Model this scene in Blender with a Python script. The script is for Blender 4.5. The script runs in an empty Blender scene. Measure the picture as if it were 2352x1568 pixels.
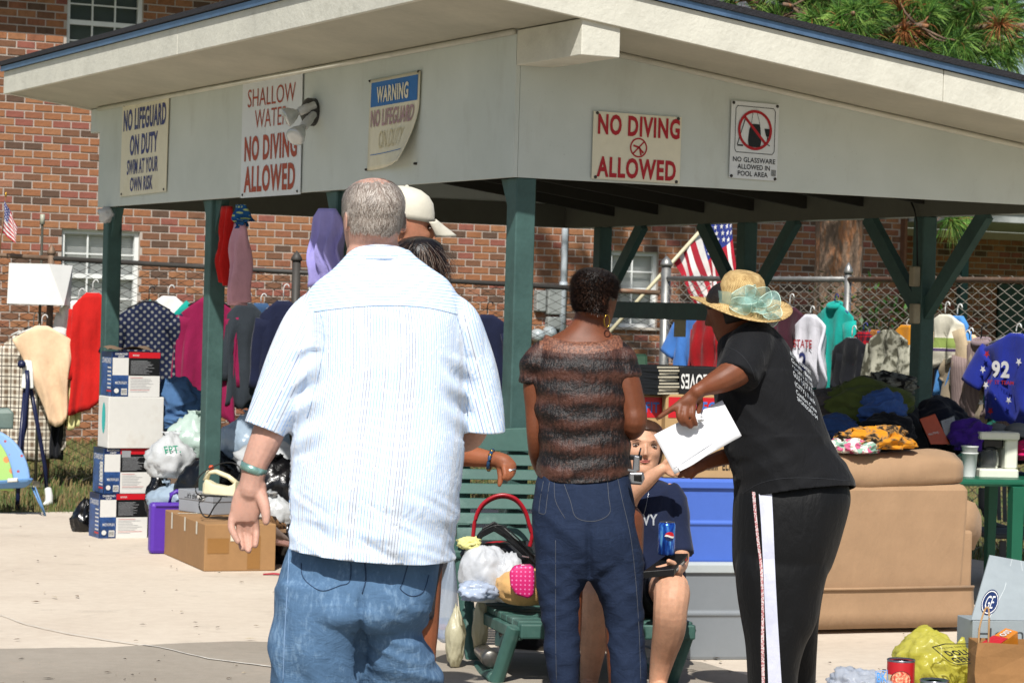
import bpy, bmesh, math, random
import numpy as np
from mathutils import Vector, Matrix, noise
V = Vector
random.seed(7); np.random.seed(7)
scene = bpy.context.scene
COL = scene.collection
# ------------------------------------------------------------------ camera
F, CX, CY, CAMH = 5827.0, 1176.0, 784.0, 1.55      # picture measured 2352 x 1568
ROLL, PITCH = 0.028, 0.0134
cam_data = bpy.data.cameras.new("camera")
cam = bpy.data.objects.new("camera", cam_data); COL.objects.link(cam)
cam_data.sensor_width = 36.0; cam_data.sensor_fit = 'HORIZONTAL'
cam_data.lens = F/2352*36.0
cam_data.clip_start = 0.1; cam_data.clip_end = 1000
cam_data.dof.use_dof = True; cam_data.dof.focus_distance = 9.3; cam_data.dof.aperture_fstop = 89.2/7.5
CAMR = Matrix.Rotation(math.pi/2-PITCH, 4, 'X') @ Matrix.Rotation(ROLL, 4, 'Z')
cam.matrix_world = Matrix.Translation((0, 0, CAMH)) @ CAMR
scene.camera = cam
# ------------------------------------------------------------------ light
SUN_EL, SUN_AZ = math.radians(48.5), math.radians(-6)   # azimuth measured from straight behind the camera, + to the right
to_sun = V((math.sin(SUN_AZ)*math.cos(SUN_EL), -math.cos(SUN_AZ)*math.cos(SUN_EL), math.sin(SUN_EL)))
world = bpy.data.worlds.new("World"); scene.world = world; world.use_nodes = True
wn = world.node_tree.nodes; wl = world.node_tree.links
bg = wn["Background"]; sky = wn.new("ShaderNodeTexSky"); sky.sky_type = 'NISHITA'; sky.sun_disc = False
sky.sun_elevation = SUN_EL; sky.sun_rotation = math.atan2(to_sun.x, to_sun.y); sky.dust_density = 1.5
wl.new(sky.outputs[0], bg.inputs[0]); bg.inputs[1].default_value = 0.085
sd = bpy.data.lights.new("sun", 'SUN'); sun = bpy.data.objects.new("sun", sd); COL.objects.link(sun)
sd.energy = 4.9; sd.angle = math.radians(0.53); sd.color = (1.0, 0.965, 0.91)
sun.rotation_euler = to_sun.to_track_quat('Z', 'Y').to_euler(); sun.location = (0, -5, 20)
scene.view_settings.view_transform = 'Standard'; scene.view_settings.look = 'None'
scene.view_settings.exposure = 0.32; scene.view_settings.gamma = 1
scene.render.engine = 'CYCLES'
scene.cycles.max_bounces = 8
# ------------------------------------------------------------------ pixel -> place
R3 = CAMR.to_3x3()
def ray(u, v):
    d = R3 @ V(((u-CX)/F, -(v-CY)/F, -1)); return d/d.y
def at(u, v, d): return V((0, 0, CAMH)) + ray(u, v)*d
def gnd(u, v, z=0.0):
    r = ray(u, v); return V((0, 0, CAMH)) + r*((z-CAMH)/r.z)
def onplane(u, v, P, n):
    r = ray(u, v); o = V((0, 0, CAMH)); return o + r*((V(P)-o).dot(n)/r.dot(n))
# ------------------------------------------------------------------ materials
MATS = {}
def lin(c):
    if isinstance(c, str):
        c = c.lstrip('#'); c = [int(c[i:i+2], 16)/255 for i in (0, 2, 4)]
        return tuple(x/12.92 if x <= .04045 else ((x+.055)/1.055)**2.4 for x in c)
    return tuple(c[:3])
class NT:
    def __init__(s, m): s.t = m.node_tree; s.n = s.t.nodes; s.l = s.t.links
    def new(s, typ, **kw):
        n = s.n.new(typ)
        for k, v in kw.items(): setattr(n, k, v)
        return n
    def link(s, a, b): s.l.new(a, b)
    def val(s, sock, v):
        if hasattr(v, 'is_linked') or hasattr(v, 'links'): s.link(v, sock)
        else: sock.default_value = v
    def math(s, op, a, b=0.0, c=0.0, clamp=False):
        n = s.new('ShaderNodeMath', operation=op, use_clamp=clamp)
        s.val(n.inputs[0], a); s.val(n.inputs[1], b); s.val(n.inputs[2], c); return n.outputs[0]
    def mix(s, f, a, b):
        n = s.new('ShaderNodeMix', data_type='RGBA'); s.val(n.inputs[0], f)
        for i, x in ((6, a), (7, b)):
            if isinstance(x, tuple): n.inputs[i].default_value = (*x[:3], 1)
            else: s.link(x, n.inputs[i])
        return n.outputs[2]
    def coord(s, which='Object', scale=(1, 1, 1), rot=(0, 0, 0)):
        tc = s.new('ShaderNodeTexCoord'); mp = s.new('ShaderNodeMapping')
        mp.inputs['Scale'].default_value = scale; mp.inputs['Rotation'].default_value = rot
        s.link(tc.outputs[which], mp.inputs[0]); return mp.outputs[0]
    def noise(s, vec, scale, detail=4, rough=.55, dist=0):
        n = s.new('ShaderNodeTexNoise'); n.inputs['Scale'].default_value = scale; n.inputs['Detail'].default_value = detail
        n.inputs['Roughness'].default_value = rough; n.inputs['Distortion'].default_value = dist
        s.link(vec, n.inputs['Vector']); return n.outputs[0]
    def ramp(s, f, pts):
        n = s.new('ShaderNodeValToRGB'); s.link(f, n.inputs[0]); el = n.color_ramp.elements
        while len(el) < len(pts): el.new(0.5)
        for e, (p, c) in zip(el, pts):
            e.position = p; e.color = (*(c if isinstance(c, tuple) else (c, c, c)), 1)
        return n.outputs[0]
    def bump(s, h, strength, dist, normal=None):
        n = s.new('ShaderNodeBump'); n.inputs['Strength'].default_value = strength; n.inputs['Distance'].default_value = dist
        s.link(h, n.inputs['Height'])
        if normal is not None: s.link(normal, n.inputs['Normal'])
        return n.outputs[0]
def newmat(name):
    m = bpy.data.materials.new(name); m.use_nodes = True
    nt = NT(m); b = nt.n['Principled BSDF']; MATS[name] = m
    return m, nt, b
def M(name, col=None, rough=.7, var=.16, vscale=6, bump=.25, bscale=70, bdist=.002, metal=0, spec=.35, dirt=None, **kw):
    """plain surface: base colour with large and small tonal variation, fine relief"""
    if name in MATS: return MATS[name]
    m, nt, b = newmat(name); c = lin(col)
    co = nt.coord()
    n1 = nt.noise(co, vscale, 5, .6); n2 = nt.noise(co, vscale*9, 3, .6)
    f = nt.math('ADD', nt.math('MULTIPLY', n1, .7), nt.math('MULTIPLY', n2, .3))
    lo = tuple(x*(1-var*1.3) for x in c); hi = tuple(min(1, x*(1+var)) for x in c)
    r = nt.ramp(f, [(.3, lo), (.7, hi)])
    if dirt:
        dc, amt, sc = dirt; dn = nt.noise(co, sc, 6, .65)
        r = nt.mix(nt.math('MULTIPLY', nt.ramp(dn, [(.52, 0.0), (.72, 1.0)]), amt), r, lin(dc))
    nt.link(r, b.inputs['Base Color'])
    b.inputs['Metallic'].default_value = metal; b.inputs['Specular IOR Level'].default_value = spec
    nt.link(nt.math('ADD', nt.math('MULTIPLY', n1, .2), rough-.1), b.inputs['Roughness'])
    if bump:
        nt.link(nt.bump(nt.noise(co, bscale, 4, .6), bump, bdist), b.inputs['Normal'])
    for k, v in kw.items(): b.inputs[k].default_value = v
    return m
def CLOTH(name, col, weave=900, wr=.5, var=.12, rough=.85, sheen=.1):
    """cloth: base colour, soft folds and a fine weave"""
    if name in MATS: return MATS[name]
    m, nt, b = newmat(name); c = lin(col); co = nt.coord()
    n1 = nt.noise(co, 7, 5, .6)
    nt.link(nt.ramp(n1, [(.3, tuple(x*(1-var) for x in c)), (.7, tuple(min(1, x*(1+var)) for x in c))]), b.inputs['Base Color'])
    b.inputs['Roughness'].default_value = rough; b.inputs['Specular IOR Level'].default_value = .2
    b.inputs['Sheen Weight'].default_value = sheen
    w = nt.noise(co, weave, 2, .5)
    n = nt.bump(w, .25, .0008)
    n = nt.bump(nt.noise(nt.coord('Object', (1, 1, .45)), 22, 4, .6, .6), wr, .012, n)
    nt.link(n, b.inputs['Normal'])
    return m
def PLASTICBAG(name, col, alpha=0.0, rough=.3, trans=.3):
    if name in MATS: return MATS[name]
    m, nt, b = newmat(name); c = lin(col); co = nt.coord()
    nt.link(nt.ramp(nt.noise(co, 5, 4), [(.3, tuple(x*.88 for x in c)), (.7, c)]), b.inputs['Base Color'])
    b.inputs['Roughness'].default_value = rough; b.inputs['Specular IOR Level'].default_value = .5
    nn = nt.bump(nt.noise(co, 20, 5, .6, 1.2), .38, .008)
    nt.link(nn, b.inputs['Normal'])
    out = nt.n['Material Output']
    tr = nt.new('ShaderNodeBsdfTranslucent'); tr.inputs[0].default_value = (*c, 1); nt.link(nn, tr.inputs['Normal'])
    mx = nt.new('ShaderNodeMixShader'); mx.inputs[0].default_value = trans
    nt.link(b.outputs[0], mx.inputs[1]); nt.link(tr.outputs[0], mx.inputs[2]); last = mx.outputs[0]
    if alpha:
        tp = nt.new('ShaderNodeBsdfTransparent'); m2 = nt.new('ShaderNodeMixShader'); m2.inputs[0].default_value = alpha
        nt.link(last, m2.inputs[1]); nt.link(tp.outputs[0], m2.inputs[2]); last = m2.outputs[0]
    nt.link(last, out.inputs[0]); return m
# ------------------------------------------------------------------ objects
WM = {}
def props(o, label=None, cat=None, group=None, kind=None):
    if label: o['label'] = label
    if cat: o['category'] = cat
    if group: o['group'] = group
    if kind: o['kind'] = kind
    return o
def thing(name, label, cat, loc=(0, 0, 0), rotz=0.0, group=None):
    o = bpy.data.objects.new(name, None); COL.objects.link(o)
    o.empty_display_size = .1
    o.location = loc; o.rotation_euler = (0, 0, rotz)
    WM[o.name] = Matrix.Translation(V(loc)) @ Matrix.Rotation(rotz, 4, 'Z')
    return props(o, label, cat, group)
def link(name, me, parent=None, local=False):
    """mesh given in world coordinates unless local; becomes a child without moving"""
    o = bpy.data.objects.new(name, me); COL.objects.link(o)
    if parent is not None:
        w = WM[parent.name]
        if not local: me.transform(w.inverted())
        o.parent = parent; WM[o.name] = w
    else: WM[o.name] = Matrix.Identity(4)
    return o
def mesh(verts, faces, mats, mi=None, smooth=True, name='mesh'):
    me = bpy.data.meshes.new(name); me.from_pydata([tuple(v) for v in verts], [], faces)
    for m in (mats if isinstance(mats, (list, tuple)) else [mats]): me.materials.append(m)
    if mi is not None: me.polygons.foreach_set('material_index', np.array(mi, dtype=np.int32))
    if smooth: me.polygons.foreach_set('use_smooth', np.ones(len(me.polygons), dtype=bool))
    me.update(); return me
def ring_axes(d, up=V((0, 0, 1))):
    d = d.normalized()
    if abs(d.dot(up)) > .98: up = V((0, 1, 0))
    x = d.cross(up).normalized(); y = x.cross(d).normalized(); return x, y
class MB:
    def __init__(s): s.v = []; s.f = []; s.mi = []
    def add(s, vs, fs, m=0):
        k = len(s.v); s.v += [V(p) for p in vs]; s.f += [tuple(i+k for i in f) for f in fs]; s.mi += [m]*len(fs); return s
    def hexa(s, p, m=0):
        """eight corners: bottom four then top four (same order)"""
        return s.add(p, [(3, 2, 1, 0), (4, 5, 6, 7), (0, 1, 5, 4), (1, 2, 6, 5), (2, 3, 7, 6), (3, 0, 4, 7)], m)
    def box(s, c, size, rz=0.0, m=0, bev=0.0, axes=None):
        c = V(c); hx, hy, hz = (x/2 for x in size)
        ax = axes or (V((math.cos(rz), math.sin(rz), 0)), V((-math.sin(rz), math.cos(rz), 0)), V((0, 0, 1)))
        if bev <= 0:
            q = [(-1, -1, -1), (1, -1, -1), (1, 1, -1), (-1, 1, -1), (-1, -1, 1), (1, -1, 1), (1, 1, 1), (-1, 1, 1)]
            return s.hexa([c+ax[0]*hx*a+ax[1]*hy*b+ax[2]*hz*d for a, b, d in q], m)
        b = min(bev, hx*.9, hy*.9, hz*.9)
        def loop(x, y, z):
            return [c+ax[0]*px+ax[1]*py+ax[2]*z for px, py in ((-x+b, -y), (x-b, -y), (x, -y+b), (x, y-b), (x-b, y), (-x+b, y), (-x, y-b), (-x, -y+b))]
        def loop2(x, y, z):
            return [c+ax[0]*px+ax[1]*py+ax[2]*z for px, py in ((-x+b, -y+b*.3), (x-b, -y+b*.3), (x-b*.3, -y+b), (x-b*.3, y-b), (x-b, y-b*.3), (-x+b, y-b*.3), (-x+b*.3, y-b), (-x+b*.3, -y+b))]
        L = [loop2(hx-b*.4, hy-b*.4, -hz), loop(hx, hy, -hz+b), loop(hx, hy, hz-b), loop2(hx-b*.4, hy-b*.4, hz)]
        return s.rings(L, m)
    def rings(s, L, m=0, cap=True, closed=True):
        n = len(L[0]); k = len(s.v)
        for r in L: s.v += [V(p) for p in r]
        for i in range(len(L)-1):
            for j in range(n if closed else n-1):
                a = k+i*n+j; b = k+i*n+(j+1) % n
                s.f.append((a, b, b+n, a+n)); s.mi.append(m)
        if cap and closed:
            s.f.append(tuple(k+j for j in reversed(range(n)))); s.mi.append(m)
            s.f.append(tuple(k+(len(L)-1)*n+j for j in range(n))); s.mi.append(m)
        return s
    def bar(s, p0, p1, w, h, up=V((0, 0, 1)), m=0):
        p0 = V(p0); p1 = V(p1); d = (p1-p0); x, y = ring_axes(d, up)
        q = [(-1, -1), (1, -1), (1, 1), (-1, 1)]
        return s.hexa([p0+x*w/2*a+y*h/2*b for a, b in q]+[p1+x*w/2*a+y*h/2*b for a, b in q], m)
    def tube(s, path, r, n=10, m=0, cap=True, flat=1.0, up=V((0, 0, 1))):
        P = [V(p) for p in path]; L = []
        rr = r if isinstance(r, (list, tuple)) else [r]*len(P)
        for i, p in enumerate(P):
            d = (P[min(i+1, len(P)-1)]-P[max(i-1, 0)]); x, y = ring_axes(d, up)
            L.append([p+(x*math.cos(a)+y*math.sin(a)*flat)*rr[i] for a in (2*math.pi*j/n for j in range(n))])
        return s.rings(L, m, cap)
    def lathe(s, base, axis, prof, n=24, m=0, cap=True):
        axis = V(axis).normalized(); x, y = ring_axes(axis); base = V(base)
        return s.rings([[base+axis*h+(x*math.cos(a)+y*math.sin(a))*r for a in (2*math.pi*j/n for j in range(n))] for r, h in prof], m, cap)
    def prism(s, poly, n, m=0):
        """polygon (world points, planar) extruded by the vector n"""
        k = len(poly); n = V(n)
        return s.add([V(p) for p in poly]+[V(p)+n for p in poly],
                     [tuple(reversed(range(k))), tuple(range(k, 2*k))]+[(i, (i+1) % k, (i+1) % k+k, i+k) for i in range(k)], m)
    def grid(s, fn, nu, nv, m=0):
        k = len(s.v)
        for j in range(nv+1):
            for i in range(nu+1): s.v.append(V(fn(i/nu, j/nv)))
        for j in range(nv):
            for i in range(nu):
                a = k+j*(nu+1)+i; s.f.append((a, a+1, a+nu+2, a+nu+1)); s.mi.append(m)
        return s
    def build(s, name, mats, parent=None, smooth=False, local=False, bevel=0.0, sub=0):
        me = mesh(s.v, s.f, mats, s.mi, smooth, name)
        o = link(name, me, parent, local)
        if bevel:
            b = o.modifiers.new('b', 'BEVEL'); b.width = bevel; b.segments = 2; b.limit_method = 'ANGLE'; b.angle_limit = .6
        if sub:
            b = o.modifiers.new('s', 'SUBSURF'); b.levels = sub; b.render_levels = sub
        return o
def one(o, label, cat, group=None, kind=None): return props(o, label, cat, group, kind)
def struct(o): o['kind'] = 'structure'; return o
# ------------------------------------------------------------------ lettering
TXT = {}
def text_shape(s, bold=0.0, shear=0.0):
    k = (s, bold, shear)
    if k in TXT: return TXT[k]
    cu = bpy.data.curves.new('t', 'FONT'); cu.body = s; cu.size = 1; cu.offset = bold; cu.shear = shear; cu.resolution_u = 3; cu.space_character = 1.0+max(0, bold)*3.2
    o = bpy.data.objects.new('t', cu); COL.objects.link(o)
    me = bpy.data.meshes.new_from_object(o.evaluated_get(bpy.context.evaluated_depsgraph_get()))
    vs = np.array([v.co[:2] for v in me.vertices]); fs = [tuple(p.vertices) for p in me.polygons]
    lo = vs.min(0); hi = vs.max(0); vs = (vs-lo)/(hi-lo)
    bpy.data.objects.remove(o); bpy.data.curves.remove(cu); bpy.data.meshes.remove(me)
    TXT[k] = (vs, fs); return TXT[k]
def put_text(mb, s, P, rect, bold=.01, m=0, shear=0.0, flip=False):
    """P(a,b): a to the right 0..1, b downwards 0..1 -> world point; rect (a0,b0,a1,b1)"""
    vs, fs = text_shape(s, bold, shear); a0, b0, a1, b1 = rect
    pts = [P(a0+(a1-a0)*x, b1+(b0-b1)*y) for x, y in vs]
    if flip: fs = [tuple(reversed(f)) for f in fs]
    mb.add(pts, fs, m)
def face_map(tl, tr, bl, n, off=.002):
    tl, tr, bl = V(tl), V(tr), V(bl); n = V(n).normalized()*off
    return lambda a, b: tl+(tr-tl)*a+(bl-tl)*b+n
def quad(mb, P, rect, m=0, nseg=1):
    a0, b0, a1, b1 = rect
    mb.add([P(a0, b1), P(a1, b1), P(a1, b0), P(a0, b0)], [(0, 1, 2, 3)], m)
def ring2d(mb, P, c, r0, r1, n=32, m=0, a_scale=1.0):
    """annulus in face coordinates; a_scale = height/width of the face so that it is round"""
    k = len(mb.v)
    for r in (r0, r1):
        for j in range(n):
            t = 2*math.pi*j/n; mb.v.append(P(c[0]+r*math.cos(t)*a_scale, c[1]+r*math.sin(t)))
    for j in range(n):
        mb.f.append((k+j, k+(j+1) % n, k+n+(j+1) % n, k+n+j)); mb.mi.append(m)
def disc2d(mb, P, c, ra, rb, n=24, m=0):
    mb.add([P(c[0]+ra*math.cos(2*math.pi*j/n), c[1]-rb*math.sin(2*math.pi*j/n)) for j in range(n)], [tuple(range(n))], m)
def stroke2d(mb, P, pts, w, asp=1.0, m=0):
    for (a0, b0), (a1, b1) in zip(pts[:-1], pts[1:]):
        dx, dy = (a1-a0)/asp, b1-b0; L = math.hypot(dx, dy) or 1; nx, ny = -dy/L*w/2*asp, dx/L*w/2
        mb.add([P(a0+nx, b0+ny), P(a1+nx, b1+ny), P(a1-nx, b1-ny), P(a0-nx, b0-ny)], [(0, 1, 2, 3)], m)
# ------------------------------------------------------------------ ground
def concrete(name, base, dark, speck, amt):
    m, nt, b = newmat(name); co = nt.coord(); n4 = nt.noise(co, 2.3, 8, .75); n5 = nt.noise(nt.coord('Object', (1, 6, 1), (0, 0, .05)), 9, 6, .8)
    n1 = nt.noise(co, .9, 6, .6); n2 = nt.noise(co, 14, 5, .7); n3 = nt.noise(co, 160, 2, .6)
    st = nt.noise(nt.coord('Object', (.5, 3.5, 1), (0, 0, .1)), 3.2, 5, .7)
    c = nt.ramp(nt.math('ADD', nt.math('MULTIPLY', n1, .6), nt.math('MULTIPLY', n2, .4)), [(.32, lin(dark)), (.66, lin(base))])
    c = nt.mix(nt.math('MULTIPLY', nt.ramp(st, [(.6, 0.0), (.78, 1.0)]), .3), c, lin(speck))
    c = nt.mix(nt.math('MULTIPLY', nt.ramp(n3, [(.58, 0.0), (.7, 1.0)]), amt), c, lin(speck))
    c = nt.mix(nt.math('MULTIPLY', nt.ramp(n4, [(.56, 0.0), (.7, 1.0)]), .35), c, lin(speck)); c = nt.mix(nt.math('MULTIPLY', nt.ramp(n5, [(.64, 0.0), (.74, 1.0)]), .3), c, lin('#6f6558'))
    nt.link(c, b.inputs['Base Color']); b.inputs['Roughness'].default_value = .9; b.inputs['Specular IOR Level'].default_value = .2
    nt.link(nt.bump(n3, .35, .003), b.inputs['Normal']); return m
CONC = concrete('pale_concrete', '#c9beae', '#b5a898', '#8d8276', .16)
CONC2 = concrete('grey_concrete', '#989084', '#847c70', '#a8998a', .5)
m, nt, b = newmat('soil_grass'); co = nt.coord()
nn = nt.noise(co, 1.6, 6, .65)
nt.link(nt.ramp(nn, [(.3, lin('#3f4f25')), (.5, lin('#5a6534')), (.62, lin('#77683f')), (.8, lin('#7d6a4a'))]), b.inputs['Base Color'])
b.inputs['Roughness'].default_value = .95
nt.link(nt.bump(nt.noise(co, 60, 4), .8, .02), b.inputs['Normal'])
GRASS_SOIL = m
mb = MB(); mb.add([(-150, -20, -.03), (150, -20, -.03), (150, 300, -.03), (-150, 300, -.03)], [(0, 1, 2, 3)])
struct(mb.build('ground', GRASS_SOIL))
e1 = gnd(0, 1177); e2 = gnd(340, 1172); e3 = gnd(2290, 1292)
slab = [V((-9, -6, 0)), V((9, -6, 0)), V((9, 12.6, 0)), V((e3.x+2.2, e3.y-3.2, 0)), e3, V((.95, 20.2, 0)), V((-1.2, 19.2, 0)), e2, e1, V((-9, e1.y+.1, 0))]
mb = MB(); mb.prism([p-V((0, 0, .12)) for p in slab], (0, 0, .12))
o = struct(mb.build('pavement', CONC))
# older grey pour in front, with its wavy edge
edge = [(-500, 1500), (0, 1488), (130, 1487), (260, 1484), (420, 1475), (560, 1471), (640, 1474), (900, 1490), (1200, 1497), (1450, 1505), (1611, 1520), (1725, 1551), (1850, 1600), (2100, 1700)]
pts = [gnd(u, v, .004) for u, v in edge]
fine = []
for a, c in zip(pts[:-1], pts[1:]):
    for k in range(6):
        p = a.lerp(c, k/6); p.y += .03*noise.noise(V((p.x*3, p.y*3, 0)))+.012*noise.noise(V((p.x*14, 1, 0))); p.z = .004; fine.append(p)
fine.append(pts[-1])
poly = fine+[V((3, 3, .004)), V((-9, 3, .004)), V((-9, fine[0].y, .004))]
mb = MB(); mb.add(poly, [tuple(reversed(range(len(poly))))]); struct(mb.build('old_pavement', CONC2))
# sealed crack
crk = [(-60, 1405), (0, 1410), (60, 1432), (150, 1452), (260, 1470), (365, 1484), (420, 1497), (480, 1511), (560, 1521), (630, 1530), (760, 1540)]
mb = MB(); P = []
cp = [gnd(u, v, .008) for u, v in crk]
for a, c in zip(cp[:-1], cp[1:]):
    for k in range(8): P.append(a.lerp(c, k/8))
vs = []
for i, p in enumerate(P):
    w = .004+.01*(i/len(P))+.004*noise.noise(V((p.x*20, 0, 3))); q = .012*noise.noise(V((p.x*12, 5, 1)))
    vs += [p+V((0, w+q, 0)), p+V((0, -w+q, 0))]
mb.add(vs, [(2*i, 2*i+1, 2*i+3, 2*i+2) for i in range(len(P)-1)])
struct(mb.build('crack_seal', M('crack_filler', '#bdb8ae', .8, .2, 20)))
# leaf litter and grit on the concrete
rs = random.Random(21); mb = MB()
for k in range(200):
    u = rs.uniform(-100, 2400); v = 1180+390*rs.random()**.8; p = gnd(u, v, .01); s_ = rs.uniform(.004, .012); a = rs.uniform(0, 6.28); l = rs.uniform(1, 3)
    dx, dy = math.cos(a)*s_*l, math.sin(a)*s_*l; mb.add([p+V((dx, dy, 0)), p+V((-dy*.3, dx*.3, .004)), p-V((dx, dy, 0)), p+V((dy*.3, -dx*.3, .002))], [(0, 1, 2, 3)], rs.randrange(3))
o = mb.build('leaf_litter', [M('litter_brown', '#5a4632', .9), M('litter_pale', '#a89c86', .9), M('litter_dark', '#3a332a', .9)]); o['kind'] = 'stuff'; o['label'] = 'scattered bits of leaf and grit on the concrete'; o['category'] = 'litter'
# ------------------------------------------------------------------ grass
def blades(name, n, area, hmin, hmax, mats, seed, wid=.004):
    rs = np.random.RandomState(seed); vs = []; fs = []; mi = []
    for i in range(n):
        p = area(rs)
        if p is None: continue
        h = rs.uniform(hmin, hmax)*(.5+.9*max(0, .5+noise.noise(V((p[0]*2.2, p[1]*2.2, 3))))); a = rs.uniform(0, 6.283); l = rs.uniform(.1, .8)*h; w = wid
        k = len(vs); dx, dy = math.cos(a)*l, math.sin(a)*l; wx, wy = math.cos(a+1.57)*w, math.sin(a+1.57)*w
        vs += [(p[0]-wx, p[1]-wy, -.03), (p[0]+wx, p[1]+wy, -.03), (p[0]+dx*.4+wx*.6, p[1]+dy*.4+wy*.6, h*.6), (p[0]+dx, p[1]+dy, h)]
        fs.append((k, k+1, k+2, k+3)); mi.append(rs.randint(len(mats)))
    o = link(name, mesh(vs, fs, mats, mi, False)); return o
GR = [M('grass_green', '#4a5f2c', .7, .3, 3, 0), M('grass_olive', '#66693a', .7, .3, 3, 0), M('grass_straw', '#84744c', .8, .3, 3, 0), M('grass_brown', '#6d5a3e', .8, .3, 3, 0)]
def areaL(rs):
    x = rs.uniform(-7, .5); y = rs.uniform(18.02, 29)
    if y < 19.3 and x > e2.x: return None
    return (x, y)
def areaR(rs):
    x = rs.uniform(.2, 7); y = rs.uniform(14, 30); t = (x-.95)/(e3.x-.95)
    if y < 20.2+(e3.y-20.2)*t+.05: return None
    return (x, y)
o = blades('lawn', 42000, areaL, .015, .06, GR, 1); one(o, 'patchy short grass and straw behind the pool deck on the left', 'grass', None, 'stuff')
o = blades('lawn', 30000, areaR, .015, .055, GR, 2); one(o, 'patchy short grass beyond the right end of the pavilion', 'grass', None, 'stuff')
# ------------------------------------------------------------------ brick building
WY = 0.0
TH = math.radians(26.9)
EL = V((-math.sin(TH), math.cos(TH), 0)); ER = V((math.cos(TH), math.sin(TH), 0)); UP = V((0, 0, 1))
NL = -ER; NR = -EL
B0 = V((-4.86, 26.8, 0))
BW = Matrix.Translation(B0) @ Matrix.Rotation(TH, 4, 'Z')
BWI = BW.inverted()
def lb(u, v): return BWI @ onplane(u, v, B0, NR)
def wb(x, y, z): return BW @ V((x, y, z))
brick_cols = ['#8f6144', '#94684a', '#885a44', '#885448', '#73523f', '#5c483c', '#936852']
BR = []
for i, c in enumerate(brick_cols):
    m, nt, b = newmat('brick_%d' % i); cc = lin(c); co = nt.coord()
    inf = nt.new('ShaderNodeObjectInfo')
    f = nt.math('ADD', nt.math('MULTIPLY', nt.noise(co, 9, 5, .7), .7), nt.math('MULTIPLY', nt.noise(co, 60, 3, .6), .3))
    nt.link(nt.ramp(f, [(.28, tuple(x*.55 for x in cc)), (.5, cc), (.75, tuple(min(1, x*1.3) for x in cc))]), b.inputs['Base Color'])
    b.inputs['Roughness'].default_value = .9; b.inputs['Specular IOR Level'].default_value = .2
    nt.link(nt.bump(nt.noise(co, 120, 4), .5, .004), b.inputs['Normal']); BR.append(m)
MORTAR = M('mortar', '#aca197', .95, .12, 10, .4, 200)
CH, BLEN = .0813, .2032
XL, XR = -3.0, lb(2066, 600).x
ZB = -.03; ROWS = 62
bldg = thing('brick_building', 'two-storey brick apartment building behind the pavilion', 'building', B0, TH)
def win_rect(u0, v0, u1, v1):
    a = lb(u0, v1); c = lb(u1, v0); return (a.x, a.z, c.x, c.z)
def snap(r):
    x0, z0, x1, z1 = r; q = lambda z: ZB+round((z-ZB)/CH)*CH
    return (x0, q(z0), x1, q(z1))
WINS = [snap(r) for r in [win_rect(152, -30, 331, 128), win_rect(137, 526, 322, 742), win_rect(705, 552, 800, 745), win_rect(1398, 588, 1513, 757)]]
WINS[0] = (WINS[0][0], WINS[0][1], WINS[0][2], ZB+round((4.85-ZB)/CH)*CH)
# core wall (mortar plane) with holes, as rectangles between openings
def hole(x, z): return any(a < x < c and b_ < z < d for a, b_, c, d in WINS)
xs = sorted({XL, XR, *[w[0] for w in WINS], *[w[2] for w in WINS]}); zs = sorted({ZB-.1, ZB+ROWS*CH, *[w[1] for w in WINS], *[w[3] for w in WINS]})
mb = MB()
for i in range(len(xs)-1):
    for j in range(len(zs)-1):
        if not hole((xs[i]+xs[i+1])/2, (zs[j]+zs[j+1])/2):
            mb.add([(xs[i], WY+.001, zs[j]), (xs[i+1], WY+.001, zs[j]), (xs[i+1], WY+.001, zs[j+1]), (xs[i], WY+.001, zs[j+1])], [(0, 1, 2, 3)])
for a, b_, c, d in WINS:   # reveals
    mb.add([(a, WY+.001, b_), (c, WY+.001, b_), (c, WY+.001, d), (a, WY+.001, d), (a, WY+.13, b_), (c, WY+.13, b_), (c, WY+.13, d), (a, WY+.13, d)], [(0, 1, 5, 4), (1, 2, 6, 5), (2, 3, 7, 6), (3, 0, 4, 7)])
wallcore = mb.build('wall', MORTAR, bldg, False, True)
def brick_box(w, h=CH-.013, d=.1):
    m_ = MB(); e = .004
    x, z = w/2, h/2
    m_.add([(-x, 0, -z), (x, 0, -z), (x, 0, z), (-x, 0, z), (-x+e, -.006, -z+e), (x-e, -.006, -z+e), (x-e, -.006, z-e), (-x+e, -.006, z-e)],
           [(4, 5, 6, 7), (0, 1, 5, 4), (1, 2, 6, 5), (2, 3, 7, 6), (3, 0, 4, 7)]); return m_
bricks = []
rs = random.Random(11)
for r in range(ROWS):
    z = ZB+(r+.5)*CH; x = XL+(BLEN/2 if r % 2 else 0)
    while x < XR-.03:
        x0 = x+.006; x1 = min(x+BLEN-.006, XR); x += BLEN
        segs = [(x0, x1)]
        for a, b_, c, d in WINS:
            if b_ < z < d:
                ns = []
                for s0, s1 in segs:
                    if s1 <= a or s0 >= c: ns.append((s0, s1)); continue
                    if s0 < a: ns.append((s0, a))
                    if s1 > c: ns.append((c, s1))
                segs = ns
        for s0, s1 in segs:
            if s1-s0 > .03: bricks.append((s0, s1, z))
WTS = [.22, .2, .16, .14, .14, .09, .05]
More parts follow.
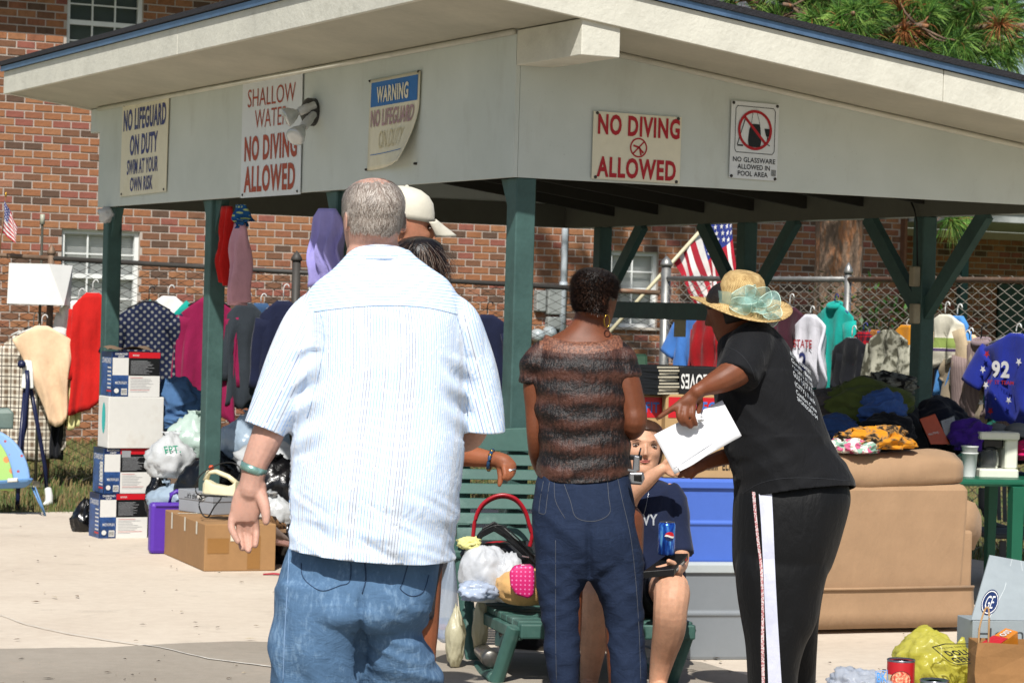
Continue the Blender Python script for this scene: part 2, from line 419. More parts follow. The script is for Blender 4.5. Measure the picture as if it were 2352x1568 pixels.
def vis_score(bk):
    x = (bk[0]+bk[1])/2; z = bk[2]
    q = wb(x, 0, z); u = CX+F*q.x/q.y; hz = 706+.028*(u-CX); v = hz-(z-CAMH)*F/q.y; u += .028*(784-v)
    full = bk[1]-bk[0] > .19
    if not full: return 0
    s = 0
    if 0 < u < 220 and 240 < v < 560: s = 3
    elif 0 < u < 140 and 110 < v < 240: s = 2.5
    elif 330 < u < 470 and 520 < v < 600: s = 2.4
    elif 570 < u < 700 and 520 < v < 600: s = 2.3
    elif 1010 < u < 1165 and 540 < v < 650: s = 2.6
    elif 1225 < u < 1380 and 540 < v < 655: s = 2.2
    elif 1400 < u < 1500 and 535 < v < 585: s = 1.9
    elif 1740 < u < 1860 and 535 < v < 640: s = 1.8
    return s+rs.random()*.3
order = sorted(range(len(bricks)), key=lambda i: -vis_score(bricks[i]))
single = set(order[:300])
proto = []
for m in BR: proto.append(mesh(*(lambda q: (q.v, q.f))(brick_box(BLEN-.012)), [m], None, False, 'brick'))
joined = MB()
for i, (s0, s1, z) in enumerate(bricks):
    c = rs.choices(range(7), WTS)[0]; dy = rs.uniform(-.003, .002)
    if i in single:
        o = bpy.data.objects.new('brick', proto[c]); COL.objects.link(o); o.parent = wallcore
        o.location = V(((s0+s1)/2, WY+dy, z))
    else:
        q = brick_box(s1-s0); joined.add([p+V(((s0+s1)/2, WY+dy, z)) for p in q.v], q.f, c)
o = joined.build('brickwork', BR, wallcore, False, True); o['kind'] = 'stuff'
WHITEP = M('white_frame_paint', '#d9dbd8', .5, .08, 5, .1)
def glass(name, tint='#3c4a4c', rough=.08):
    if name in MATS: return MATS[name]
    m, nt, b = newmat(name); b.inputs['Base Color'].default_value = (*lin(tint), 1); b.inputs['Roughness'].default_value = rough
    b.inputs['Specular IOR Level'].default_value = .6
    out = nt.n['Material Output']; tp = nt.new('ShaderNodeBsdfTransparent'); mx = nt.new('ShaderNodeMixShader'); mx.inputs[0].default_value = .96
    nt.link(b.outputs[0], mx.inputs[1]); nt.link(tp.outputs[0], mx.inputs[2]); nt.link(mx.outputs[0], out.inputs[0])
    return m
PANE = glass('window_glass')
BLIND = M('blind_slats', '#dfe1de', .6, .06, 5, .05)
def window(r, cols=3, mid=True, mul=True, blm=None):
    a, b_, c, d = r; y = WY+.07
    fr = MB(); t = .045
    for p0, p1 in (((a+t/2, y, b_), (a+t/2, y, d)), ((c-t/2, y, b_), (c-t/2, y, d))): fr.bar(p0, p1, t, .05)
    for zz in (b_+t/2, d-t/2): fr.bar((a+t, y, zz), (c-t, y, zz), .05, t)
    zm = (b_+d)/2
    if mid: fr.bar((a+t, y+.002, zm), (c-t, y+.002, zm), .04, .05)
    w = fr.build('window', WHITEP, bldg, False, True)
    mu = MB()
    for half in ((b_+t, zm-.026), (zm+.026, d-t)):
        for k in range(1, cols):
            x = a+t+(c-a-2*t)*k/cols; mu.bar((x, y-.004, half[0]), (x, y-.004, half[1]), .016, .02)
        z2 = sum(half)/2; mu.bar((a+t, y-.002, z2), (c-t, y-.002, z2), .012, .016)
    mu.build('muntins', WHITEP, w, False, True)
    for half in ((b_+t, zm-.025), (zm+.025, d-t)):
        g = MB(); g.box(((a+c)/2, y+.012, sum(half)/2), (c-a-2*t, .006, half[1]-half[0])); g.build('pane', PANE, w, False, True)
    bl = MB(); z = b_+t
    while z < d-t:
        bl.add([(a+.02, y+.075, z), (c-.02, y+.075, z), (c-.02, y+.06, z+.026), (a+.02, y+.06, z+.026)], [(0, 1, 2, 3)]); z += .026
    bl.build('blind', blm or BLIND, w, False, True)
    si = MB(); si.box(((a+c)/2, WY+.03, b_-.012), (c-a+.04, .14, .03)); si.build('sill', M('sill_concrete', '#b7ada0', .9), w, False, True)
    # dark room behind
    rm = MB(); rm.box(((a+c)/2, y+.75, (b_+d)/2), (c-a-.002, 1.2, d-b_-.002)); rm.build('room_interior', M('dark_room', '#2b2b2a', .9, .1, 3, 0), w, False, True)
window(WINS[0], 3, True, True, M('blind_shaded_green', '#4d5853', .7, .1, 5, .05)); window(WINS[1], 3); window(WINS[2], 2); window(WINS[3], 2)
# eaves
zt = ZB+ROWS*CH
mb = MB(); mb.box(((XL+XR)/2, WY+1.4, zt+.06), (XR-XL+.6, 3.9, .12)); eo = mb.build('eaves', M('eave_white', '#b8b8b0', .6), bldg, False, True)
mb = MB(); mb.add([(XL-.3, WY-.57, zt+.13), (XR+.3, WY-.57, zt+.13), (XR+.3, WY+3.4, zt+1.5), (XL-.3, WY+3.4, zt+1.5), (XL-.3, WY+3.4, zt+.13), (XR+.3, WY+3.4, zt+.13)],
                  [(0, 1, 2, 3), (3, 2, 5, 4), (0, 3, 4), (1, 5, 2), (0, 4, 5, 1)])
mb.build('roof', M('grey_shingle', '#55565a', .9, .25, 4, .6, 40, .01), bldg, False, True)
mb = MB(); mb.bar((XR+.02, WY+.005, ZB), (XR+.02, WY+.005, zt), .04, .2, V((0, 1, 0))); mb.build('corner_return', BR[4], bldg, False, True)
# drain pipe
a = lb(1290, 540); a.y = -.08
mb = MB(); mb.tube([(a.x, a.y, .02), (a.x, a.y, 5.0)], .038, 12); dp = mb.build('downpipe', M('pipe_white', '#b4bcc2', .45, .08, 4, .05), bldg, True, True)
mb = MB(); zb = lb(1285, 655).z; mb.lathe((a.x, a.y, zb), (0, 0, 1), [(.046, -.04), (.05, 0), (.046, .04)], 12); mb.build('pipe_collar', MATS['pipe_white'], dp, True, True)
# meters and their boxes
mt = thing('electric_meter_bank', 'grey electric meter boxes with round glass meters on the brick wall', 'meter', wb(*lb(1256, 800)), TH)
GREYB = M('meter_grey', '#8b8f8c', .55, .15, 6, .1)
for (u0, v0, u1, v1) in ((1224, 668, 1247, 715), (1250, 655, 1284, 722), (1250, 728, 1284, 756)):
    p = lb(u0, v1); q = lb(u1, v0)
    mb = MB(); mb.box(wb((p.x+q.x)/2, -.05, (p.z+q.z)/2), (q.x-p.x, .1, q.z-p.z), TH, 0, .012); mb.build('meter_box', GREYB, mt)
for u, v in ((1228, 770), (1256, 764)):
    p = lb(u, v); mb = MB(); mb.lathe(wb(p.x, -.012, p.z), NR, [(.075, 0), (.08, .04), (.075, .1), (.05, .14), (.001, .15)], 20); mb.build('meter_dial', M('meter_glass', '#9aa3a5', .15, .1, 8, 0, spec=.6), mt, True)
# low wing on the right, under a porch (same line of wall, set back)
wing = thing('brick_wing', 'shaded low brick wing with a porch at the right edge behind the fence', 'building', B0, TH)
WX0, WX1, SB = XR+.02, XR+9, 1.6
mb = MB(); mb.add([(WX0-.5, SB, -.03), (WX1, SB, -.03), (WX1, SB, 2.75), (WX0-.5, SB, 2.75)], [(0, 1, 2, 3)]); wc = mb.build('wall', MORTAR, wing, False, True)
mb = MB()
for r in range(33):
    x = WX0-.5+(BLEN/2 if r % 2 else 0)
    while x < WX1:
        q = brick_box(BLEN-.012); c = rs.choices(range(7), WTS)[0]
        mb.add([p+V((x+BLEN/2, SB-.004, ZB+(r+.5)*CH)) for p in q.v], q.f, c); x += BLEN
o = mb.build('brickwork', BR, wc, False, True); o['kind'] = 'stuff'
def lw(u, v, y): return BWI @ onplane(u, v, wb(0, y, 0), NR)
p0 = lw(2292, 540, SB); p1 = lw(2420, 540, SB)
mb = MB(); mb.box(((p0.x+p1.x)/2, SB-.04, 1.02), (p1.x-p0.x, .06, 2.08), 0, 0, .01); mb.build('door', M('dark_green_door', '#1d3b33', .5, .1), wing, False, True)
pz = lw(2300, 510, -1.2).z
mb = MB(); mb.box(((WX0+WX1)/2+.2, .2, pz+.1), (WX1-WX0+.3, 2.78, .2)); mb.build('porch_roof', M('porch_fascia', '#9fa3a0', .7), wing, False, True)
mb = MB(); mb.add([(WX0+.05, -1.3, pz+.22), (WX1, -1.3, pz+.22), (WX1, 7, pz+1.9), (WX0+.05, 7, pz+1.9)], [(0, 1, 2, 3)]); mb.build('roof', MATS['grey_shingle'], wing, False, True)
xx = lw(2212, 600, -1.0).x
mb = MB(); mb.box((xx, -1.0, pz/2), (.1, .1, pz)); mb.build('porch_post', M('porch_post_green', '#24443c', .6), wing, False, True)
# green bin by the porch
p = at(2222, 800, 26.5); p.z = 0
bn = thing('garbage_bin', 'dark green wheeled garbage bin behind the chain-link fence', 'bin', p)
GRN = M('bin_green', '#13544a', .5, .1)
mb = MB(); mb.rings([[p+V((a*w, c*w, z)) for a, c in ((-1, -1), (1, -1), (1, 1), (-1, 1))] for w, z in ((.24, .05), (.31, 1.0))]); mb.build('bin_body', GRN, bn, bevel=.02)
mb = MB(); mb.rings([[p+V((a*w, c*w, z)) for a, c in ((-1, -1), (1, -1), (1, 1), (-1, 1))] for w, z in ((.33, 1.0), (.33, 1.05), (.25, 1.12))]); mb.build('lid', GRN, bn, bevel=.01)
# ------------------------------------------------------------------ pavilion
P0 = at(1178, 408, 11.5); P0.z = 0
LEN, DEP = 6.14, 3.66; ZB2, ZT = 2.14, 2.83; SL = .127; OE, OT = .6, .64; OF = .22
def pv(t, r, z): return P0+EL*t+ER*r+UP*z
pav = thing('pavilion', 'open pool pavilion with green posts, grey panels and a low sloping roof', 'pavilion', pv(LEN/2, DEP/2, 0))
POSTM = M('post_green_paint', '#3a5551', .55, .22, 5, .4, 60, .003, dirt=('#1a302e', .5, 3))
m, nt, b = newmat('panel_grey_paint'); co = nt.coord()
st = nt.noise(nt.coord('Object', (1, 1, .35)), 5, 6, .7); sp = nt.noise(co, 70, 3, .7)
c = nt.ramp(nt.noise(co, 1.4, 6, .6), [(.3, lin('#b4bbb4')), (.7, lin('#c4cac4'))])
c = nt.mix(nt.math('MULTIPLY', nt.ramp(st, [(.55, 0.0), (.8, 1.0)]), .3), c, lin('#8d8b7d'))
c = nt.mix(nt.math('MULTIPLY', nt.ramp(sp, [(.68, 0.0), (.75, 1.0)]), .35), c, lin('#54534b'))
nt.link(c, b.inputs['Base Color']); b.inputs['Roughness'].default_value = .65
nt.link(nt.bump(nt.noise(co, 240, 3), .3, .002), b.inputs['Normal']); PANEL = m
CREAM = M('trim_cream_paint', '#c3c1b4', .6, .09, 4, .55, 38, .006, dirt=('#918e80', .35, 9))
DRIP = M('drip_edge_metal', '#5f7a99', .4, .25, 9, .1, metal=.6)
SHING = M('roof_shingle', '#26262a', .95, .3, 30, .9, 90, .008)
def zs_(r): return ZT-SL*r
def pbox(t0, t1, r0, r1, z0, z1, mbx=None, slope=False):
    q = mbx or MB()
    if slope: zz = lambda r, z: z-SL*r
    else: zz = lambda r, z: z
    q.hexa([pv(t, r, zz(r, z)) for z in (z0, z1) for t, r in ((t0, r0), (t0, r1), (t1, r1), (t1, r0))]); return q
tk = .022
# wall panels in plywood lengths
for (a, c) in ((0.0, LEN),): pbox(a, c, 0, tk, ZB2, ZT).build('wall_panel', PANEL, pav)
for (a, c) in ((tk+.002, DEP),):
    q = MB(); q.hexa([pv(0, a, ZB2), pv(0, c, ZB2), pv(tk, c, ZB2), pv(tk, a, ZB2), pv(0, a, zs_(a)), pv(0, c, zs_(c)), pv(tk, c, zs_(c)), pv(tk, a, zs_(a))]); q.build('wall_panel', PANEL, pav)
q = MB(); a, c = tk+.002, DEP; q.hexa([pv(LEN-tk, a, ZB2), pv(LEN-tk, c, ZB2), pv(LEN, c, ZB2), pv(LEN, a, ZB2), pv(LEN-tk, a, zs_(a)), pv(LEN-tk, c, zs_(c)), pv(LEN, c, zs_(c)), pv(LEN, a, zs_(a))]); q.build('wall_panel', PANEL, pav)
pbox(tk+.002, LEN-tk-.002, DEP-tk, DEP-.002, ZB2, zs_(DEP)).build('wall_panel', PANEL, pav)
# header beam ends that poke out under the roof
for t0, t1 in ((-OT+.02, -.002), (LEN+.002, LEN+OF-.02)): pbox(t0, t1, 0, .19, 2.645, ZT-.026).build('beam_end', CREAM if t0 < 0 else PANEL, pav, bevel=.004)
# lower rim beams under the panels
for q in (pbox(.03, LEN-.03, .03, .12, ZB2+.02, ZB2+.2), pbox(.03, LEN-.03, DEP-.12, DEP-.03, ZB2+.005, ZB2+.19)): q.build('beam', PANEL, pav)
# rafters, coloured dark for the shaded interior
k = 0; t = .5
while t < LEN-.2:
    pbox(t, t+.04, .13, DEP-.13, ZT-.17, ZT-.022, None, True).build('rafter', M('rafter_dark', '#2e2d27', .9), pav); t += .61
# ceiling and inner boards added in dark colours for the shade under the roof
DKIN = M('ceiling_shade_dark', '#33322b', .9, .2, 4, .4, 40, .004); INP = M('inner_shade_dark', '#5e5f55', .8, .12, 3)
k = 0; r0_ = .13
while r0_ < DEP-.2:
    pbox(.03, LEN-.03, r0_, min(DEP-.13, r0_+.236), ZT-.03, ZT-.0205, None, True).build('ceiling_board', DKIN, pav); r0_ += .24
pbox(LEN-tk-.008, LEN-tk-.001, .13, DEP-.13, ZB2+.003, ZB2+.17).build('shade_liner', INP, pav)
pbox(.03, LEN-.03, DEP-.129, DEP-.121, ZB2+.0, ZB2+.195).build('shade_liner', INP, pav)
# roof deck, soffit, boards
roof = pbox(-OT+.03, LEN+OF-.03, -OE+.03, DEP+OE-.03, ZT-.02, ZT+.115, None, True).build('roof', M('soffit_paint', '#a8a596', .75, .12, 3, .3, 60), pav)
pbox(-OT-.03, LEN+OF+.03, -OE-.03, DEP+OE+.03, ZT+.15, ZT+.178, None, True).build('shingle_layer', SHING, roof)
def board(t0, t1, r0, r1, z0, z1, name, mt_, par): pbox(t0, t1, r0, r1, z0, z1, None, True).build(name, mt_, par, bevel=.003 if name != 'drip_edge' else 0)
for r0, r1 in ((-OE+.03, 1.9), (1.904, DEP+OE-.03)): board(-OT, -OT+.028, r0, r1, ZT-.03, ZT+.118, 'rake_board', CREAM, roof)
board(LEN+OF-.028, LEN+OF, -OE+.03, DEP+OE-.03, ZT-.03, ZT+.118, 'rake_board', CREAM, roof)
for t0, t1 in ((-OT, 2.9), (2.904, LEN+OF)):
    pbox(t0, t1, -OE, -OE+.028, ZT-.035+SL*OE, ZT+.116+SL*OE).build('eave_board', CREAM, roof, bevel=.003)
pbox(-OT, LEN+OF, DEP+OE-.028, DEP+OE, ZT-.03-SL*(DEP+OE), ZT+.115-SL*(DEP+OE)).build('eave_board', CREAM, roof, bevel=.003)
for t0, t1 in ((-OT-.018, -OT-.006), (LEN+OF+.006, LEN+OF+.018)): board(t0, t1, -OE-.02, DEP+OE+.02, ZT+.12, ZT+.15, 'drip_edge', DRIP, roof)
for t0, t1 in ((-OT-.018, 1.4), (1.402, 4.3), (4.302, LEN+OF+.018)): pbox(t0, t1, -OE-.018, -OE-.006, ZT+.116+SL*OE, ZT+.148+SL*OE).build('drip_edge', DRIP, roof)
# quarter-round moulding where soffit meets panel
q = MB(); q.tube([pv(.0, -.012, ZT-.034), pv(LEN, -.012, ZT-.034)], .014, 8); q.build('moulding', CREAM, pav, True)
q = MB(); q.tube([pv(-.012, .2, zs_(.2)-.034), pv(-.012, DEP, zs_(DEP)-.034)], .014, 8); q.build('moulding', CREAM, pav, True)
# posts, gussets, braces
PW = .1
def post(t, r, h=ZB2): 
    q = MB(); q.box(pv(t, r, h/2), (PW, PW, h), TH, 0, .006); return q.build('post', POSTM, pav)
def brace(p, q_, w=.09):
    q = MB(); q.bar(p, q_, .05, w); return q.build('brace', POSTM, pav)
LT = (.056, 2.15, 4.06, 6.04)
for t in LT:
    o = post(t, .075)
    for s in ((1,) if t < .2 else (-1,) if t > 6 else (-1, 1)):
        q = MB(); q.prism([pv(t+s*.05, .05, ZB2-.002), pv(t+s*.05, .05, ZB2-.2), pv(t+s*.16, .05, ZB2-.002)], ER*.05); q.build('gusset', POSTM, o)
BT = (.056, 1.78, 3.71, 5.64)
for t in BT:
    post(t, DEP-.075)
    for s in ((1,) if t < .2 else (-1, 1) if t < 5.5 else (-1,)):
        brace(pv(t+s*.02, DEP-.075, ZB2-.56), pv(t+s*.57, DEP-.075, ZB2+.01))
q = MB(); q.box(pv(4.675, DEP-.075, 1.555), (.05, 1.83, .115), TH); q.build('rail', POSTM, pav)
# outlet boxes and cable on the post at the back
for v, w in ((635, 24), (720, 26)):
    c = onplane(2101, v, pv(0, DEP-.15, 0), ER); q = MB(); q.box(c-EL*.0, (.05, .05, .115), TH, 0, .006); q.build('outlet_box', M('outlet_tan', '#9c927c', .5), pav)
q = MB(); c0 = onplane(2088, 463, pv(0, DEP-.15, 0), ER); q.tube([c0+V((0, 0, .02)), onplane(2100, 480, pv(0, DEP-.15, 0), ER), onplane(2106, 510, pv(0, DEP-.15, 0), ER), onplane(2107, 610, pv(0, DEP-.15, 0), ER)], .005, 6); q.build('cable', M('black_cable', '#151515', .5), pav, True)
# ------------------------------------------------------------------ chain-link fences
GALV = M('galvanised_steel', '#8f8f8c', .45, .25, 12, .15, metal=.7)
RUST = M('rusty_pipe', '#7b6654', .6, .3, 8, .3, metal=.3, dirt=('#8a4b26', .7, 9))
DARKPIPE = M('dark_pipe', '#3a3733', .55, .2, 8, .2)
WIRE = M('fence_wire', '#3b3732', .5, .3, 4, 0, metal=.2); WIRE2 = M('fence_wire_bright', '#a09a90', .4, .3, 4, 0, metal=.5)
FC = V((1.24, 20.66, 0)); FLa = V((-5.6, 20.95, 0)); FRb = FC-EL*8.0
def chain(A, B, za, zb, zbot=.03, rw=.004):
    """woven zig-zag wires between two rails"""
    d = (B-A); L = d.length; d.normalize(); nrm = V((-d.y, d.x, 0)); p = .07
    vs = []; fs = []; r = rw
    n = int(L/p); 
    for i in range(n):
        x0 = i*p; top = za+(zb-za)*(x0/L)+.03; steps = int((top-zbot)/(p/2)); k0 = len(vs)
        for j in range(steps+1):
            o = ((j+i) % 2); q = A+d*(x0+(p+.004)*o)+UP*(zbot+j*p/2)+nrm*(.003 if o else -.003)
            for ax, ay in ((1, 0), (-.5, .87), (-.5, -.87)): vs.append(q+d*r*ax*1.2+nrm*r*ay)
        for j in range(steps):
            for m_ in range(3):
                a = k0+j*3+m_; b_ = k0+j*3+(m_+1) % 3; fs.append((a, b_, b_+3, a+3))
    return vs, fs
def fence(name, label, A, B, za, zb, rails, posts, wm=WIRE, rw=.0046):
    f = thing(name, label, 'fence', (A+B)/2)
    vs, fs = chain(A, B, za, zb, .03, rw); o = link('chain_link', mesh(vs, fs, wm, None, True), f); o['kind'] = 'stuff'
    for a, b_, mt_ in rails:
        mb = MB(); mb.tube([a, b_], .021, 10); mb.build('top_rail', mt_, f, True)
    for p, h, mt_, r in posts:
        mb = MB(); mb.tube([p, p+UP*h], r, 12); q = mb.build('fence_post', mt_, f, True)
        mb = MB(); mb.lathe(p+UP*h, (0, 0, 1), [(r*1.25, 0), (r*1.3, .02), (r*.9, .05), (.002, .085)], 12); mb.build('post_cap', mt_, q, True)
    return f
def fl(t): return FLa+(FC-FLa)*t
zl = lambda t: 1.90-.2*t
fence('chain_link_fence', 'dark-railed chain-link fence hung with clothes behind the left of the pavilion', FLa, FC, zl(0), zl(1),
      [(fl(0)+UP*zl(0), fl(.262)+UP*zl(.262), RUST), (fl(.264)+UP*zl(.264), fl(.9)+UP*zl(.9), DARKPIPE), (fl(.902)+UP*zl(.902), fl(.993)+UP*zl(.99), RUST)],
      [(fl(0), 1.95, GALV, .03), (fl(.262), 1.88, RUST, .028), (fl((at(680, 700, 20.85).x-FLa.x)/(FC.x-FLa.x)), 1.88, DARKPIPE, .036)])
fence('chain_link_fence', 'rusty-railed chain-link fence hung with clothes behind the right of the pavilion', FC, FRb, 1.82, 1.82,
      [(FC+UP*1.82, FC-EL*2.6+UP*1.82, GALV), (FC-EL*2.602+UP*1.82, FRb+UP*1.82, RUST)],
      [(FC, 1.92, GALV, .04), (FC-EL*2.6, 1.86, GALV, .026), (FC-EL*5.4, 1.86, GALV, .026)], WIRE2, .0048)
# thin stake by the lamp
p = at(95, 600, 20.98); p.z = 0; ztop = at(96, 492, 20.98).z
mb = MB(); mb.tube([p, V((p.x, p.y, ztop-.08))], .011, 8, 0); mb.tube([V((p.x, p.y, ztop-.085)), V((p.x, p.y, ztop))], .02, 8, 1)
st = mb.build('garden_stake', [M('dark_stake', '#3b3a30', .6), M('stake_cap', '#9fa08f', .4)], None, True); one(st, 'thin dark stake with a pale cap standing behind the lampshade', 'stake')
# ------------------------------------------------------------------ signs
RED = M('sign_red', '#a31822', .45, .06, 8, 0); BLUE = M('sign_navy', '#24276b', .45, .06, 8, 0); BLK = M('sign_black', '#15171a', .45, .06, 8, 0)
ORG = M('sign_faded_red', '#9f3f22', .5, .12, 6, 0); SKYB = M('sign_blue', '#2566a8', .5, .1, 5, 0); PINK = M('sign_faded_pink', '#a98a8f', .6, .2, 6, 0)
SWHITE = M('sign_white', '#cfd3d4', .45, .06, 3, .05); SCREAM = M('sign_cream', '#d6d0b8', .5, .07, 3, .05, dirt=('#b8ad84', .35, 4)); SFAINT = M('sign_faint_print', '#c3ba98', .6, .1, 6, 0)
SCREW = M('screw_rust', '#33302c', .5, .2, 20, 0)
def sign(name, label, tl, tr, bl, plane_n, base, mat_, n_off=.012):
    P_ = [onplane(u, v, P0+plane_n*n_off, plane_n) for u, v in (tl, tr, bl)]
    s = thing(name, label, 'sign', P_[2])
    x = P_[1]-P_[0]; y = P_[2]-P_[0]; n = plane_n
    mb = MB(); mb.hexa([P_[0]+y, P_[0]+y+x, P_[0]+y+x-n*.004, P_[0]+y-n*.004, P_[0], P_[0]+x, P_[0]+x-n*.004, P_[0]-n*.004]); mb.build('plate', mat_, s)
    for a, b_ in ((.04, .025), (.96, .025), (.04, .975), (.96, .975)):
        c = P_[0]+x*a+y*b_; mb = MB(); mb.lathe(c+n*.0005, n, [(.008, 0), (.007, .004), (.003, .006)], 10); mb.build('screw', SCREW, s)
    return s, face_map(P_[0], P_[1], P_[2], n, .0022), x.length/y.length
def lettering(s, lines, P_, mat_, name='lettering'):
    mb = MB()
    for t, r, b_ in lines: put_text(mb, t, P_, r, b_)
    return mb.build(name, mat_, s)
s, P_, asp = sign('no_lifeguard_sign', 'cream sign reading NO LIFEGUARD ON DUTY SWIM AT YOUR OWN RISK', (282, 238), (388, 215), (275, 452), NL, None, SCREAM)
lettering(s, [('NO LIFEGUARD', (.04, .08, .96, .31), .03), ('ON DUTY', (.2, .36, .8, .58), .03), ('SWIM AT YOUR', (.15, .62, .82, .78), .02), ('OWN RISK', (.23, .81, .72, .96), .02)], P_, BLUE)
s, P_, asp = sign('shallow_water_sign', 'tall white sign reading SHALLOW WATER NO DIVING ALLOWED in faded red', (558, 182), (695, 157), (552, 455), NL, None, SWHITE)
lettering(s, [('SHALLOW', (.1, .1, .9, .25), -.005), ('WATER', (.23, .28, .78, .43), -.005), ('NO DIVING', (.06, .49, .94, .7), .035), ('ALLOWED', (.06, .74, .92, .96), .035)], P_, ORG)
# the curling warning sign
wtl, wtr, wbl = [onplane(u, v, P0+NL*.01, NL) for u, v in ((852, 185), (966, 163), (844, 392))]
s = thing('warning_sign', 'curling cream sign with a blue WARNING header above faded lettering', 'sign', wbl)
wx, wy = wtr-wtl, wbl-wtl
def PW_(off):
    def f(a, b_):
        k = max(0, b_-.35)/.65; c = max(0, a-.15)/.85
        lift = (k**1.6)*(c**1.5)*.085; shift = (k**1.5)*c*.11
        return wtl+wx*(a-shift*.9)+wy*(b_-.02*k*c)+NL*(lift+off+.0005)
    return f
def tear(a, b_):
    return b_ if b_ < .999 else b_-.05*max(0, a-.55)*(1+math.sin(a*23)*.6)
mb = MB(); f0 = PW_(0); mb.grid(lambda a, b_: f0(a, 1-tear(a, 1-b_) if False else tear(a, b_)), 14, 20); o = mb.build('plate', SCREAM, s, True)
sm = o.modifiers.new('s', 'SOLIDIFY'); sm.thickness = .003; sm.offset = 0
mb = MB(); f1 = PW_(.004); mb.grid(lambda a, b_: f1(.03+.94*a, .035+.27*b_), 14, 6); mb.build('header_panel', SKYB, s, True)
mb = MB(); mb.grid(lambda a, b_: f1(.06+.84*a, .83+.008*b_), 14, 1); mb.build('rule_line', SKYB, s)
lettering(s, [('WARNING', (.16, .09, .8, .27), .035)], PW_(.007), SCREAM)
lettering(s, [('NO LIFEGUARD', (.05, .34, .93, .53), .02)], PW_(.006), PINK)
lettering(s, [('ON DUTY', (.24, .58, .8, .78), .0)], PW_(.006), SFAINT)
for u, v in ((845, 390), (854, 187), (966, 165), (957, 376)):
    c = onplane(u, v, P0, NL); mb = MB(); mb.lathe(c, NL, [(.007, 0), (.006, .016), (.002, .018)], 8); mb.build('screw', SCREW, s)
s, P_, asp = sign('no_diving_sign', 'cream sign reading NO DIVING ALLOWED with a red barred diver roundel', (1364, 255), (1566, 270), (1359, 410), NR, None, SCREAM)
mb = MB()
put_text(mb, 'NO DIVING', P_, (.05, .03, .98, .34), .035); put_text(mb, 'ALLOWED', P_, (.05, .66, .95, .97), .035)
A = 1/asp
ring2d(mb, P_, (.515, .5), .125, .148, 36, 0, A)
stroke2d(mb, P_, [(.515-.1*A, .5+.1), (.515+.1*A, .5-.1)], .022, A)
stroke2d(mb, P_, [(.515-.09*A, .47), (.515+.02*A, .5), (.515+.045*A, .61)], .03, A); stroke2d(mb, P_, [(.515+.01*A, .5), (.515+.07*A, .56)], .025, A)
disc2d(mb, P_, (.515+.075*A, .565), .018*A, .018, 12)
mb.build('lettering', RED, s)
s, P_, asp = sign('no_glassware_sign', 'white sign reading NO GLASSWARE ALLOWED IN POOL AREA under a barred bottle', (1681, 231), (1790, 241), (1675, 408), NR, None, SWHITE)
A = 1/asp; mb = MB()
put_text(mb, 'NO GLASSWARE', P_, (.06, .72, .95, .785), .012); put_text(mb, 'ALLOWED IN', P_, (.16, .81, .84, .875), .012); put_text(mb, 'POOL AREA', P_, (.17, .9, .8, .965), .012)
fr = [(.09, .1), (.12, .06), (.88, .06), (.92, .1), (.92, .62), (.88, .66), (.12, .66), (.09, .62), (.09, .1)]
stroke2d(mb, P_, fr, .008, A)
mb.add([P_(a, b_) for a, b_ in ((.38, .58), (.36, .5), (.38, .36), (.42, .28), (.6, .28), (.62, .36), (.64, .5), (.62, .58))], [(0, 1, 2, 3, 4, 5, 6, 7)])
mb.add([P_(a, b_) for a, b_ in ((.7, .33), (.86, .33), (.8, .43), (.74, .43))], [(0, 3, 2, 1)]); stroke2d(mb, P_, [(.77, .43), (.77, .53), (.82, .55)], .012, A)
stroke2d(mb, P_, [(.42, .28), (.45, .12), (.53, .12), (.6, .28)], .006, A); stroke2d(mb, P_, [(.14, .56), (.3, .2)], .012, A); stroke2d(mb, P_, [(.14, .57), (.26, .57)], .02, A)
for k in range(7): quad(mb, P_, (.87, .86+k*.012, .97, .866+k*.012))
mb.build('lettering', BLK, s)
mb = MB(); P2 = lambda a, b_: P_(a, b_)+NR*.0012
ring2d(mb, P2, (.5, .36), .225, .262, 40, 0, A); stroke2d(mb, P2, [(.5-.165*A, .36-.165), (.5+.165*A, .36+.165)], .036, A)
mb.build('prohibition_ring', RED, s)
# ------------------------------------------------------------------ twin floodlight
c = onplane(722, 258, P0, NL)
fl_ = thing('twin_floodlight', 'twin outdoor floodlight with two clear bulbs on the grey panel', 'floodlight', c)
mb = MB(); mb.lathe(c, NL, [(.075, 0), (.075, .04), (.068, .05), (.035, .07), (.001, .072)], 20); mb.build('base', M('lamp_base_grey', '#3d3c3a', .5), fl_, True)
BULB = M('bulb_glass', '#b9bcba', .12, .1, 30, .2, 90, spec=.7, metal=.25); SOCK = M('socket_white', '#b9bab6', .45)
for (u0, v0, u1, v1) in ((714, 245, 645, 275), (716, 268, 672, 322)):
    a = onplane(u0, v0, P0+NL*.05, NL); b_ = onplane(u1, v1, P0+NL*.2, NL); d = (b_-a); L = d.length; d.normalize()
    a = a-d*.03; q_ = L/.29
    mb = MB(); mb.lathe(a, d, [(r, h*q_) for r, h in ((.015, 0), (.02, .01), (.02, .06), (.024, .07), (.024, .16), (.018, .165))], 16); sk = mb.build('socket', SOCK, fl_, True)
    mb = MB(); mb.lathe(a+d*.165*q_, d, [(r, h*q_) for r, h in ((.017, -.01), (.018, .02), (.028, .035), (.043, .075), (.052, .115), (.053, .125), (.047, .135), (.026, .142), (.001, .144))], 20); mb.build('bulb', BULB, fl_, True)
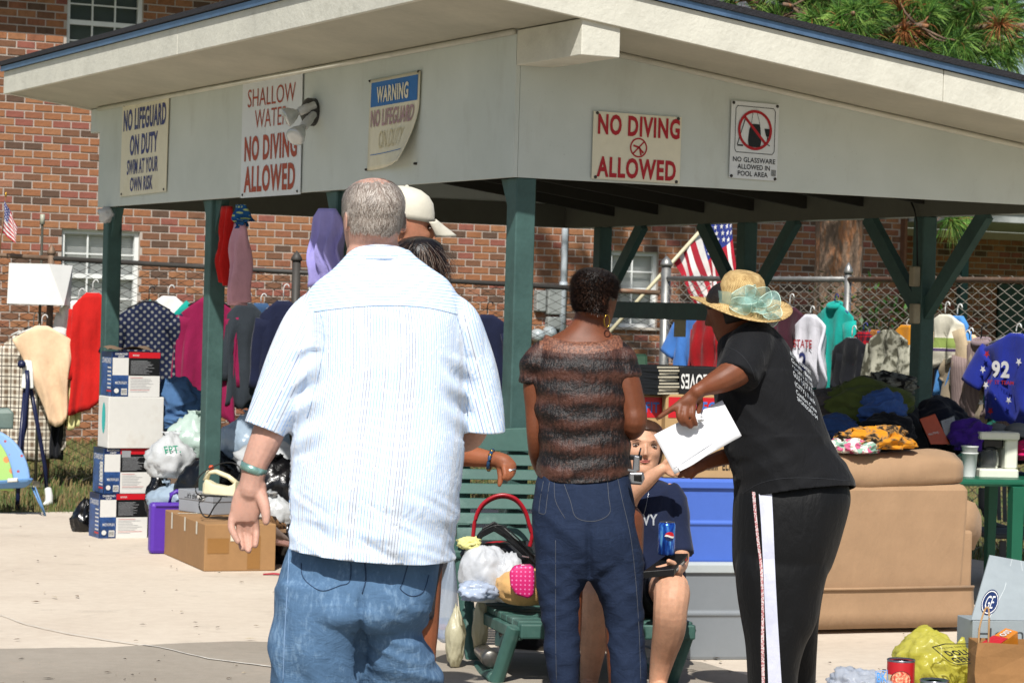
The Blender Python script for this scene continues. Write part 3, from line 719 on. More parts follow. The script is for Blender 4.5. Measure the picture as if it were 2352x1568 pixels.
# ------------------------------------------------------------------ flags
FLAGR = CLOTH('flag_red', '#a32030', 600, .3); FLAGW = CLOTH('flag_white', '#d7d4d0', 600, .3); FLAGB = CLOTH('flag_blue', '#28357a', 600, .3)
def flag(name, label, pole, polemat, P_, nrm, nstar, par_loc, pr=.012, tip=None, starr=.02):
    f = thing(name, label, 'flag', par_loc)
    mb = MB(); mb.tube(pole, pr, 10); mb.build('pole', polemat, f, True)
    if tip: mb = MB(); mb.lathe(pole[-1], pole[-1]-pole[0], [(pr*1.1, 0), (pr*1.6, pr*2), (pr*.9, pr*4), (.001, pr*7)], 10); mb.build('finial', tip, f, True)
    mb = MB()
    for k in range(13):
        a0, a1 = k/13, (k+1)/13; f0 = .4 if k >= 6 else 0.0
        def g(i, j, a0=a0, a1=a1, f0=0.0 if k < 6 else .4): return P_(f0+(1-f0)*i, a0+(a1-a0)*j)
        mb.grid(g, 20, 1, 0 if k % 2 == 0 else 1)
    mb.build('stripes', [FLAGR, FLAGW], f, True)
    mb = MB(); mb.grid(lambda i, j: P_(.4*i, 6/13+7/13*j), 10, 8); cn = mb.build('canton', FLAGB, f, True)
    mb = MB()
    for (a, b_) in nstar:
        c = P_(.4*a, 6/13+7/13*b_); ux = (P_(.4*a+.01, 6/13+7/13*b_)-c).normalized(); uy = (P_(.4*a, 6/13+7/13*b_+.01)-c).normalized()
        pts = []
        for q in range(10):
            r = starr*(1 if q % 2 == 0 else .42); t = math.pi*q/5+.3; pts.append(c+ux*r*math.cos(t)+uy*r*math.sin(t)+nrm*.004)
        pts.append(c+nrm*.004); mb.add(pts, [(q, (q+1) % 10, 10) for q in range(10)])
    mb.build('stars', FLAGW, cn)
    return f
# big flag tied to the fence corner: pole leans up to the right, cloth hangs from it
fd = 20.9
pa, pb = at(1398, 765, fd-.35), at(1690, 440, fd+.1)
h0, h1 = at(1546, 600, fd-.1), at(1676, 455, fd+.08)
def PF(f, h):
    top = h0.lerp(h1, h); fl2 = at(1597, 704, fd-.05)-at(1546, 600, fd-.1); drop = fl2.lerp(at(1700, 690, fd)-at(1676, 455, fd), h)
    wv = .035*math.sin(f*7+h*9)*f+.03*math.sin(h*15+f*3)
    return top+drop*f*1.0+V((wv*.5, wv, 0))
stars = [((i+.5*(j % 2)+.5)/5.6, (j+.5)/7) for j in range(7) for i in range(5)]
flag('national_flag', 'large stars and stripes flag draped from a white pole at the fence corner', [pa, pb], M('white_pole', '#c7bf9f', .4), PF, V((0, -1, 0)), stars, V((pa.x, pa.y, 0)), .016, None, .024)
fd2 = 20.7
qa, qb = at(-8, 640, fd2), at(13, 452, fd2)
g0, g1 = at(1, 530, fd2), at(11, 460, fd2)
def PG(f, h):
    top = g0.lerp(g1, h); drop = (at(36, 560, fd2)-at(1, 530, fd2)).lerp(at(40, 520, fd2)-at(11, 460, fd2), h)
    w = .02*math.sin(f*9+h*4); return top+drop*f+V((0, w, 0))
flag('small_flag', 'small stars and stripes flag on a gold-tipped stick above the left fence', [qa, qb], M('flag_stick', '#6e4f30', .5), PG, V((0, -1, 0)), [((i+.5)/4, (j+.5)/5) for i in range(4) for j in range(5)], V((qa.x, qa.y, qa.z)), .006, M('gold_tip', '#b58a2c', .3, metal=.8), .01)
# ------------------------------------------------------------------ pine tree
TX = at(1921, 600, 24.0); TX.z = -.05
tree = thing('pine_tree', 'pine tree with flaking orange-brown bark and long-needled boughs behind the pavilion', 'tree', TX)
m, nt, b = newmat('pine_bark'); co = nt.coord('Object', (1, 1, .35))
vn = nt.new('ShaderNodeTexVoronoi'); vn.inputs['Scale'].default_value = 14; nt.link(co, vn.inputs['Vector'])
c = nt.ramp(nt.noise(co, 8, 5, .65), [(.3, lin('#4b3c33')), (.52, lin('#75604f')), (.63, lin('#9a6844')), (.75, lin('#8a7666'))])
nt.link(c, b.inputs['Base Color']); b.inputs['Roughness'].default_value = .95
hh = nt.math('ADD', vn.outputs['Distance'], nt.noise(co, 30, 4)); nt.link(nt.bump(hh, 1.0, .03), b.inputs['Normal']); BARK = m
L = []
for k in range(34):
    z = k*.36; r0 = .255*(1-.022*k); ring = []
    for j in range(40):
        a = 2*math.pi*j/40; q = noise.noise(V((math.cos(a)*2.2, math.sin(a)*2.2, z*.9)))*.03+noise.noise(V((math.cos(a)*6, math.sin(a)*6, z*1.5)))*.02
        ring.append(TX+V((math.cos(a)*(r0+q)+.03*math.sin(z), math.sin(a)*(r0+q), z)))
    L.append(ring)
mb = MB(); mb.rings(L); mb.build('trunk', BARK, tree, True)
rs = random.Random(5)
NW = .0028
NEED = [M('needle_green', '#4f7a2e', .55, .25, 3, 0), M('needle_light', '#7b9a48', .55, .2, 3, 0), M('needle_dark', '#2f5226', .6, .25, 3, 0), M('needle_brown', '#8f5a33', .7, .25, 3, 0)]
vs = []; fs = []; mi = []
br = MB()
def tuft(c, d, n, ln, kinds):
    d = d.normalized(); x, y = ring_axes(d)
    for _ in range(n):
        a = rs.uniform(0, 6.283); sp = rs.uniform(.05, 1.0)**.7*1.25
        dr = (d*math.cos(sp)+(x*math.cos(a)+y*math.sin(a))*math.sin(sp)).normalized()
        o = c-d*rs.uniform(0, .12); l = ln*rs.uniform(.65, 1.1)
        mid = o+dr*l*.55; end = o+dr*l+V((0, 0, -.22*l*rs.uniform(.4, 1.4)))
        w = dr.cross(V((rs.uniform(-1, 1), rs.uniform(-1, 1), rs.uniform(-1, 1)))).normalized()*NW
        k = len(vs); vs.extend([o-w, o+w, mid+w*.8, end, mid-w*.8]); fs.append((k, k+1, k+2, k+3, k+4)); mi.append(rs.choices(range(4), kinds)[0])
def bough(p0, p1, n, spread, ln=.27, kinds=(5, 3, 3, .15), nn=130, tmin=.3):
    p0 = V(p0); p1 = V(p1); mid = p0.lerp(p1, .5)+V((0, 0, .25)); path = []
    for k in range(9):
        t = k/8; path.append(p0*(1-t)**2+mid*2*t*(1-t)+p1*t*t)
    br.tube(path, [.05*(1-k/9)+.012 for k in range(9)], 7)
    for k in range(n):
        t = rs.uniform(tmin, 1.0); b0 = path[min(8, int(t*8))]
        c = b0+V((rs.uniform(-1, 1)*spread, rs.uniform(-1, 1)*spread, rs.uniform(-.7, .6)*spread))
        br.tube([b0, b0.lerp(c, .6)+V((0, 0, -.03)), c], [.014, .009, .006], 5)
        kk = (0, .3, .2, 5) if rs.random() < .07 else kinds
        tuft(c, (c-b0)+(p1-p0).normalized()*.25+V((0, 0, .08)), nn, ln, kk)
tp = lambda z: V((TX.x, TX.y, z))
for (u, v, d, n) in ((2280, 20, 22.6, 26), (2130, 60, 22.2, 22), (1960, 30, 22.0, 22), (1800, 10, 22.6, 22), (1680, -10, 23.2, 18), (2330, 110, 22.9, 20), (2230, 90, 23.4, 16), (2050, -30, 23.0, 18), (1900, -40, 23.6, 16), (2360, -20, 23.6, 16), (1740, -60, 24, 14), (2400, 60, 22.6, 22), (2345, 60, 24.2, 18), (2380, 10, 25.5, 22), (2330, -20, 26, 22), (2350, 30, 24.5, 20), (2290, 70, 25, 18), (2180, 20, 25, 16), (1860, 50, 25, 14)):
    e = at(u, v, d); bough(tp(max(3.9, e.z-.9)), e, n, .42)
e = at(2225, 525, 23.0); bough(tp(3.3), e, 6, .2, .27, (5, 4, 2, .8), 150, .9)
NW = .009
for k in range(64):
    a = rs.uniform(0, 6.283); z = rs.uniform(6.2, 11.5); R_ = rs.uniform(1.0, 3.6)*(1.1-(z-6)/12)
    bough(tp(z-.4), tp(z)+V((math.cos(a)*R_+.1, math.sin(a)*R_*.9-.2, rs.uniform(-.1, .5))), 16, .6, .33, (5, 3, 3, .15), 70)
br.build('branch', BARK, tree, True)
o = link('crown', mesh(vs, fs, NEED, mi, False), tree)
# low shrub beyond the right fence
sh = thing('leafy_shrub', 'dark leafy shrub growing behind the right chain-link fence', 'shrub', at(2010, 800, 23.4))
vs2 = []; fs2 = []; mi2 = []; c0 = at(2010, 760, 23.4); base = V((c0.x, c0.y, 0)); stem = MB()
for k in range(60):
    a = rs.uniform(0, 6.283); r = rs.uniform(.1, .75); p = base+V((math.cos(a)*r, math.sin(a)*r*.6, rs.uniform(.3, 1.75)))
    if k < 16: stem.tube([base, base.lerp(p, .6)+V((0, 0, .1)), p], [.012, .008, .004], 5)
    for q in range(26):
        c = p+V((rs.gauss(0, .1), rs.gauss(0, .1), rs.gauss(0, .1))); d = V((rs.gauss(0, 1), rs.gauss(0, 1), rs.gauss(0, .6))).normalized(); w = d.cross(V((0, .3, 1))).normalized()*.018
        kk = len(vs2); vs2 += [c, c+d*.035+w, c+d*.085, c+d*.035-w]; fs2.append((kk, kk+1, kk+2, kk+3)); mi2.append(rs.randint(0, 1))
sh.location = base; WM[sh.name] = Matrix.Translation(base)
stem.build('stems', BARK, sh, True); link('foliage', mesh(vs2, fs2, [M('leaf_green', '#3d6a22', .5, .3, 4, 0), M('leaf_dark', '#26491b', .5, .3, 4, 0)], mi2, False), sh)
# ------------------------------------------------------------------ makers for clothes, bags, boxes
def PAT(name, kind, c0, c1, c2=None, sc=1.0):
    if name in MATS: return MATS[name]
    m, nt, b = newmat(name); co = nt.coord('Object'); sx = nt.new('ShaderNodeSeparateXYZ'); nt.link(co, sx.inputs[0])
    x, y, z = sx.outputs; A, B_, C_ = lin(c0), lin(c1), lin(c2 or c1)
    def stripe(v, per, duty): 
        return nt.math('LESS_THAN', nt.math('FRACT', nt.math('MULTIPLY', v, 1/per)), duty)
    if kind == 'plaid':
        a = stripe(x, .075*sc, .4); h = stripe(z, .085*sc, .4); t1 = stripe(nt.math('ADD', x, .026), .075*sc, .1); t2 = stripe(nt.math('ADD', z, .03), .085*sc, .1)
        f = nt.math('MULTIPLY', nt.math('ADD', a, h), .5); c = nt.mix(f, A, B_); c = nt.mix(nt.math('MAXIMUM', t1, t2), c, C_)
    elif kind == 'dots':
        def cell(v, off): return nt.math('SUBTRACT', nt.math('FRACT', nt.math('ADD', nt.math('MULTIPLY', v, 1/(.062*sc)), off)), .5)
        def d(o): 
            a, q = cell(x, o), cell(z, o); return nt.math('SQRT', nt.math('ADD', nt.math('MULTIPLY', a, a), nt.math('MULTIPLY', q, q)))
        dd = nt.math('MINIMUM', d(0), d(.5)); f = nt.math('LESS_THAN', dd, nt.math('ADD', .13, nt.math('MULTIPLY', nt.noise(co, 60, 2), .12)))
        c = nt.mix(f, A, B_)
    elif kind == 'vstripe': c = nt.mix(stripe(x, .02*sc, .5), A, B_)
    elif kind == 'hband':
        c = nt.mix(nt.math('MULTIPLY', nt.math('GREATER_THAN', z, -.42*sc), nt.math('LESS_THAN', z, -.33*sc)), A, B_); c = nt.mix(nt.math('MULTIPLY', nt.math('GREATER_THAN', z, -.45*sc), nt.math('LESS_THAN', z, -.425*sc)), c, C_)
    elif kind == 'camo':
        n1 = nt.noise(co, 13*sc, 3, .6, .4); c = nt.ramp(n1, [(.42, A), (.47, B_), (.55, C_)]); nt.n[-1] if False else None
    elif kind == 'paisley':
        vn = nt.new('ShaderNodeTexVoronoi'); vn.inputs['Scale'].default_value = 18*sc; nt.link(co, vn.inputs['Vector'])
        w = nt.math('FRACT', nt.math('MULTIPLY', vn.outputs['Distance'], 5)); c = nt.mix(nt.math('GREATER_THAN', w, .5), A, B_); c = nt.mix(nt.math('GREATER_THAN', nt.noise(co, 11*sc, 2), .57), c, C_)
    elif kind == 'floral':
        vn = nt.new('ShaderNodeTexVoronoi'); vn.inputs['Scale'].default_value = 20*sc; nt.link(co, vn.inputs['Vector'])
        c = nt.mix(nt.math('LESS_THAN', vn.outputs['Distance'], .42), A, B_); c = nt.mix(nt.math('GREATER_THAN', nt.noise(co, 14*sc, 3), .56), c, C_)
    nt.link(c, b.inputs['Base Color']); b.inputs['Roughness'].default_value = .85; b.inputs['Specular IOR Level'].default_value = .15
    nt.link(nt.bump(nt.noise(nt.coord('Object', (1, 1, .45)), 22, 4, .6, .6), .45, .012), b.inputs['Normal']); return m
HWHITE = M('hanger_white', '#cfd0cd', .35, .04, 3, 0); HBLACK = M('hanger_black', '#1c1c1e', .35, .05, 3, 0); HBLUE = M('hanger_blue', '#27306e', .35, .05, 3, 0)
def garment(name, label, cat, hook, n, w, L, mat_, sleeve=None, smat=None, hanger=HWHITE, drop=.1, flare=.05, seed=0, thick=.026, collar=None, slen=None, vneck=0, group=None, lean=0.0, legs=False):
    n = V((n[0], n[1], 0)).normalized(); rz = math.atan2(n.y, n.x)+math.pi/2
    g = thing(name, label, cat, hook, rz, group); r_ = random.Random(seed); ph = [r_.uniform(0, 6.28) for _ in range(6)]
    if sleeve is None and not legs and hanger is not None and cat in ('shirt', 'jacket', 'coat', 'top', 'cardigan') and seed not in (2, 4, 44): sleeve = 'long'
    NJ, NI = 36, 22; mb = MB(); LV = []
    for i in range(NI):
        f = i/(NI-1); ff = f*1.0
        if f < .1: hw = .055+(w/2-.055)*(f/.1)**.7
        else: hw = w/2*(1-.04*math.sin((f-.1)*3.3)+flare*(f-.1))
        if legs: hw = w/2*(1-.25*f)
        dp = thick*(.55+.7*min(1, f*3)); ring = []
        zc = -drop-L*ff
        for j in range(NJ):
            a = 2*math.pi*j/NJ; cx, sx = math.cos(a), math.sin(a)
            X = hw*math.copysign(abs(cx)**.75, cx); Y = dp*math.copysign(abs(sx)**.8, sx)
            fold = min(1, f*2.2)*(.03*math.sin(X*34/(w/.45)+ph[0]+f*1.2+1.5*noise.noise(V((X*4, f*3, seed))))+.016*abs(math.sin(X*41+ph[1]-f*2))+.008*math.sin(X*90+f*5)+.01*math.sin(f*9+ph[2]+X*8))
            X2 = X+.012*math.sin(f*8+ph[3])*f+lean*f; hem = (.03*math.sin(X*16+ph[4])+.018*math.sin(X*37+ph[5])+.2*X*math.sin(ph[3]))*(f**5)
            sl = -.36*max(0, abs(X)-.05)*(1-f)**5
            nz = vneck*math.exp(-(X/.05)**2) if (f < .12 and sx < 0) else 0
            ring.append(V((X2, Y+fold, zc+hem+sl-nz)))
        LV.append(ring)
    mb.rings(LV); o = mb.build('body' if not legs else 'trousers', mat_, g, True, True)
    if sleeve:
        ln = slen or (.56 if sleeve == 'long' else .2)
        for s in (-1, 1):
            p0 = V((s*(w/2-.04), 0, -drop-L*.08-.05-.2*(w/2-.05))); out = .1 if sleeve == 'long' else .12
            path = []; rr = []
            for k in range(9):
                t = k/8; path.append(p0+V((s*out*t**.7*(1 if sleeve == 'short' else .6)+lean*t*.6, -.02*math.sin(t*3+ph[5]), -ln*t))); rr.append((.07-.022*t)*(1+.08*math.sin(t*9+ph[2])) if sleeve == 'long' else .095-.005*t)
            mb = MB(); mb.tube(path, rr, 14, 0, True, .4, V((0, 1, 0))); mb.build('sleeve', smat or mat_, g, True, True)
    if collar and seed in (45, 57):
        mb = MB(); cp = []
        for k in range(17):
            a = 2*math.pi*k/16; cp.append(V((.07*math.cos(a), .036*math.sin(a), -drop-.004-.03*(1-math.sin(a))*.5)))
        mb.tube(cp, .013, 8, 0, False, 1.5); mb.build('collar', collar, g, True, True)
    if hanger:
        hp = [V((0, 0, -drop+.01)), V((0, 0, -.045))]+[V((.022-.022*math.cos(t), 0, -.045+.03*math.sin(t)+t*.004)) for t in (.5, 1.0, 1.6, 2.2, 2.8, 3.3)]
        mb = MB(); mb.tube(hp, .0045, 8); mb.tube([V((-w/2+.06, 0, -drop-.075)), V((-.04, 0, -drop-.005)), V((.04, 0, -drop-.005)), V((w/2-.06, 0, -drop-.075))], .007, 8)
        mb.build('hanger', hanger, g, True, True)
    return g
def blob_verts(sub, seed, amp=.12, fr=2.2, ridge=.1, rf=3.5, flat=None, neck=0.0, aniso=0.0):
    r0 = random.Random(seed); ax_ = V((r0.uniform(-1, 1), r0.uniform(-1, 1), r0.uniform(-.3, .8))).normalized()
    bm = bmesh.new(); bmesh.ops.create_icosphere(bm, subdivisions=sub, radius=1)
    vs = []; off = V((seed*3.1, seed*1.7, seed*.9))
    for v in bm.verts:
        d = v.co.normalized(); q = d*fr+off
        r = 1+amp*noise.fractal(q, 1.0, 2.0, 3)
        e = d-ax_*d.dot(ax_)*aniso; w_ = noise.noise_vector(d*1.3+off)*.25; rd = 1-abs(noise.noise((e+w_)*rf+off*1.3)); rd2 = 1-abs(noise.noise((e+w_)*rf*2.3-off))
        r += ridge*((rd**3)-.45)+ridge*(.18 if aniso else .45)*((rd2**3)-.45)
        if neck: az = math.atan2(d.y, d.x); r += .07*max(0, d.z+.3)*abs(math.sin(az*4.5+2*noise.noise(d*2+off)))
        p = d*r
        if neck and p.z > .35:
            t = (p.z-.35)/.65; s = 1-t*neck; p.x *= s; p.y *= s
        if flat is not None and p.z < flat: p.z = flat+(p.z-flat)*.08
        vs.append(p)
    fs = [tuple(v.index for v in f.verts) for f in bm.faces]; bm.free(); return vs, fs
def crumple(name, label, cat, c, r, mat_, seed=1, sub=4, amp=.14, ridge=.14, rf=3.2, neck=0.0, flat=-.75, knot=None, rz=0.0, group=None, fr=1.6, parent=None, aniso=0.0):
    c = V(c); vs, fs = blob_verts(sub, seed, amp, fr, ridge, rf, flat, neck, aniso)
    R_ = Matrix.Rotation(rz, 3, 'Z'); base = c+V((0, 0, r[2]*(flat if flat is not None else -1)))
    pts = [R_ @ V((p.x*r[0], p.y*r[1], p.z*r[2]))+c for p in vs]
    if parent is not None: return link(name, mesh(pts, fs, mat_), parent)
    g = thing(name, label, cat, base, 0, group)
    o = link('bag_body' if knot else 'folds', mesh(pts, fs, mat_), g)
    if knot:
        k = c+V((0, 0, r[2]*.93)); mb = MB(); r2 = random.Random(seed)
        for s in range(2):
            a = r2.uniform(0, 6.28); d = V((math.cos(a), math.sin(a), .8)).normalized(); x, y = ring_axes(d)
            pts = []
            for j in range(7):
                t = j/6; wv = .02+knot*.5*t; q = k+d*knot*t; pts.append([q-x*wv+y*.012*math.sin(j*2.1), q+y*.02*math.cos(j*1.7), q+x*wv+y*.012*math.sin(j*1.3+1)])
            b0 = len(mb.v)
            for row in pts: mb.v += row
            for j in range(6):
                for i in range(2): q = b0+j*3+i; mb.f.append((q, q+1, q+4, q+3)); mb.mi.append(0)
        o2 = mb.build('knot', mat_, g, True); sm = o2.modifiers.new('s', 'SOLIDIFY'); sm.thickness = .002
    return g
def cloth_heap(name, label, cat, c, r, mat_, seed, rz=0.0, group=None, sub=4, fold=.22, flat=-.6, fr=1.3):
    return crumple(name, label, cat, c, r, mat_, seed, max(sub, 5), .2, fold*1.1, 1.9, 0, flat, None, rz, group, fr, None, .85)
def ppm(d): return d/F
# ------------------------------------------------------------------ clothes along the left fence
def hkL(u, v, off=.16):
    p = at(u, v, 20.85); t = (p.x-FLa.x)/(FC.x-FLa.x); y = FLa.y+(FC.y-FLa.y)*t-off; return at(u, v, y)
NF = V((0.04, -1, 0)); CLG = 'clothes hung along the left fence'
k20 = 20.7/F
def GL(name, label, u, vh, vt, vb, wpx, mat_, off=.16, cat='shirt', n=NF, **kw):
    return garment(name, label, cat, hkL(u, vh, off), n, wpx*k20, (vb-vt)*k20, mat_, drop=(vt-vh)*k20, group=CLG, **kw)
PLAIDB = PAT('plaid_brown', 'plaid', '#cfc8b8', '#6b5a4a', '#3e3530'); PEACH = CLOTH('peach_cotton', '#d7b795'); DOTN = PAT('navy_dots', 'dots', '#161d35', '#6d6e6c')
WHITEC = CLOTH('white_cotton', '#d2d1cd'); REDC = CLOTH('red_knit', '#b01712'); MAG = CLOTH('magenta_wool', '#7a0f3c'); CHAR = CLOTH('charcoal_cloth', '#2a3036'); DENIML = CLOTH('blue_denim', '#2f4a6b'); BLACKC = CLOTH('black_cloth', '#101218'); YEL = CLOTH('pale_yellow', '#d6cf92'); TEAL = CLOTH('teal_fleece', '#0f8d80'); NAVY = CLOTH('navy_cloth', '#141a33')
GL('flannel_shirt', 'brown and white plaid flannel shirt hanging at the far left', 78, 715, 750, 1055, 135, PLAIDB, .14, sleeve='long', flare=.25, seed=1, collar=PLAIDB)
GL('peach_shirt', 'peach shirt on a white hanger in front of the plaid flannel', 97, 720, 748, 965, 145, PEACH, .3, seed=2, collar=PEACH, flare=-.8, lean=.14)
GL('black_trousers', 'black trousers hanging low beside the plaid flannel shirt', 138, 790, 800, 1050, 42, BLACKC, .12, cat='trousers', seed=3, hanger=None, legs=True)
GL('yellow_shirt', 'pale yellow shirt seen edge-on beside the peach shirt', 172, 745, 770, 985, 36, YEL, .2, seed=4, hanger=HBLACK, flare=-.2, n=V((.9, -.6, 0)))
GL('white_shirt', 'white shirt on a white hanger left of the red shirt', 182, 660, 690, 830, 90, WHITEC, .15, seed=5, flare=-.1)
GL('red_shirt', 'bright red shirt hanging left of the first green post', 214, 640, 672, 935, 92, REDC, .26, seed=6, flare=.1)
GL('dotted_shirt', 'navy shirt with a pattern of pale medallions on a dark hanger', 343, 655, 690, 915, 132, DOTN, .24, seed=7, hanger=HBLACK, sleeve='short', slen=.3, collar=DOTN, vneck=.06)
GL('white_blouse', 'white and teal blouse showing behind the navy medallion shirt', 388, 652, 680, 800, 70, WHITEC, .12, seed=8, sleeve='short', smat=TEAL)
GL('magenta_coat', 'magenta wool coat hanging behind the second green post', 482, 655, 682, 960, 130, MAG, .22, cat='coat', seed=9, flare=.02, hanger=HBLACK)
GL('charcoal_jacket', 'charcoal jacket hanging right of the magenta coat', 565, 668, 695, 925, 86, CHAR, .2, cat='jacket', seed=10, sleeve='long', slen=.5, hanger=HWHITE)
GL('denim_shirt', 'blue denim shirt tucked between the charcoal jacket and the black top', 600, 672, 696, 945, 70, DENIML, .13, seed=11)
GL('black_pullover', 'black top on a white hanger at the end of the left rail', 652, 650, 690, 960, 110, NAVY, .24, cat='top', seed=12, hanger=HWHITE, collar=BLACKC)
GL('navy_jacket', 'dark navy jacket hanging between the big man and the corner post', 1120, 690, 722, 930, 120, NAVY, .24, cat='jacket', seed=13, hanger=HBLACK, sleeve='long')
# clothes hung inside the eaves
def GE(name, label, u, v0, v1, d, w, mat_, cat, **kw): return garment(name, label, cat, at(u, v0, d), kw.pop('n', V((-.8, -.6, 0))), w, (v1-v0)*d/F-.02, mat_, drop=.02, hanger=None, group='garments hung from the pavilion beam', **kw)
GE('red_trousers', 'bright red trousers hanging from the beam beside the second green post', 521, 466, 658, 15.0, .12, REDC, 'trousers', seed=20, legs=True, thick=.03)
GE('pink_cardigan', 'pink cardigan with a white cuff hanging from the beam', 551, 505, 705, 14.9, .13, CLOTH('pink_knit', '#b98d9a'), 'cardigan', seed=21, thick=.035, flare=-.3)
GE('starry_scarf', 'blue scarf with pale stars hung above the pink cardigan', 553, 462, 522, 14.82, .1, PAT('blue_stars', 'dots', '#1d4f86', '#9fb07a', sc=.55), 'scarf', seed=22, thick=.02)
GE('lavender_shirt', 'lavender shirt hanging from the beam behind the big man', 752, 470, 660, 13.3, .17, CLOTH('lavender_cotton', '#8d87c0'), 'shirt', seed=23, flare=.7, n=V((-.5, -.85, 0)))
c = at(243, 492, 16.75); crumple('tied_plastic_bag', 'scrap of white plastic bag tied at the top of the end post', 'bag', c, (.05, .04, .05), PLASTICBAG('white_bag', '#cfd2d3'), 31, 3, .3, .2, 3, 0, None)
# ------------------------------------------------------------------ clothes along the right fence
def hkR(u, v, off=.15): return onplane(u, v, FC-ER*off, ER)
CRG = 'clothes hung along the right fence'
def GRt(name, label, u, vh, vt, vb, w, mat_, off=.15, cat='shirt', n=None, **kw):
    h = hkR(u, vh, off); k = h.y/F
    return garment(name, label, cat, h, n or (NL+V((.12*math.sin(u*.7), -.08, 0))), w, (vb-vt)*k, mat_, drop=max(.03, (vt-vh)*k), group=CRG, **kw)
BLUEC = CLOTH('sky_blue_cotton', '#3f72b8'); REDD = CLOTH('deep_red_cotton', '#8f0f17'); MAROON = CLOTH('maroon_knit', '#3c1a26'); JERS = CLOTH('jersey_white', '#cdcdd6'); TEALJ = CLOTH('teal_corduroy', '#129a8f')
GRt('blue_tee', 'sky blue T-shirt hanging above the stacked books', 1590, 700, 722, 880, .42, BLUEC, sleeve='short', seed=40)
GRt('red_shirt', 'deep red shirt hanging between the blue T-shirt and the woman in the hat', 1622, 700, 725, 880, .4, REDD, .2, seed=41, hanger=HBLACK)
GRt('navy_trousers', 'navy trousers hanging behind the hat wearer, beside the deep red shirt', 1650, 730, 745, 890, .25, NAVY, .12, cat='trousers', legs=True, seed=42, hanger=None)
GRt('maroon_shirt', 'maroon shirt on a white hanger half hidden by the hat wearer', 1815, 672, 705, 880, .46, MAROON, .2, seed=43, collar=MAROON)
j = GRt('white_jersey', 'white basketball jersey with red letters beside the teal jacket', 1862, 700, 722, 893, 0.36, JERS, .34, seed=44, hanger=HWHITE, flare=.1)
GRt('teal_jacket', 'teal corduroy jacket with a big collar on the right fence', 1918, 672, 695, 905, 0.46, TEALJ, .18, cat='jacket', seed=45, hanger=HBLUE, collar=TEALJ, sleeve='long', flare=.12)
GRt('black_jacket', 'black jacket with a red plaid lining right of the teal jacket', 1958, 745, 775, 905, 0.36, BLACKC, .25, cat='jacket', seed=46)
GRt('plaid_shirt', 'red and dark plaid shirt right of the black jacket', 1984, 738, 762, 890, 0.26, PAT('plaid_red', 'plaid', '#9c1722', '#2a1a24', '#1a2030', .8), .2, seed=47, hanger=HBLUE)
GRt('blue_shirt', 'dull blue shirt showing between red plaid and brown paisley', 1994, 752, 775, 890, 0.2, CLOTH('dull_blue', '#2d3a72'), .12, seed=48, hanger=None)
GRt('paisley_shirt', 'brown paisley shirt left of the camouflage shirt', 2008, 735, 757, 880, 0.28, PAT('paisley_brown', 'paisley', '#8a5530', '#b0793f', '#3b4a78'), .16, seed=49, hanger=HBLACK)
GRt('camo_shirt', 'grey camouflage shirt hanging on the right fence', 2042, 728, 757, 878, 0.42, PAT('camo_grey', 'camo', '#4d4c40', '#77776a', '#a09f90', 1.0), .22, seed=50, hanger=HBLACK, collar=PAT('camo_grey', 'camo', '#4d4c40', '#77776a', '#a09f90'))
GRt('mustard_shirt', 'mustard yellow shirt hanging left of the dark back post', 2083, 730, 746, 895, 0.3, CLOTH('mustard_cotton', '#b97a16'), .12, seed=51)
GRt('white_pullover', 'white long-sleeved top with a green chest band right of the back post', 2172, 690, 722, 835, 0.36, PAT('white_green_band', 'hband', '#cfcbbb', '#7d8f4d', '#54456a', .75), .26, cat='top', seed=52, sleeve='long', smat=CLOTH('beige_cotton', '#b7a588'), slen=.42)
GRt('beige_trousers', 'beige trousers hanging below the white banded top', 2165, 795, 805, 915, 0.24, CLOTH('beige_cotton', '#b7a588'), .16, cat='trousers', legs=True, seed=53, hanger=None)
GRt('blue_pullover', 'light blue top with orange trim beside the white banded top', 2200, 695, 725, 905, 0.24, CLOTH('light_blue', '#4a86c4'), .2, cat='top', seed=54, lean=-.12, flare=-.4)
GRt('taupe_coat', 'taupe and black coat hanging open beside the light blue top', 2218, 755, 782, 895, 0.34, CLOTH('taupe_cloth', '#8d806c'), .22, cat='coat', seed=55, flare=.35)
GRt('peach_blouse', 'peach top squeezed in behind the taupe coat', 2226, 750, 768, 880, 0.24, PEACH, .1, cat='top', seed=56)
GRt('mauve_cardigan', 'mauve ribbed cardigan hanging left of the blue star shirt', 2255, 742, 778, 960, 0.42, PAT('mauve_rib', 'vstripe', '#8b7a77', '#7d6d6b', sc=1), .22, cat='cardigan', seed=57, hanger=HBLACK, collar=CLOTH('mauve', '#86757a'), flare=.1)
GRt('teal_shirt', 'teal shirt seen edge-on beside the blue star shirt', 2283, 770, 790, 965, 0.24, CLOTH('bright_teal', '#149c97'), .15, seed=58, hanger=None, flare=.3)
b92 = GRt('star_shirt', 'royal blue shirt with white stars and the number 92 at the right edge', 2335, 740, 765, 965, .6, CLOTH('royal_blue', '#1c2a86'), .24, seed=59, sleeve='short', flare=.05, hanger=HWHITE, collar=CLOTH('royal_blue', '#1c2a86'))
def on_chest(g, name, fn, mats):
    mb = MB(); P_ = lambda a, b_: V((-.2+.4*a, -.05, -.1-.5*b_)); fn(mb, P_); return mb.build(name, mats, g, False, True)
JR, JB, JW = CLOTH('print_red', '#a01c26', 600, .1), CLOTH('print_blue', '#24306f', 600, .1), CLOTH('print_white', '#d0cfd0', 600, .1)
on_chest(j, 'lettering', lambda mb, P_: (put_text(mb, 'STATE', P_, (.2, .3, .72, .42), .03, 0), put_text(mb, '2', P_, (.36, .48, .58, .74), .03, 1)), [JR, JB])
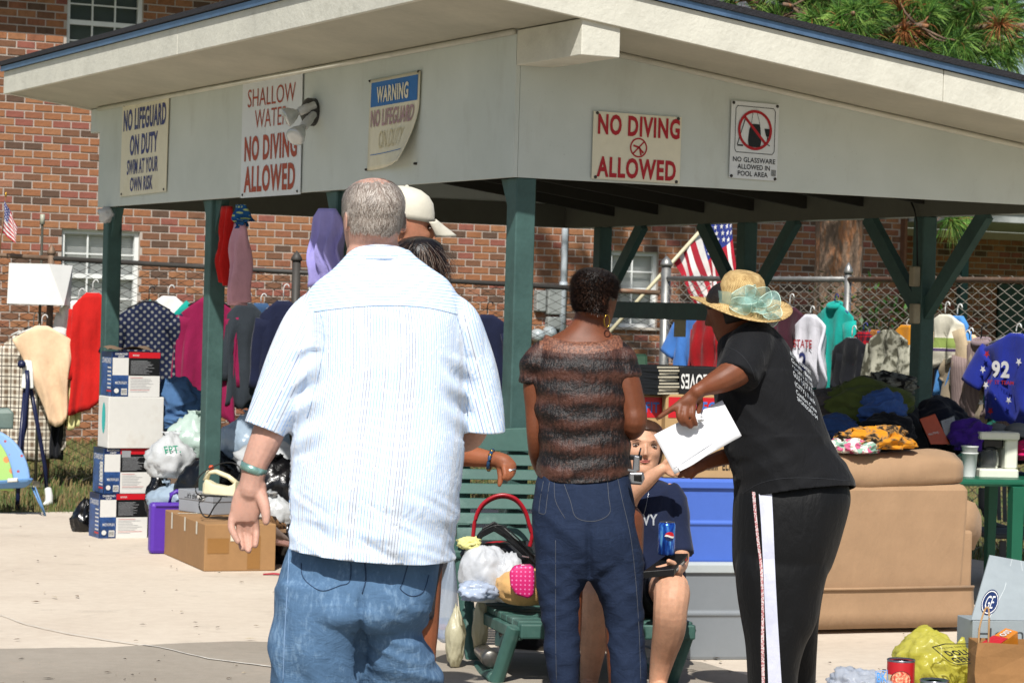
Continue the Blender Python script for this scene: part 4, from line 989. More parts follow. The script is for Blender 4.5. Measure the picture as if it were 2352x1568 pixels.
on_chest(b92, 'lettering', lambda mb, P_: (put_text(mb, '92', P_, (.1, .3, .5, .52), .04, 1), put_text(mb, 'FIRST TEAM', P_, (.02, .55, .6, .6), .01, 0)), [JR, JW])
for a, b_, m_ in ((-.02, .22, 0), (-.1, .42, 1), (-.02, .62, 1), (-.12, .85, 1), (.16, .78, 1), (.1, .95, 0), (.5, .8, 1), (.7, .3, 1)):
    def fst(mb, P_):
        pts = [P_(a+(.07 if q % 2 == 0 else .03)*math.cos(q*.628+.3), b_+(.055 if q % 2 == 0 else .024)*math.sin(q*.628+.3)) for q in range(10)]; mb.add(pts+[P_(a, b_)], [(q, 10, (q+1) % 10) for q in range(10)])
    on_chest(b92, 'star', fst, [JR, JW][m_])
# ------------------------------------------------------------------ lamp, swing, bouncer (far left)
lp = at(92, 700, 20.68); lp.z = -.02
lm = thing('floor_lamp', 'floor lamp with a white box-shaped shade behind the peach shirt', 'lamp', lp)
sh_ = M('lampshade_white', '#cfcfca', .7, .05, 4, .1)
def sp(u, v, dd): return at(u, v, 20.68+dd)
fr_ = [sp(21, 604, -.12), sp(112, 606, -.14), sp(167, 610, .05), sp(75, 606, .08)]; bo_ = [sp(16, 697, -.14), sp(147, 701, -.16), sp(162, 702, .06), sp(30, 697, .1)]
mb = MB(); mb.rings([bo_, fr_]); o = mb.build('shade', sh_, lm)
mb = MB(); mb.tube([lp, V((lp.x, lp.y, at(90, 650, 20.68).z))], .012, 8); mb.build('pole', M('lamp_pole', '#5d5a50', .4, metal=.5), lm, True)
mb = MB(); mb.lathe(lp, (0, 0, 1), [(.15, 0), (.15, .015), (.05, .03), (.015, .05)], 20); mb.build('base', MATS['lamp_pole'], lm, True)
NAVYM = M('navy_tube', '#1b2140', .35, .08, 5, 0); SWW = M('swing_white', '#cfd0c8', .4, .05, 4, .05); LBLUE = M('light_blue_plastic', '#5c86b4', .45, .1, 4, .05)
d0 = 18.7; sw = thing('baby_swing', 'baby swing frame with navy legs and a white pivot housing', 'swing', gnd(90, 1157))
t0 = at(63, 848, d0)
mb = MB(); mb.rings([[at(u, v, d0+dd) for u, v, dd in r] for r in ([(48, 892, -.06), (77, 892, -.06), (77, 892, .06), (48, 892, .06)], [(52, 850, -.05), (76, 852, -.05), (76, 852, .05), (52, 850, .05)], [(56, 826, -.03), (73, 828, -.03), (73, 828, .03), (56, 826, .03)])]); mb.build('pivot_housing', SWW, sw, bevel=.008)
mb = MB(); mb.lathe(at(51, 836, d0-.06), (0, -1, 0), [(.028, 0), (.03, .03), (.001, .04)], 14); mb.build('pivot_knob', NAVYM, sw, True)
for pts in ([(70, 890, 0), (88, 985, .05), (104, 1075, .1), (108, 1128, .13)], [(58, 890, 0), (48, 1000, -.1), (44, 1060, -.15), (40, 1170, -.3)], [(62, 850, -.06), (64, 880, -.07), (58, 980, -.1), (50, 1040, -.14)]):
    mb = MB(); mb.tube([at(u, v, d0+dd) for u, v, dd in pts], .016, 10); mb.build('leg', NAVYM, sw, True)
mb = MB(); mb.tube([at(110, 1122, d0+.13), at(113, 1140, d0+.1), at(112, 1155, d0), at(102, 1157, d0-.08)], [.026, .03, .03, .012], 10); mb.build('foot_cap', SWW, sw, True)
d1 = 17.9; bc = thing('baby_bouncer', 'blue baby bouncer seat with a lime green patterned pad at the left edge', 'bouncer', gnd(20, 1185))
m, nt, b = newmat('lime_pad'); co = nt.coord(); vn = nt.new('ShaderNodeTexVoronoi'); vn.inputs['Scale'].default_value = 13; nt.link(co, vn.inputs['Vector'])
nt.link(nt.mix(nt.math('LESS_THAN', vn.outputs['Distance'], .3), lin('#9fc06a'), lin('#cf8a52')), b.inputs['Base Color']); b.inputs['Roughness'].default_value = .85; LIME = m
m, nt, b = newmat('blue_pad'); co = nt.coord(); vn = nt.new('ShaderNodeTexVoronoi'); vn.inputs['Scale'].default_value = 16; nt.link(co, vn.inputs['Vector'])
nt.link(nt.mix(nt.math('LESS_THAN', vn.outputs['Distance'], .16), lin('#7fa3cf'), lin('#a5525a')), b.inputs['Base Color']); b.inputs['Roughness'].default_value = .85; BPAD = m
def seatback(us, ue, off):
    out = []
    for k in range(13):
        t = k/12; a = math.pi*(t*.5); out.append((us+(ue-us)*math.sin(a), 985+(1110-985)*(1-math.cos(a)), off))
    return out
o_ = seatback(-30, 70, 0); mb = MB()
mb.rings([[at(u, v, d1-.02) for u, v, _ in o_]+[at(-60, 1110, d1-.02), at(-60, 985, d1-.02)], [at(u, v, d1+.07) for u, v, _ in o_]+[at(-60, 1110, d1+.07), at(-60, 985, d1+.07)]]); mb.build('padded_rim', BPAD, bc, bevel=.02)
o_ = seatback(-30, 32, 0); mb = MB()
mb.rings([[at(u, v+18, d1-.05) for u, v, _ in o_]+[at(-60, 1118, d1-.05), at(-60, 1003, d1-.05)], [at(u, v+18, d1-.021) for u, v, _ in o_]+[at(-60, 1118, d1-.021), at(-60, 1003, d1-.021)]]); mb.build('seat_pad', LIME, bc, bevel=.01)
mb = MB(); mb.rings([[at(u, v, d1+dd) for u, v, dd in r] for r in ([(-60, 1125, -.2), (60, 1120, -.2), (60, 1118, .1), (-60, 1122, .1)], [(-60, 1108, -.26), (80, 1098, -.26), (80, 1096, .12), (-60, 1104, .12)])]); mb.build('seat_shell', LBLUE, bc, bevel=.03)
mb = MB(); mb.rings([[at(u, v, d1+dd) for u, v, dd in r] for r in ([(16, 1108, -.262), (42, 1106, -.262), (42, 1096, -.262), (16, 1098, -.262)], [(19, 1106, -.285), (39, 1105, -.285), (39, 1099, -.285), (19, 1100, -.285)])]); mb.build('clip', SWW, bc, bevel=.004)
for pts in ([(74, 1118, -.15), (88, 1150, -.2), (104, 1183, -.15)], [(80, 1118, -.1), (92, 1148, -.1), (104, 1183, -.15)], [(-20, 1118, 0), (-25, 1183, 0)]):
    mb = MB(); mb.tube([at(u, v, d1+dd) for u, v, dd in pts], .007, 8); mb.build('wire_leg', LBLUE, bc, True)
mb = MB(); mb.rings([[at(u, v, d1+dd) for u, v, dd in r] for r in ([(-40, 985, .1), (30, 985, .1), (30, 985, .25), (-40, 985, .25)], [(-40, 950, .1), (32, 948, .1), (32, 948, .25), (-40, 950, .25)], [(-40, 938, .12), (20, 936, .12), (20, 936, .22), (-40, 938, .22)])]); mb.build('headrest', M('grey_green_plastic', '#5f6f68', .5), bc, bevel=.012)
# ------------------------------------------------------------------ box stack
def corner_box(name, label, cat, corner, w, dep, h, mat_, ax=ER, ay=EL, group=None, part='box_body', bev=.004):
    c = V(corner); t = thing(name, label, cat, c+ax*w/2+ay*dep/2, 0, group)
    mb = MB(); mb.hexa([c, c+ax*w, c+ax*w+ay*dep, c+ay*dep]+[p+UP*h for p in (c, c+ax*w, c+ax*w+ay*dep, c+ay*dep)]); mb.build(part, mat_, t, bevel=bev)
    FP = face_map(c+UP*h, c+ax*w+UP*h, c, -ay, .0022); LP_ = face_map(c+ay*dep+UP*h, c+UP*h, c+ay*dep, -ax, .0022); TP = face_map(c+ay*dep+UP*h, c+ax*w+ay*dep+UP*h, c+UP*h, UP, .0022)
    return t, FP, LP_, TP
WBOX = M('white_card', '#c9c8c3', .6, .06, 3, .15, dirt=('#a89a86', .4, 5)); PB = M('print_photo_blue', '#2c4a7d', .4, .8, 11, 0); PBD = M('print_dark_blue', '#16264d', .4, .5, 16, 0); PK = M('print_black', '#121315', .4, .1, 8, 0); PR = M('print_red_box', '#b31722', .4, .06, 8, 0); PWH = M('print_white_box', '#cbcac6', .45, .04, 6, 0); PG = M('print_grey_text', '#8b8d90', .5, .1, 10, 0)
c4 = gnd(228, 1236); SG = 'boxes in the stack at the left'
def glove_box(label, corner, w, dep, h, worn=False, sticker=False):
    t, FP, LP_, TP = corner_box('glove_box', label, 'box', corner, w, dep, h, PK, group=SG)
    mb = MB()
    quad(mb, FP, (.0, 0, .335, .13), 5); quad(mb, FP, (.0, .13, .335, .52), 2); quad(mb, FP, (.0, .52, .335, 1), 0)
    quad(mb, FP, (.335, 0, 1, .13), 1); quad(mb, FP, (.34, .53, 1, 1), 2)
    P2 = lambda a, b_: FP(a, b_)-EL*.0012
    put_text(mb, 'DIAMOND', P2, (.05, .02, .31, .065), .01, 2); put_text(mb, 'GRIP', P2, (.11, .075, .24, .12), .01, 2)
    put_text(mb, 'MICROFLEX', P2, (.06, .66, .31, .72), .01, 2)
    disc2d(mb, P2, (.09, .87), .05, .055, 14, 2); quad(mb, P2, (.19, .82, .31, .96), 2)
    for k in range(7): quad(mb, lambda a, b_: FP(a, b_)-EL*.002, (.2+k*.015, .84, .207+k*.015, .94), 4)
    for k in range(12):
        q = .19+k*.026; quad(mb, P2, (.38, q, .38+random.uniform(.3, .5), q+.009), 3)
    for k in range(10):
        q = .57+k*.035; quad(mb, P2, (.38, q, .38+random.uniform(.25, .52), q+.008), 1 if k in (0, 8) else 3)
    put_text(mb, 'MICROFLEX', P2, (.42, .05, .56, .09), .01, 2)
    if sticker: quad(mb, lambda a, b_: FP(a, b_)-EL*.003, (.36, .05, .55, .2), 3); 
    mb.build('front_print', [PB, PR, PWH, PG, PK, PBD], t)
    mb = MB(); quad(mb, LP_, (0, 0, 1, 1), 0); P3 = lambda a, b_: LP_(a, b_)-ER*.0012
    quad(mb, P3, (.0, .0, .95, .12), 2); put_text(mb, 'STANDARD', P3, (.1, .14, .9, .26), .01, 1)
    for k in range(6): quad(mb, P3, (.6, .34+k*.09, .92, .37+k*.09), 1)
    quad(mb, P3, (.65, .3, .9, .75), 1) if sticker else None
    quad(mb, P3, (.55, .86, .95, .9), 3); mb.build('side_print', [PB, PWH, PBD, PR], t)
    if worn:
        mb = MB(); TPf = lambda a, b_: TP(a, b_)
        def flap(a, b_):
            p = TP(a, b_); e = abs(b_-.5)*2; return p+UP*(.012*math.sin(a*9+b_*4)*e+.012*e+.012)
        mb.grid(flap, 12, 6); mb.build('torn_flaps', M('card_inside', '#6d5a48', .8, .2), t)
    return t
h4 = .284; w4 = .318; d4 = .215
glove_box('printed glove carton at the bottom of the box stack, standing on the concrete', c4, w4, d4, h4)
c3 = c4+ER*.028+EL*.02+UP*(h4+.002); glove_box('printed glove carton third from the top, just under the plain white box', c3, w4-.005, d4+.01, h4+.005, sticker=True)
c2 = c3+ER*.012-EL*.02+UP*(h4+.007); t, FP, LP_, TP = corner_box('white_box', 'plain white carton with a turquoise oval on its side in the box stack', 'box', c2, .37, .21, .33, WBOX, group=SG)
mb = MB(); disc2d(mb, LP_, (.55, .42), .16, .3, 28); mb.build('oval_logo', M('turquoise_print', '#2fa9a4', .5), t)
c1 = c2+ER*.022+EL*.01+UP*.332; glove_box('printed glove carton with torn flaps on top of the box stack', c1, w4, d4+.01, .285, worn=True)
BLKBAG = PLASTICBAG('black_bag', '#0b0b0d', 0, .22, 0.0); WBAG = PLASTICBAG('white_bag', '#cfd2d3'); BLBAG = PLASTICBAG('blue_tint_bag', '#a9bccd'); GRBAG = PLASTICBAG('green_tint_bag', '#c2d6cc')
BG = 'bags heaped under the pavilion'
crumple('trash_bag', 'limp black bag peeking out left of the box stack', 'bag', at(186, 1200, 16.6)+V((.02, .1, .0)), (.1, .1, .14), BLKBAG, 3, 4, .3, .2, 2.5, .6, -.8)
def heap_bag(label, u, v, ru, rv, d, mat_, seed, bag='plastic_bag', neck=.35, dep=None, flat=-.7, knot=.06, ridge=.16):
    c = at(u, v, d); k = d/F; return crumple(bag, label, 'bag', c, (ru*k, dep or min(.19, ru*k*.8), rv*k), mat_, seed, 4, .18, ridge, 3.0, neck, flat, knot, group=BG)
heap_bag('shiny black trash bag squeezed between the box stack and the purple case', 366, 1150, 30, 66, 16.0, BLKBAG, 4, 'trash_bag', .3)
heap_bag('big shiny black trash bag behind the electric iron', 490, 1128, 84, 86, 15.6, BLKBAG, 5, 'trash_bag', .2)
heap_bag('shiny black trash bag half hidden behind the big man\'s left arm', 625, 1138, 78, 88, 15.15, BLKBAG, 6, 'trash_bag', .2)
EPT = heap_bag('white printed shopping bag on the heap beside the box stack', 392, 1056, 54, 56, 15.7, WBAG, 7)
heap_bag('pale green shopping bag left of the second green post', 442, 1014, 54, 62, 15.95, GRBAG, 8)
heap_bag('pale blue shopping bag right of the second green post', 582, 1012, 72, 62, 15.65, BLBAG, 9)
heap_bag('white shopping bag behind the big man\'s wristband', 620, 1056, 74, 48, 15.3, WBAG, 10)
heap_bag('bluish white bag lying behind the purple case', 395, 1150, 56, 36, 15.6, BLBAG, 11)
heap_bag('white bag with grey print lower down behind the big man\'s hand', 630, 1178, 40, 40, 14.9, WBAG, 12, flat=-.9)
mb = MB(); lt = M('green_print', '#2c8a6d', .5); PE = face_map(at(372, 1025, 15.575), at(412, 1022, 15.575), at(376, 1042, 15.575), V((0, -1, 0)), 0)
put_text(mb, 'EPT.', PE, (.1, 0, 1, 1), .02); o = mb.build('lettering', lt, EPT)
# brown bin with jeans on top
c = at(395, 1000, 16.6); z1 = at(395, 968, 16.6).z
bn = thing('brown_bin', 'brown bin holding a heap of blue jeans beside the dotted shirt', 'bin', V((c.x, c.y, 0)))
mb = MB(); mb.rings([[V((c.x+a*w, c.y+q*w*.7, z)) for a, q in ((-1, -1), (1, -1), (1, 1), (-1, 1))] for w, z in ((.14, 0), (.17, z1-.02), (.185, z1-.02), (.185, z1))]); mb.build('bin_body', M('brown_plastic', '#6a584a', .6), bn, bevel=.01)
cloth_heap('jeans_heap', 'heap of blue jeans on the brown bin behind the box stack', 'jeans', V((c.x, c.y, z1+.12)), (.19, .15, .16), CLOTH('jeans_light', '#3f5f86'), 14, flat=-.72)
cloth_heap('folded_jeans', 'pair of jeans hanging over the front edge of the brown bin', 'jeans', V((c.x-.02, c.y-.1, z1+.0)), (.17, .08, .06), CLOTH('jeans_light', '#3f5f86'), 15, flat=-.9)
# ------------------------------------------------------------------ purple case, carton, shoebox, iron
PUR = M('purple_plastic', '#4f2c96', .4, .08, 4, .2, 50)
c = gnd(344, 1272); ax = V((.95, .3, 0)).normalized(); ay = V((-.3, .95, 0)).normalized()
pc = thing('purple_case', 'purple plastic carrying case standing behind the brown carton', 'case', c+ax*.2)
mb = MB(); mb.hexa([c, c+ax*.4, c+ax*.4+ay*.1, c+ay*.1]+[p+UP*.31 for p in (c, c+ax*.4, c+ax*.4+ay*.1, c+ay*.1)]); mb.build('case_body', PUR, pc, bevel=.022)
hc = c+ay*.05+UP*.3; mb = MB(); mb.tube([hc+ax*.12, hc+ax*.13+UP*.06, hc+ax*.16+UP*.075, hc+ax*.26+UP*.075, hc+ax*.29+UP*.06, hc+ax*.3], .014, 8); mb.build('handle', PUR, pc, True)
mb = MB(); mb.bar(c+ax*.03+UP*.29-ay*.003, c+ax*.37+UP*.29-ay*.003, .006, .008); mb.build('lid_seam', M('purple_seam', '#3a2070', .5), pc)
CARD = M('cardboard', '#94714b', .85, .1, 3, .3, 40, .002, dirt=('#7a5a3a', .3, 4)); TAPE = M('masking_tape', '#c9c3b2', .6, .05, 6, .1); PTAPE = M('packing_tape', '#8a6438', .3, .05, 6, .05)
c = gnd(468, 1312); ay = V((-.357, .934, 0)).normalized(); ax = V((.934, .357, 0)).normalized()
cb, FP, LP_, TP = corner_box('brown_carton', 'long brown cardboard carton with strips of tape, under the shoebox', 'box', c, .42, 1.02, .27, CARD, ax, ay, bev=.006)
for Pm, r in ((FP, (.36, .03, .44, .36)), (TP, (.36, .93, .44, .998)), (LP_, (.2, 0, .235, .36)), (LP_, (.52, 0, .555, .3)), (LP_, (.8, 0, .835, .27)), (TP, (.02, .3, .98, .33))):
    mb = MB(); quad(mb, Pm, r); mb.build('tape_strip', TAPE, cb)
for r in ((.04, .3, .34, .62), (.6, .25, .78, .95)):
    mb = MB(); quad(mb, FP, r); mb.build('packing_tape', PTAPE, cb)
sb0 = gnd(410, 1172, .272); sb1 = gnd(520, 1187, .272); ax = (sb1-sb0).normalized(); ay = V((-ax.y, ax.x, 0))
sbx, FP, LP_, TP = corner_box('shoe_box', 'grey shoebox with a round black S emblem on top of the brown carton', 'box', sb0, .35, .21, .085, M('grey_card', '#8b8f95', .45, .06, 4, .05), ax, ay)
mb = MB(); q = sb0-ax*.004-ay*.004+UP*.075; mb.hexa([q, q+ax*.358, q+ax*.358+ay*.218, q+ay*.218]+[p+UP*.058 for p in (q, q+ax*.358, q+ax*.358+ay*.218, q+ay*.218)]); mb.build('lid', MATS['grey_card'], sbx, bevel=.003)
FL2 = face_map(q+UP*.058, q+ax*.358+UP*.058, q, -ay, .002); mb = MB()
put_text(mb, "...it's the", FL2, (.2, .25, .55, .85), .01, 0, .3); disc2d(mb, FL2, (.68, .55), .13, .42, 28, 1); ring2d(mb, lambda a, b_: FL2(a, b_)-ay*.001, (.68, .55), .36, .4, 28, 0, .31); put_text(mb, 'S', lambda a, b_: FL2(a, b_)-ay*.002, (.61, .25, .75, .85), .05, 0, .2)
mb.build('lettering', [PK, PWH], sbx)
# electric iron
ic = gnd(465, 1140, .272+.134)+V((0, .06, 0)); ia = V((.92, -.38, 0)).normalized(); ib = V((.38, .92, 0)); CRM = M('iron_cream', '#cfc7a6', .35, .05, 4, 0)
zt_ = .272+.1345; ic.z = zt_
ir = thing('electric_iron', 'cream electric iron with an orange knob and black cord on the shoebox', 'iron', ic+ia*.12)
def isec(x, z, w): return [ic+ia*x+ib*y+UP*z for y in (-w, -w*.6, w*.6, w)]
mb = MB(); sole = [(-.02, 0), (.0, .03), (.06, .05), (.16, .055), (.23, .055)]
L = []
for x, w in sole: L.append([ic+ia*x-ib*w+UP*.002, ic+ia*x+ib*w+UP*.002, ic+ia*x+ib*w+UP*.014, ic+ia*x-ib*w+UP*.014])
mb.rings(L); mb.build('sole_plate', M('iron_sole', '#8b8d90', .3, metal=.8), ir)
mb = MB(); L = []
for x, w, z0, z1 in ((-.005, .012, .012, .07), (.02, .032, .012, .1), (.07, .045, .012, .075), (.16, .05, .012, .062), (.2, .05, .012, .075), (.225, .045, .012, .1)):
    L.append([ic+ia*x-ib*w+UP*z0, ic+ia*x+ib*w+UP*z0, ic+ia*x+ib*w*.75+UP*z1, ic+ia*x-ib*w*.75+UP*z1])
mb.rings(L); mb.build('iron_body', CRM, ir, bevel=.008)
mb = MB(); mb.tube([ic+ia*.01+UP*.09, ic+ia*.03+UP*.14, ic+ia*.08+UP*.145, ic+ia*.16+UP*.12, ic+ia*.215+UP*.085], [.02, .02, .017, .017, .018], 10, 0, True, .8); mb.build('handle', CRM, ir, True)
mb = MB(); mb.lathe(ic+ia*.045+UP*.15, (0, 0, 1), [(.014, 0), (.015, .02), (.01, .03)], 12); mb.build('knob', M('orange_knob', '#c4441a', .4), ir, True)
cq = [ic+ia*.22+UP*.1, ic+ia*.24+UP*.16, ic+ia*.19+UP*.2, ic+ia*.1+UP*.19, ic+ia*.0+UP*.12-ib*.05, ic-ia*.01+UP*.02-ib*.07, ic+ia*.1+UP*.008-ib*.085, ic+ia*.17+UP*.006-ib*.1, ic+ia*.14-UP*.05-ib*.125, ic+ia*.1-UP*.11-ib*.125, ic+ia*.06-UP*.09-ib*.125, ic+ia*.04-UP*.03-ib*.122, ic+ia*.08+UP*.008-ib*.09, ic+ia*.2+UP*.012-ib*.08]
def smooth_path(P_, n=6):
    out = []; P_ = [P_[0]]+P_+[P_[-1]]
    for i in range(1, len(P_)-2):
        a, b_, c_, d_ = P_[i-1:i+3]
        for k in range(n):
            t = k/n; out.append(.5*((2*b_)+(c_-a)*t+(2*a-5*b_+4*c_-d_)*t*t+(3*b_-a-3*c_+d_)*t**3))
    out.append(P_[-2]); return out
mb = MB(); mb.tube(smooth_path(cq), .0045, 6); mb.build('cord', M('black_cord', '#141414', .45), ir, True)
# shoes beside the carton, red strap on the ground
def shoe(label, p, ang, m_up, m_sole, sc=1.0, tilt=0.0):
    t = thing('sneaker', label, 'shoe', p, ang, 'shoes beside the brown carton'); mb = MB(); L = []
    for x, w, h in ((-.14, .01, .02), (-.13, .034, .06), (-.09, .038, .085), (-.04, .038, .08), (.02, .042, .062), (.08, .046, .05), (.12, .04, .042), (.145, .012, .03)):
        L.append([V((x, -w, .022)), V((x, w, .022)), V((x, w*.8, h*.8)), V((x, w*.35, h+.012)), V((x, -w*.35, h+.012)), V((x, -w*.8, h*.8))])
    mb.rings(L); mb.build('upper', m_up, t, True, True); mb = MB(); L = []
    for x, w in ((-.145, .012), (-.13, .038), (-.04, .036), (.08, .05), (.13, .04), (.152, .012)): L.append([V((x, -w, 0)), V((x, w, 0)), V((x, w, .026)), V((x, -w, .026))])
    mb.rings(L); mb.build('sole', m_sole, t, False, True, bevel=.004); t.rotation_euler[1] = tilt; return t
cg = gnd(636, 1300); shb = crumple('black_bag_of_shoes', 'low black bag of shoes to the right of the brown carton', 'bag', cg+V((.06, .25, .15)), (.15, .2, .2), BLKBAG, 16, 4, .2, .15, 3, .2, -.75)
shoe('pink ridged sneaker lying on the black bag beside the carton', at(634, 1248, 14.75), 1.2, CLOTH('zebra_shoe', '#6a5346'), M('pink_sole', '#b98f86', .6), 1, .2)
shoe('white sneaker on the heap just right of the shoebox', at(632, 1190, 14.9), .4, M('white_leather', '#cdccc8', .5), M('white_sole', '#cdccc8', .5), 1, .1)
shoe('leopard print shoe between the white and the pink sneaker', at(637, 1222, 14.85), .9, PAT('leopard', 'paisley', '#8f6a48', '#2a2018', sc=3), M('tan_sole', '#8b6f55', .6), 1, .1)
mb = MB(); p = gnd(604, 1318, .006); mb.tube([p, p+V((.06, .01, .004)), p+V((.13, -.015, .002)), p+V((.2, .02, .002))], [.008, .012, .01, .006], 8, 0, True, .5); one(mb.build('red_strap', M('red_leather', '#9c1f33', .5), None, True), 'red strap lying on the concrete beside the big man\'s jeans', 'strap')
# ------------------------------------------------------------------ green resin bench
BG_ = M('bench_green_resin', '#36574f', .55, .16, 4, .2, 50, .002, dirt=('#7d938c', .35, 5))
bx = V((.985, .175, 0)).normalized(); by = V((-.175, .985, 0))          # along the seat, towards the back
SZ = .27; BLn = .74
f0 = gnd(1140, 1566); r0 = gnd(1082, 1516)
bench = thing('garden_bench', 'green slatted resin garden bench piled with bags', 'bench', f0.lerp(r0, .5)+bx*BLn/2)
def bench_side(o, name='side_frame'):
    def q(u, v, d): return at(u, v, d)+o
    rear_b, rear_t = q(1090, 1518, 11.12), q(1058, 1268, 11.25); fr_b, fr_t = q(1140, 1556, 10.46), q(1182, 1438, 10.42); arm_b = q(1030, 1236, 11.75)
    mb = MB(); mb.tube([rear_b, rear_b.lerp(rear_t, .5)+by*.02, rear_t], [.042, .038, .036], 8, 0, True, .8); mb.build('leg', BG_, bench, bevel=.006)
    mb = MB(); mb.tube([rear_b-UP*.02-bx*.0, fr_b-UP*.0], [.04, .04], 8, 0, True, .7); mb.build('runner', BG_, bench, bevel=.006)
    mb = MB(); mb.tube([fr_b-UP*.02, fr_t], [.034, .036], 8, 0, True, .9); mb.build('leg', BG_, bench, bevel=.006)
    c = rear_t+UP*.005; mb = MB(); mb.hexa([c-bx*.06-by*.05-UP*.03, c+bx*.035-by*.05-UP*.03, c+bx*.035+by*.55-UP*.0, c-bx*.06+by*.55-UP*.0, c-bx*.06-by*.05+UP*.012, c+bx*.035-by*.05+UP*.012, c+bx*.035+by*.55+UP*.05, c-bx*.06+by*.55+UP*.05]); mb.build('armrest', BG_, bench, bevel=.012)
    return fr_t
bench_side(V((0, 0, 0))); bench_side(bx*BLn)
s0 = at(1096, 1384, 11.1); s1 = at(1192, 1420, 10.42); zz = (s0.z+s1.z)/2; s0.z = zz; s1.z = zz
n_sl = 7; dv = (s1-s0)
for k in range(n_sl):
    a = s0+dv*(k/n_sl+.006); b_ = s0+dv*((k+1)/n_sl-.012)
    mb = MB(); mb.hexa([a-UP*.03, b_-UP*.03, b_+bx*BLn-UP*.03, a+bx*BLn-UP*.03, a, b_, b_+bx*BLn, a+bx*BLn]); mb.build('seat_slat', BG_, bench, bevel=.006)
mb = MB(); a = s1-UP*.07+dv.normalized()*.004; mb.hexa([a, a+dv.normalized()*.03, a+dv.normalized()*.03+bx*BLn, a+bx*BLn]+[p+UP*.062 for p in (a, a+dv.normalized()*.03, a+dv.normalized()*.03+bx*BLn, a+bx*BLn)]); mb.build('apron', BG_, bench, bevel=.008)
mb = MB(); mb.bar(s0-UP*.055, s1-UP*.055, .04, .05); mb.build('seat_rail', BG_, bench, bevel=.006)
for (v0, v1) in ((993, 1034), (1042, 1067), (1076, 1100), (1109, 1133), (1143, 1167), (1177, 1202), (1211, 1240)):
    t = (1240-(v0+v1)/2)/250; d = 11.14+.24*t; a = at(1050, v1, d); b_ = at(1050, v0, d+.02); th = by*.022
    mb = MB()
    if v0 < 1000:
        nseg = 12; L = []
        for k in range(nseg+1):
            x = bx*BLn*k/nseg; hgt = .028*math.sin(math.pi*k/nseg); L.append([a+x, b_+x+UP*hgt, b_+x+UP*hgt+th, a+x+th])
        mb.rings(L)
    else: mb.hexa([a, a+bx*BLn, a+bx*BLn+th, a+th, b_, b_+bx*BLn, b_+bx*BLn+th, b_+th])
    mb.build('back_slat', BG_, bench, bevel=.004)
for x in (.0, BLn*.5, BLn-.06):
    a = at(1050, 1330, 11.2)+bx*x; b_ = at(1050, 1000, 11.41)+bx*x; mb = MB(); mb.hexa([a, a+bx*.06, a+bx*.06+by*.03, a+by*.03, b_, b_+bx*.06, b_+bx*.06+by*.03, b_+by*.03]); mb.build('back_upright', BG_, bench, bevel=.004)
# ------------------------------------------------------------------ things on and under the bench
SBAG = PLASTICBAG('bench_white_bag', '#d3d6da', .0, .3, .3)
BP = 'bags on the green bench'
def pblob(name, label, cat, u, v, ru, rv, d, mat_, seed, dep=None, **kw):
    k = d/F; return crumple(name, label, cat, at(u, v, d), (ru*k, dep or ru*k*.8, rv*k), mat_, seed, **kw)
pblob('white_plastic_bag', 'lumpy white plastic shopping bag on the bench seat', 'bag', 1112, 1322, 58, 68, 10.85, SBAG, 21, .11, sub=5, amp=.1, ridge=.06, rf=1.7, neck=-.05, flat=-.85, group=BP)
pblob('white_plastic_bag', 'twisted end of a white plastic bag resting on the seat edge', 'bag', 1095, 1358, 42, 24, 10.7, PLASTICBAG('bluish_bag', '#b9c6da'), 22, .07, sub=4, amp=.25, ridge=.25, rf=2.6, flat=-.8, group=BP)
pblob('white_plastic_bag', 'smaller white plastic bag leaning on the pink pouch', 'bag', 1165, 1330, 36, 62, 10.82, SBAG, 23, .08, sub=4, amp=.12, ridge=.2, flat=-.8, group=BP)
BEI = CLOTH('beige_canvas', '#c39a62', 700, .3); PNK = None
m, nt, b = newmat('pink_dotted'); co = nt.coord('Object', (55, 55, 55)); sx = nt.new('ShaderNodeSeparateXYZ'); nt.link(co, sx.inputs[0])
fx = nt.math('SUBTRACT', nt.math('FRACT', sx.outputs[0]), .5); fz = nt.math('SUBTRACT', nt.math('FRACT', sx.outputs[2]), .5)
dd = nt.math('SQRT', nt.math('ADD', nt.math('MULTIPLY', fx, fx), nt.math('MULTIPLY', fz, fz)))
nt.link(nt.mix(nt.math('LESS_THAN', dd, .2), lin('#c01464'), lin('#d872a6')), b.inputs['Base Color']); b.inputs['Roughness'].default_value = .6; PNK = m
pblob('beige_bag', 'beige canvas bag slumped on the right of the bench seat', 'bag', 1208, 1350, 72, 46, 10.74, BEI, 24, .1, sub=4, amp=.1, ridge=.08, rf=2.2, flat=-.8)
out = [(1182, 1302), (1196, 1299), (1226, 1299), (1228, 1330), (1226, 1366), (1214, 1376), (1184, 1366), (1172, 1345), (1170, 1320), (1174, 1308)]
pk = thing('pink_pouch', 'hot pink dotted pouch leaning on the beige bag', 'pouch', at(1200, 1376, 10.58))
mb = MB(); mb.prism([at(u, v, 10.56) for u, v in out], V((0, .045, .006))); mb.build('pouch_body', PNK, pk, True, bevel=.012)
mb = MB(); mb.tube([at(1178, 1303, 10.575), at(1200, 1297, 10.575), at(1226, 1298, 10.575)], .003, 6); mb.build('zip', M('zip_metal', '#8a8a8c', .35, metal=.8), pk, True)
BLEATH = M('black_leather', '#111214', .4, .1, 10, .3, 90); RLEATH = M('red_handle_leather', '#8f1420', .3, .08, 6, .1)
pu = thing('black_handbag', 'slouching black handbag with strap behind the white bags', 'handbag', at(1150, 1310, 11.0))
vs, fs = blob_verts(4, 25, .1, 1.2, .14, 2.0, -.8)
